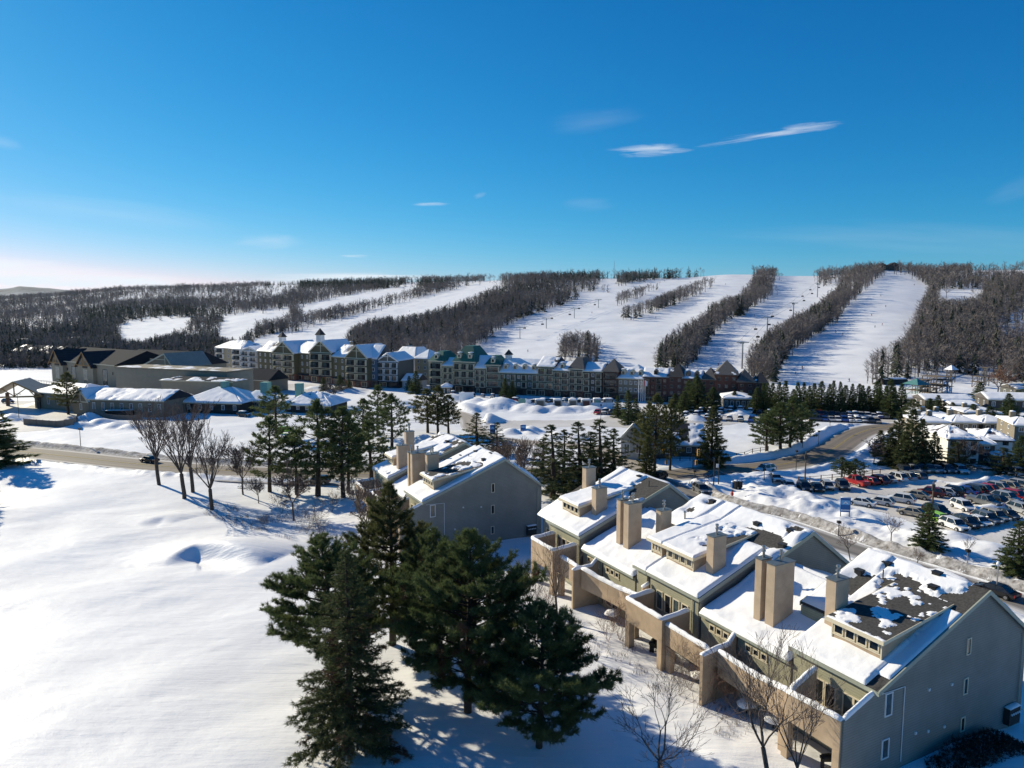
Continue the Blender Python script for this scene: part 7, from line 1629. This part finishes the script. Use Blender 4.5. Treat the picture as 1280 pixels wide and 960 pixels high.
# traffic lights
def signal_head(parent, x, y, z, k=1.0):
    b = MB(); b.box(x - .24 * k, x + .24 * k, y - .18, y + .1, z - .62 * k, z + .62 * k); h_ = b.build('signal_head', YEL, parent)
    for i in range(3): MB().tube((x, y - .19, z + (.4 - .4 * i) * k), (x, y - .34, z + (.4 - .4 * i) * k), .14 * k, .15 * k, 10).build('signal_lens', BLACK, h_)
p = at(892, 607); T_ = thing('traffic_light', 'traffic light mast with a long arm over the junction, beside the grey SUV', 'traffic light', p, 0, 'traffic lights'); h = height_to(p, 575)
MB().tube((0, 0, -.3), (0, 0, h + .3), .12, .10, 8).build('mast', POLE, T_); a = P(872, 600); zz = Ztop(p.x, p.y, 566)
MB().tube((0, 0, h - .4), (-2.9, .5, zz - p.z + .5), .07, .05, 6).build('arm', POLE, T_); signal_head(T_, -2.9, .35, zz - p.z); signal_head(T_, -3.4, -.1, Ztop(p.x, p.y, 578) - p.z, .75)
p = at(898, 605); T_ = thing('traffic_light', 'bare second mast of the traffic lights, right of the one with the long arm', 'traffic light', p, 0, 'traffic lights'); h = height_to(p, 570)
MB().tube((0, 0, -.3), (0, 0, h), .10, .09, 8).build('mast', POLE, T_); MB().box(-.5, .0, -.05, .05, h - 2.2, h - 1.5).build('street_plate', SIGNW, T_)
p = at(812, 590); T_ = thing('traffic_light', 'traffic light with two yellow heads against the conifers on the far side of the junction', 'traffic light', p, 0, 'traffic lights'); h = height_to(p, 558)
MB().tube((0, 0, -.3), (0, 0, h), .12, .10, 8).build('mast', METAL, T_); MB().tube((0, 0, h - .2), (2.6, -.3, h - .1), .06, .05, 6).build('arm', METAL, T_); signal_head(T_, 2.7, -.4, Ztop(p.x, p.y, 560) - p.z); signal_head(T_, 3.3, -.4, Ztop(p.x, p.y, 577) - p.z, .75)
for i, (x, y) in enumerate([(866, 586), (868, 606)]): lamp(x, y, y - 16, 'short dark signal post at the junction, %s' % ('on the far kerb' if i == 0 else 'beside the grey SUV'), 'street')
# newspaper boxes by the junction
for i, (x, y, c) in enumerate([(916, 612, SIGNB), (920, 611, BLACK), (925, 611, BLACK)]):
    p = at(x, y); T_ = thing('newspaper_box', ['blue newspaper box in the snow by the junction', 'black newspaper box in the middle of the three by the junction', 'rightmost black newspaper box by the junction'][i], 'newspaper box', p, R(10), 'newspaper boxes')
    MB().box(-.32, .32, -.3, .3, .3, 1.5).build('box', c, T_); MB().box(-.25, .25, -.2, .2, -.4, .3).build('base', BLACK, T_); MB().cap([(-.3, 0, 1.5), (.3, 0, 1.5)], .6, .22).build('snow_cap', RSNOW, T_, smooth=True)
# fences
def fence(name, label, pts, h, m, step=2.2, rails=2, solid=False, cat='fence'):
    W_ = [at(*q) for q in pts]; T_ = thing(name, label, cat, W_[0]); o = W_[0]; posts, rl = MB(), MB(); acc = []
    for a, b_ in zip(W_[:-1], W_[1:]):
        n = max(1, int((b_ - a).length / step)); acc += [a.lerp(b_, i / n) for i in range(n)]
    acc.append(W_[-1])
    for q in acc:
        z = zt1(q.x, q.y); q.z = z; pp = MB(); d = q - o; pp.box(d.x - .07, d.x + .07, d.y - .07, d.y + .07, d.z - .3, d.z + h); pp.build('post', m, T_)
    for a, b_ in zip(acc[:-1], acc[1:]):
        a, b_ = a - o, b_ - o
        if solid: rl.add([a + Vector((0, 0, -.2)), b_ + Vector((0, 0, -.2)), b_ + Vector((0, 0, h * .95)), a + Vector((0, 0, h * .95)), a + Vector((.03, .05, -.2)), b_ + Vector((.03, .05, -.2)), b_ + Vector((.03, .05, h * .95)), a + Vector((.03, .05, h * .95))], [(0, 1, 2, 3), (7, 6, 5, 4), (0, 4, 5, 1), (3, 2, 6, 7)])
        else:
            for k in range(rails): rl.tube(a + Vector((0, 0, h * (.45 + .45 * k))), b_ + Vector((0, 0, h * (.45 + .45 * k))), .045, .045, 5)
    rl.build('rails' if not solid else 'boards', m, T_); return T_
fence('rail_fence', 'rusty brown rail fence along the far side of the car park', [(998, 603), (1040, 600), (1070, 597), (1100, 593)], 1.2, FENCE)
fence('rail_fence', 'dark rail fence on the snowbank in front of the black-roofed house', [(800, 572), (850, 576), (900, 575), (960, 568)], 1.2, WOODD)
fence('board_fence', 'grey board fence in front of the clubhouse, left of the snow piles', [(30, 531), (70, 534), (92, 532), (97, 526)], 1.9, FENCEG, solid=True)
fence('board_fence', 'long low grey board fence in front of the long clubhouse wing', [(97, 522), (140, 524), (178, 525)], 1.5, FENCEG, solid=True)
fence('rail_fence', 'dark railing in the shaded snow behind the grove of pines', [(445, 530), (500, 527), (560, 530)], 1.0, WOODD, 2.6)
# snow-laden hedge bins by the clubhouse
p = at(150, 521); T_ = thing('bin_store', 'long dark bin store against the clubhouse wing', 'bin store', p, R(6)); MB().box(-4, 4, -.8, .6, -.3, 2.1).build('box', BLACK, T_); MB().cap([(-4, 0, 2.1), (4, 0, 2.1)], 1.3, .15).build('snow_cap', RSNOW, T_, smooth=True)
# flagpoles
for i, (x, c) in enumerate([(798, None), (801, None), (803.5, (.45, .05, .05)), (806, (.65, .65, .7))]):
    p = at(x, 503); h = height_to(p, 475); T_ = thing('flagpole', ['bare white flagpole, leftmost of the four before the brick hotel', 'bare white flagpole, second of the four before the brick hotel', 'white flagpole with a reddish flag before the brick hotel', 'white flagpole with a pale flag, rightmost before the brick hotel'][i], 'flagpole', p, 0, 'flagpoles')
    MB().tube((0, 0, -.3), (0, 0, h), .14, .09, 8).build('pole', SIGNW, T_)
    if c: MB().add([(0.1, 0, h - .2), (.9, .15, h - .5), (.8, .1, h - 2.4), (0.1, 0, h - 2.0)], [(0, 1, 2, 3)]).add([(0.1, .03, h - .2), (.9, .18, h - .5), (.8, .13, h - 2.4), (0.1, .03, h - 2.0)], [(3, 2, 1, 0)]).build('flag', mat('flag_%d' % i, c, .8), T_)
# chairlifts -----------------------------------------------------------
def lift(label, pts, hgt, group, chairs=True, r=.35):
    tops = []
    for i, (x, y) in enumerate(pts):
        # stand the tower where the sight line meets the hill
        lo, hi = 300., 2400.; a = (x - 640) / 893.; ys = np.arange(300, 2400, 4.); zz = zt(a * ys, ys); _, py = PN(a * ys, ys, zz); k = np.argmax(py <= y); Y = ys[k]; X_ = a * Y; z = zz[k]
        T_ = thing('lift_tower', label + ', %s tower from the bottom' % ORD[i], 'lift tower', (X_, Y, z), 0, group); MB().tube((0, 0, -.5), (0, 0, hgt), r, r * .7, 7).build('mast', METAL, T_); MB().box(-3.4, 3.4, -.3, .3, hgt - .5, hgt).build('cross_arm', METAL, T_)
        tops.append(Vector((X_, Y, z + hgt - .3)))
    for s in (-3, 3):
        b = MB()
        for a_, c in zip(tops[:-1], tops[1:]): b.tube(a_ + Vector((s, 0, 0)) - tops[0], c + Vector((s, 0, 0)) - tops[0], .07, .07, 4, cap=False)
        o = b.build('lift_cable', POLE); o.location = tops[0]; tag(o, '%s haul cable of %s' % ('left' if s < 0 else 'right', label), 'cable')
    if chairs:
        n = 0
        for a_, c in zip(tops[:-1], tops[1:]):
            L_ = (c - a_).length; k = max(1, int(L_ / 55))
            for j in range(k):
                for s in (-3, 3):
                    q = a_.lerp(c, (j + (.3 if s < 0 else .7)) / k) + Vector((s, 0, 0)); T_ = thing('lift_chair', 'dark empty chair hanging on %s' % label, 'lift chair', q, 0, 'chairs of ' + label)
                    MB().tube((0, 0, 0), (0, 0, -2.4), .06, .06, 4).build('hanger', POLE, T_); MB().box(-1.1, 1.1, -.5, -.38, -3.1, -2.2).box(-1.1, 1.1, -.5, .15, -3.25, -3.1).build('seat', BLACK, T_)
lift('the chairlift on the long left-hand run', [(364, 418), (427, 402), (477, 389), (543, 371), (600, 357)], 12, 'lift towers of the left-hand run')
lift('the chairlift across the wide central slope', [(650, 424), (683, 411), (718, 398), (748, 385), (766, 404)][:4], 9, 'lift towers of the central slope')
lift('the chairlift beside the second right-hand run', [(930, 462), (960, 424), (992, 402), (1021, 372), (1046, 352)], 15, 'lift towers of the second right-hand run', r=.5)
# skiers
SK = [(1100, 371), (1107, 384), (1104, 407), (1095, 410), (1046, 416), (1055, 419), (1006, 462), (998, 469), (1141, 357), (1066, 478), (1090, 395), (988, 363), (975, 352), (943, 396), (900, 458), (820, 398), (830, 352), (906, 356), (740, 392), (700, 420), (660, 440), (512, 390)]
SKM = [mat('ski_suit_%d' % i, c, .8) for i, c in enumerate([(.02, .02, .03), (.05, .06, .12), (.20, .03, .03), (.03, .10, .12)])]
for i, (x, y) in enumerate(SK):
    a = (x - 640) / 893.; ys = np.arange(300, 2000, 3.); zz = zt(a * ys, ys); _, py = PN(a * ys, ys, zz); k = int(np.argmax(py <= y)); Y = ys[k]
    nm = 'upper' if y < 400 else 'lower'; wh = 'right-hand run' if x > 985 else ('second right-hand run' if x > 925 else ('wide central slope' if x > 600 else 'left-hand run'))
    T_ = thing('person', 'tiny skier in %s on the %s part of the %s' % (['black', 'navy', 'dark red', 'dark teal'][i % 4], nm, wh), 'person', (a * Y, Y, zz[k]), i * 1.3, 'skiers on the slopes')
    b = MB(); b.tube((0, -.14, .05), (.12, -.1, .85), .09, .13, 6).tube((0, .14, .05), (.12, .1, .85), .09, .13, 6).tube((.12, 0, .8), (-.02, 0, 1.45), .20, .24, 8).tube((-.02, 0, 1.45), (-.05, 0, 1.78), .12, .11, 8).tube((0, -.22, 1.38), (-.32, -.42, .95), .075, .06, 5).tube((0, .22, 1.38), (-.32, .42, .95), .075, .06, 5)
    b.build('body', SKM[i % 4], T_); MB().box(-.9, .8, -.20, -.10, 0, .04).build('ski', BLACK, T_); MB().box(-.9, .8, .10, .20, 0, .04).build('ski', BLACK, T_)
# person in a red coat by the road and one in black in the car park
def walker(px, py, coat, label, rz):
    p = at(px, py); T_ = thing('person', label, 'person', p, rz)
    me = bpy.data.meshes.new('body'); vs = [(0, 0, .95), (0, 0, 1.18), (0, 0, 1.40), (0, 0, 1.52), (0, 0, 1.68), (0, -.19, 1.40), (.05, -.27, 1.12), (.16, -.25, .90), (0, .19, 1.40), (-.05, .27, 1.12), (.04, .27, .86), (0, -.10, .90), (.12, -.11, .50), (.02, -.11, .08), (.14, -.11, .04), (0, .10, .90), (-.06, .11, .50), (-.22, .11, .10), (-.10, .11, .04)]
    es = [(0, 1), (1, 2), (2, 3), (3, 4), (2, 5), (5, 6), (6, 7), (2, 8), (8, 9), (9, 10), (0, 11), (11, 12), (12, 13), (13, 14), (0, 15), (15, 16), (16, 17), (17, 18)]
    rr_ = [.17, .18, .17, .07, .115, .10, .07, .05, .10, .07, .05, .11, .08, .06, .05, .11, .08, .06, .05]
    me.from_pydata(vs, es, []); me.skin_vertices.new() if hasattr(me.skin_vertices, 'new') else None
    o = bpy.data.objects.new('body', me); COL.objects.link(o); o.parent = T_
    m_ = o.modifiers.new('skin', 'SKIN')
    if me.skin_vertices:
        for q, r in zip(me.skin_vertices[0].data, rr_): q.radius = (r, r)
        me.skin_vertices[0].data[0].use_root = True
    o.modifiers.new('sub', 'SUBSURF').levels = 1; me.materials.append(coat)
    MB().tube((-.02, 0, 1.60), (-.02, 0, 1.82), .125, .09, 10).build('hair', BLACK, T_); MB().tube((.0, -.105, .02), (.02, -.11, .55), .085, .095, 8).build('trouser_leg', WOODD, T_); MB().tube((-.17, .11, .05), (-.07, .11, .55), .085, .095, 8).build('trouser_leg', WOODD, T_)
    return T_
walker(915, 625, mat('red_coat', (.50, .06, .03), .8), 'person in an orange-red coat walking on the snowy verge beside the newspaper boxes', R(200))
walker(1228, 620, SHOPF, 'person in black standing between the car park rows beside the blue saloon', R(30))
# adventure rides at the foot of the hill ---------------------------------
RUST = mat('ride_steel', (.14, .12, .10), .6, .3, 2); RTIMB = mat('ride_timber', (.20, .15, .10), .8, .3, 2)
def frame_tower(px, py, top, w, label, roof=None, m=None, brace=True):
    p = at(px, py); h = height_to(p, top); T_ = thing('ride_tower', label, 'ride tower', p, R(20), 'adventure ride towers'); m = m or RUST
    for x in (-w, w):
        for y in (-w, w): MB().tube((x, y, -.5), (x, y, h), .2, .18, 6).build('post', m, T_)
    n = max(2, int(h / 4))
    for k in range(1, n + 1): MB().box(-w - .5, w + .5, -w - .5, w + .5, h * k / n - .15, h * k / n).build('platform', RTIMB, T_)
    b = MB()
    for k in range(n):
        z0, z1 = h * k / n, h * (k + 1) / n
        for s in (-w, w): b.tube((-w, s, z0), (w, s, z1), .09, .09, 5).tube((s, w, z0), (s, -w, z1), .09, .09, 5)
    b.build('bracing', m, T_)
    if roof: b = MB(); b.v = [(-w - 1, -w - 1, h), (w + 1, -w - 1, h), (w + 1, w + 1, h), (-w - 1, w + 1, h), (0, 0, h + 2.2)]; b.f = [(0, 1, 4), (1, 2, 4), (2, 3, 4), (3, 0, 4), (3, 2, 1, 0)]; b.m = [0] * 5; b.build('roof', roof, T_)
frame_tower(1168, 490, 470, 3.2, 'stacked timber platform tower of the rope course below the woods'); frame_tower(1176, 490, 474, 2.6, 'lower platform tower right behind the main rope course tower'); frame_tower(1145, 494, 480, 2.6, 'teal-fronted climbing tower left of the rope course', ROOFTEAL, TEAL); frame_tower(1152, 490, 474, 1.6, 'slim pylon of the rope course beside the teal climbing tower')
frame_tower(1188, 478, 462, 1.2, 'small cabin on a high post above the rides', RSNOW); frame_tower(1231, 482, 459, 1.0, 'tall thin ride pylon in front of the dark trees'); frame_tower(1222, 484, 470, 1.5, 'short ride pylon in front of the tan-twigged tree'); frame_tower(1160, 496, 484, 2.0, 'loading platform frame at the foot of the rope course')
p = at(1140, 492); q = at(1186, 458)
T_ = thing('coaster_track', 'steel mountain coaster track climbing from the ride towers to the woods', 'coaster track', p); b = MB(); d = q - p; n = 16; prev = None
for i in range(n + 1):
    t = i / n; c = d * t + Vector((math.sin(t * 9) * 4, 0, 0)); c.z = zt1(p.x + c.x, p.y + c.y) - p.z + 5 - 2 * math.sin(t * 6)
    if prev is not None:
        for s in (-.6, .6): b.tube(prev + Vector((s, 0, 0)), c + Vector((s, 0, 0)), .16, .16, 5)
    if i % 2 == 0: b.tube(c, Vector((c.x, c.y, c.z - 6)), .14, .14, 5)
    prev = c
b.build('track', RUST, T_)
# snow-laden net tunnel of the magic carpet lift
p = at(1116, 480); T_ = thing('carpet_lift_tunnel', 'dark arched carpet-lift tunnel half buried at the foot of the right-hand run', 'tunnel', p, R(8)); b = MB(); k = 9
arc = [(math.cos(math.pi * i / k) * 3.0, math.sin(math.pi * i / k) * 3.4) for i in range(k + 1)]; b.prism([(-6, a * .8, z * .8) for a, z in arc], (12, 0, 0)); b.build('shell', SHOPF, T_); MB().cap([(-5.5, 0, 2.3), (5.5, 0, 2.3)], 3, .7).build('snow_cap', RSNOW, T_, smooth=True)
# mast on the skyline and summit huts
def on_ridge(px):
    a = (px - 640) / 893.; q = px; Y = float(np.interp(q, _q, _d1)); return Vector((a * Y, Y, zt1(a * Y, Y)))
p = on_ridge(767); T_ = thing('radio_mast', 'thin radio mast on the wooded skyline above the central slope', 'mast', p); h = Ztop(p.x, p.y, 326) - p.z; MB().tube((0, 0, 0), (0, 0, h), .35, .2, 6).build('mast', METAL, T_)
for i, (x, w_, hh) in enumerate([(1096, 9, 5), (1111, 7, 6)]):
    p = on_ridge(x); T_ = thing('summit_hut', ['low dark lift station on the skyline at the top of the right-hand run', 'small dark hut on the skyline right of the summit lift station'][i], 'hut', p + Vector((0, -8, 0)), 0, 'summit huts')
    MB().box(-w_, w_, 0, 8, -3, hh).build('wall', DARKB, T_); MB().prism([(-w_ - 1, -1, hh), (w_ + 1, -1, hh), (0, -1, hh + 4)], (0, 10, 0)).build('roof', ROOFD, T_)
# dark hedge under the nearest gable and garden furniture
def hedge(label, s0, s1, t0, t1, z0, h, seed):
    rng = np.random.default_rng(seed); n = 2600; S = rng.uniform(s0, s1, n); T__ = rng.uniform(t0, t1, n); k = 1 - ((S - (s0 + s1) / 2) / ((s1 - s0) / 2)) ** 2; Z = z0 + rng.uniform(.05, 1, n) ** .6 * h * (.55 + .45 * np.clip(k, 0, 1)) * (.8 + .4 * fbm(S, T__, 2, seed))
    C = np.stack([RO[0] + Rg[0] * S + Rr[0] * T__, RO[1] + Rg[1] * S + Rr[1] * T__, Z], 1); V, F = needles(rng, C, np.tile([[0, 0, .5]], (n, 1)), 9, .28, .045, 1.0)
    o = link('hedge', npmesh('hedge', V, F, mat('dark_hedge', (.018, .018, .014), .9, .001, 1, col2=(.05, .04, .03), island=.6))); tag(o, label, 'hedge')
hedge('dark leafless hedge against the foot of the nearest gable wall', 3.5, 14.5, -3.0, -.5, -.4, 2.2, 5)
def tv(s, t, z=None):
    x, y = RO[0] + Rg[0] * s + Rr[0] * t, RO[1] + Rg[1] * s + Rr[1] * t; return Vector((x, y, zt1(x, y) if z is None else z))
for i, (s, t, lb) in enumerate([(-1.8, 2.2, 'black barbecue with a snow-topped lid under the nearest terrace'), (-1.6, 20.6, 'black garden chair under the square middle balcony'), (-1.6, 22.3, 'black barbecue under the square middle balcony')]):
    p = tv(s, t); T_ = thing('barbecue' if 'barbecue' in lb else 'garden_chair', lb, 'barbecue' if 'barbecue' in lb else 'chair', p, R(30 * i))
    if 'barbecue' in lb:
        MB().box(-.6, .6, -.28, .28, .75, .95).build('firebox', BLACK, T_); MB().cap([(-.5, 0, .95), (.5, 0, .95)], .55, .25, rough=.02).build('lid', BLACK, T_, smooth=True)
        for x in (-.5, .5): MB().box(x - .04, x + .04, -.22, .22, 0, .75).build('leg', BLACK, T_)
    else:
        MB().box(-.28, .28, -.28, .28, .42, .48).build('seat', BLACK, T_); MB().box(-.28, .28, .25, .30, .48, 1.0).build('backrest', BLACK, T_)
        for x in (-.25, .25):
            for y in (-.25, .25): MB().box(x - .03, x + .03, y - .03, y + .03, 0, .42).build('leg', BLACK, T_)
for i, (s, t) in enumerate([(-1.5, 7.6), (-1.7, 10.2), (-1.9, 15.5), (-1.4, 29.5)]):
    p = tv(s, t); T_ = thing('snow_covered_table', 'snow-covered garden table behind the long tan wall, %s from the nearest gable' % ORD[i], 'table', p, R(20 * i), 'snow-covered garden tables')
    MB().tube((0, 0, .68), (0, 0, .74), .75, .75, 16).build('tabletop', BLACK, T_); MB().tube((0, 0, 0), (0, 0, .68), .06, .06, 6).build('leg', BLACK, T_); snow_lump(T_, (0, 0, .74), (.8, .8, .5), i, 'snow_cap')
# ------------------------------------------------------------------ air
def haze_box():
    b = MB(); b.box(-13000, 13000, -60, 12100, -14, 420); m = bpy.data.materials.new('haze_air'); m.use_nodes = True; nt = m.node_tree; nt.nodes.clear()
    o = nt.nodes.new('ShaderNodeOutputMaterial'); v = nt.nodes.new('ShaderNodeVolumePrincipled'); v.inputs['Color'].default_value = (.55, .78, 1, 1); v.inputs['Density'].default_value = HAZE; v.inputs['Anisotropy'].default_value = .2
    nt.links.new(v.outputs[0], o.inputs['Volume']); h = b.build('haze', m); h['kind'] = 'stuff'; tag(h, 'thin blue winter haze over the whole valley', 'haze')
HAZE = 0.000012
if HAZE: haze_box()
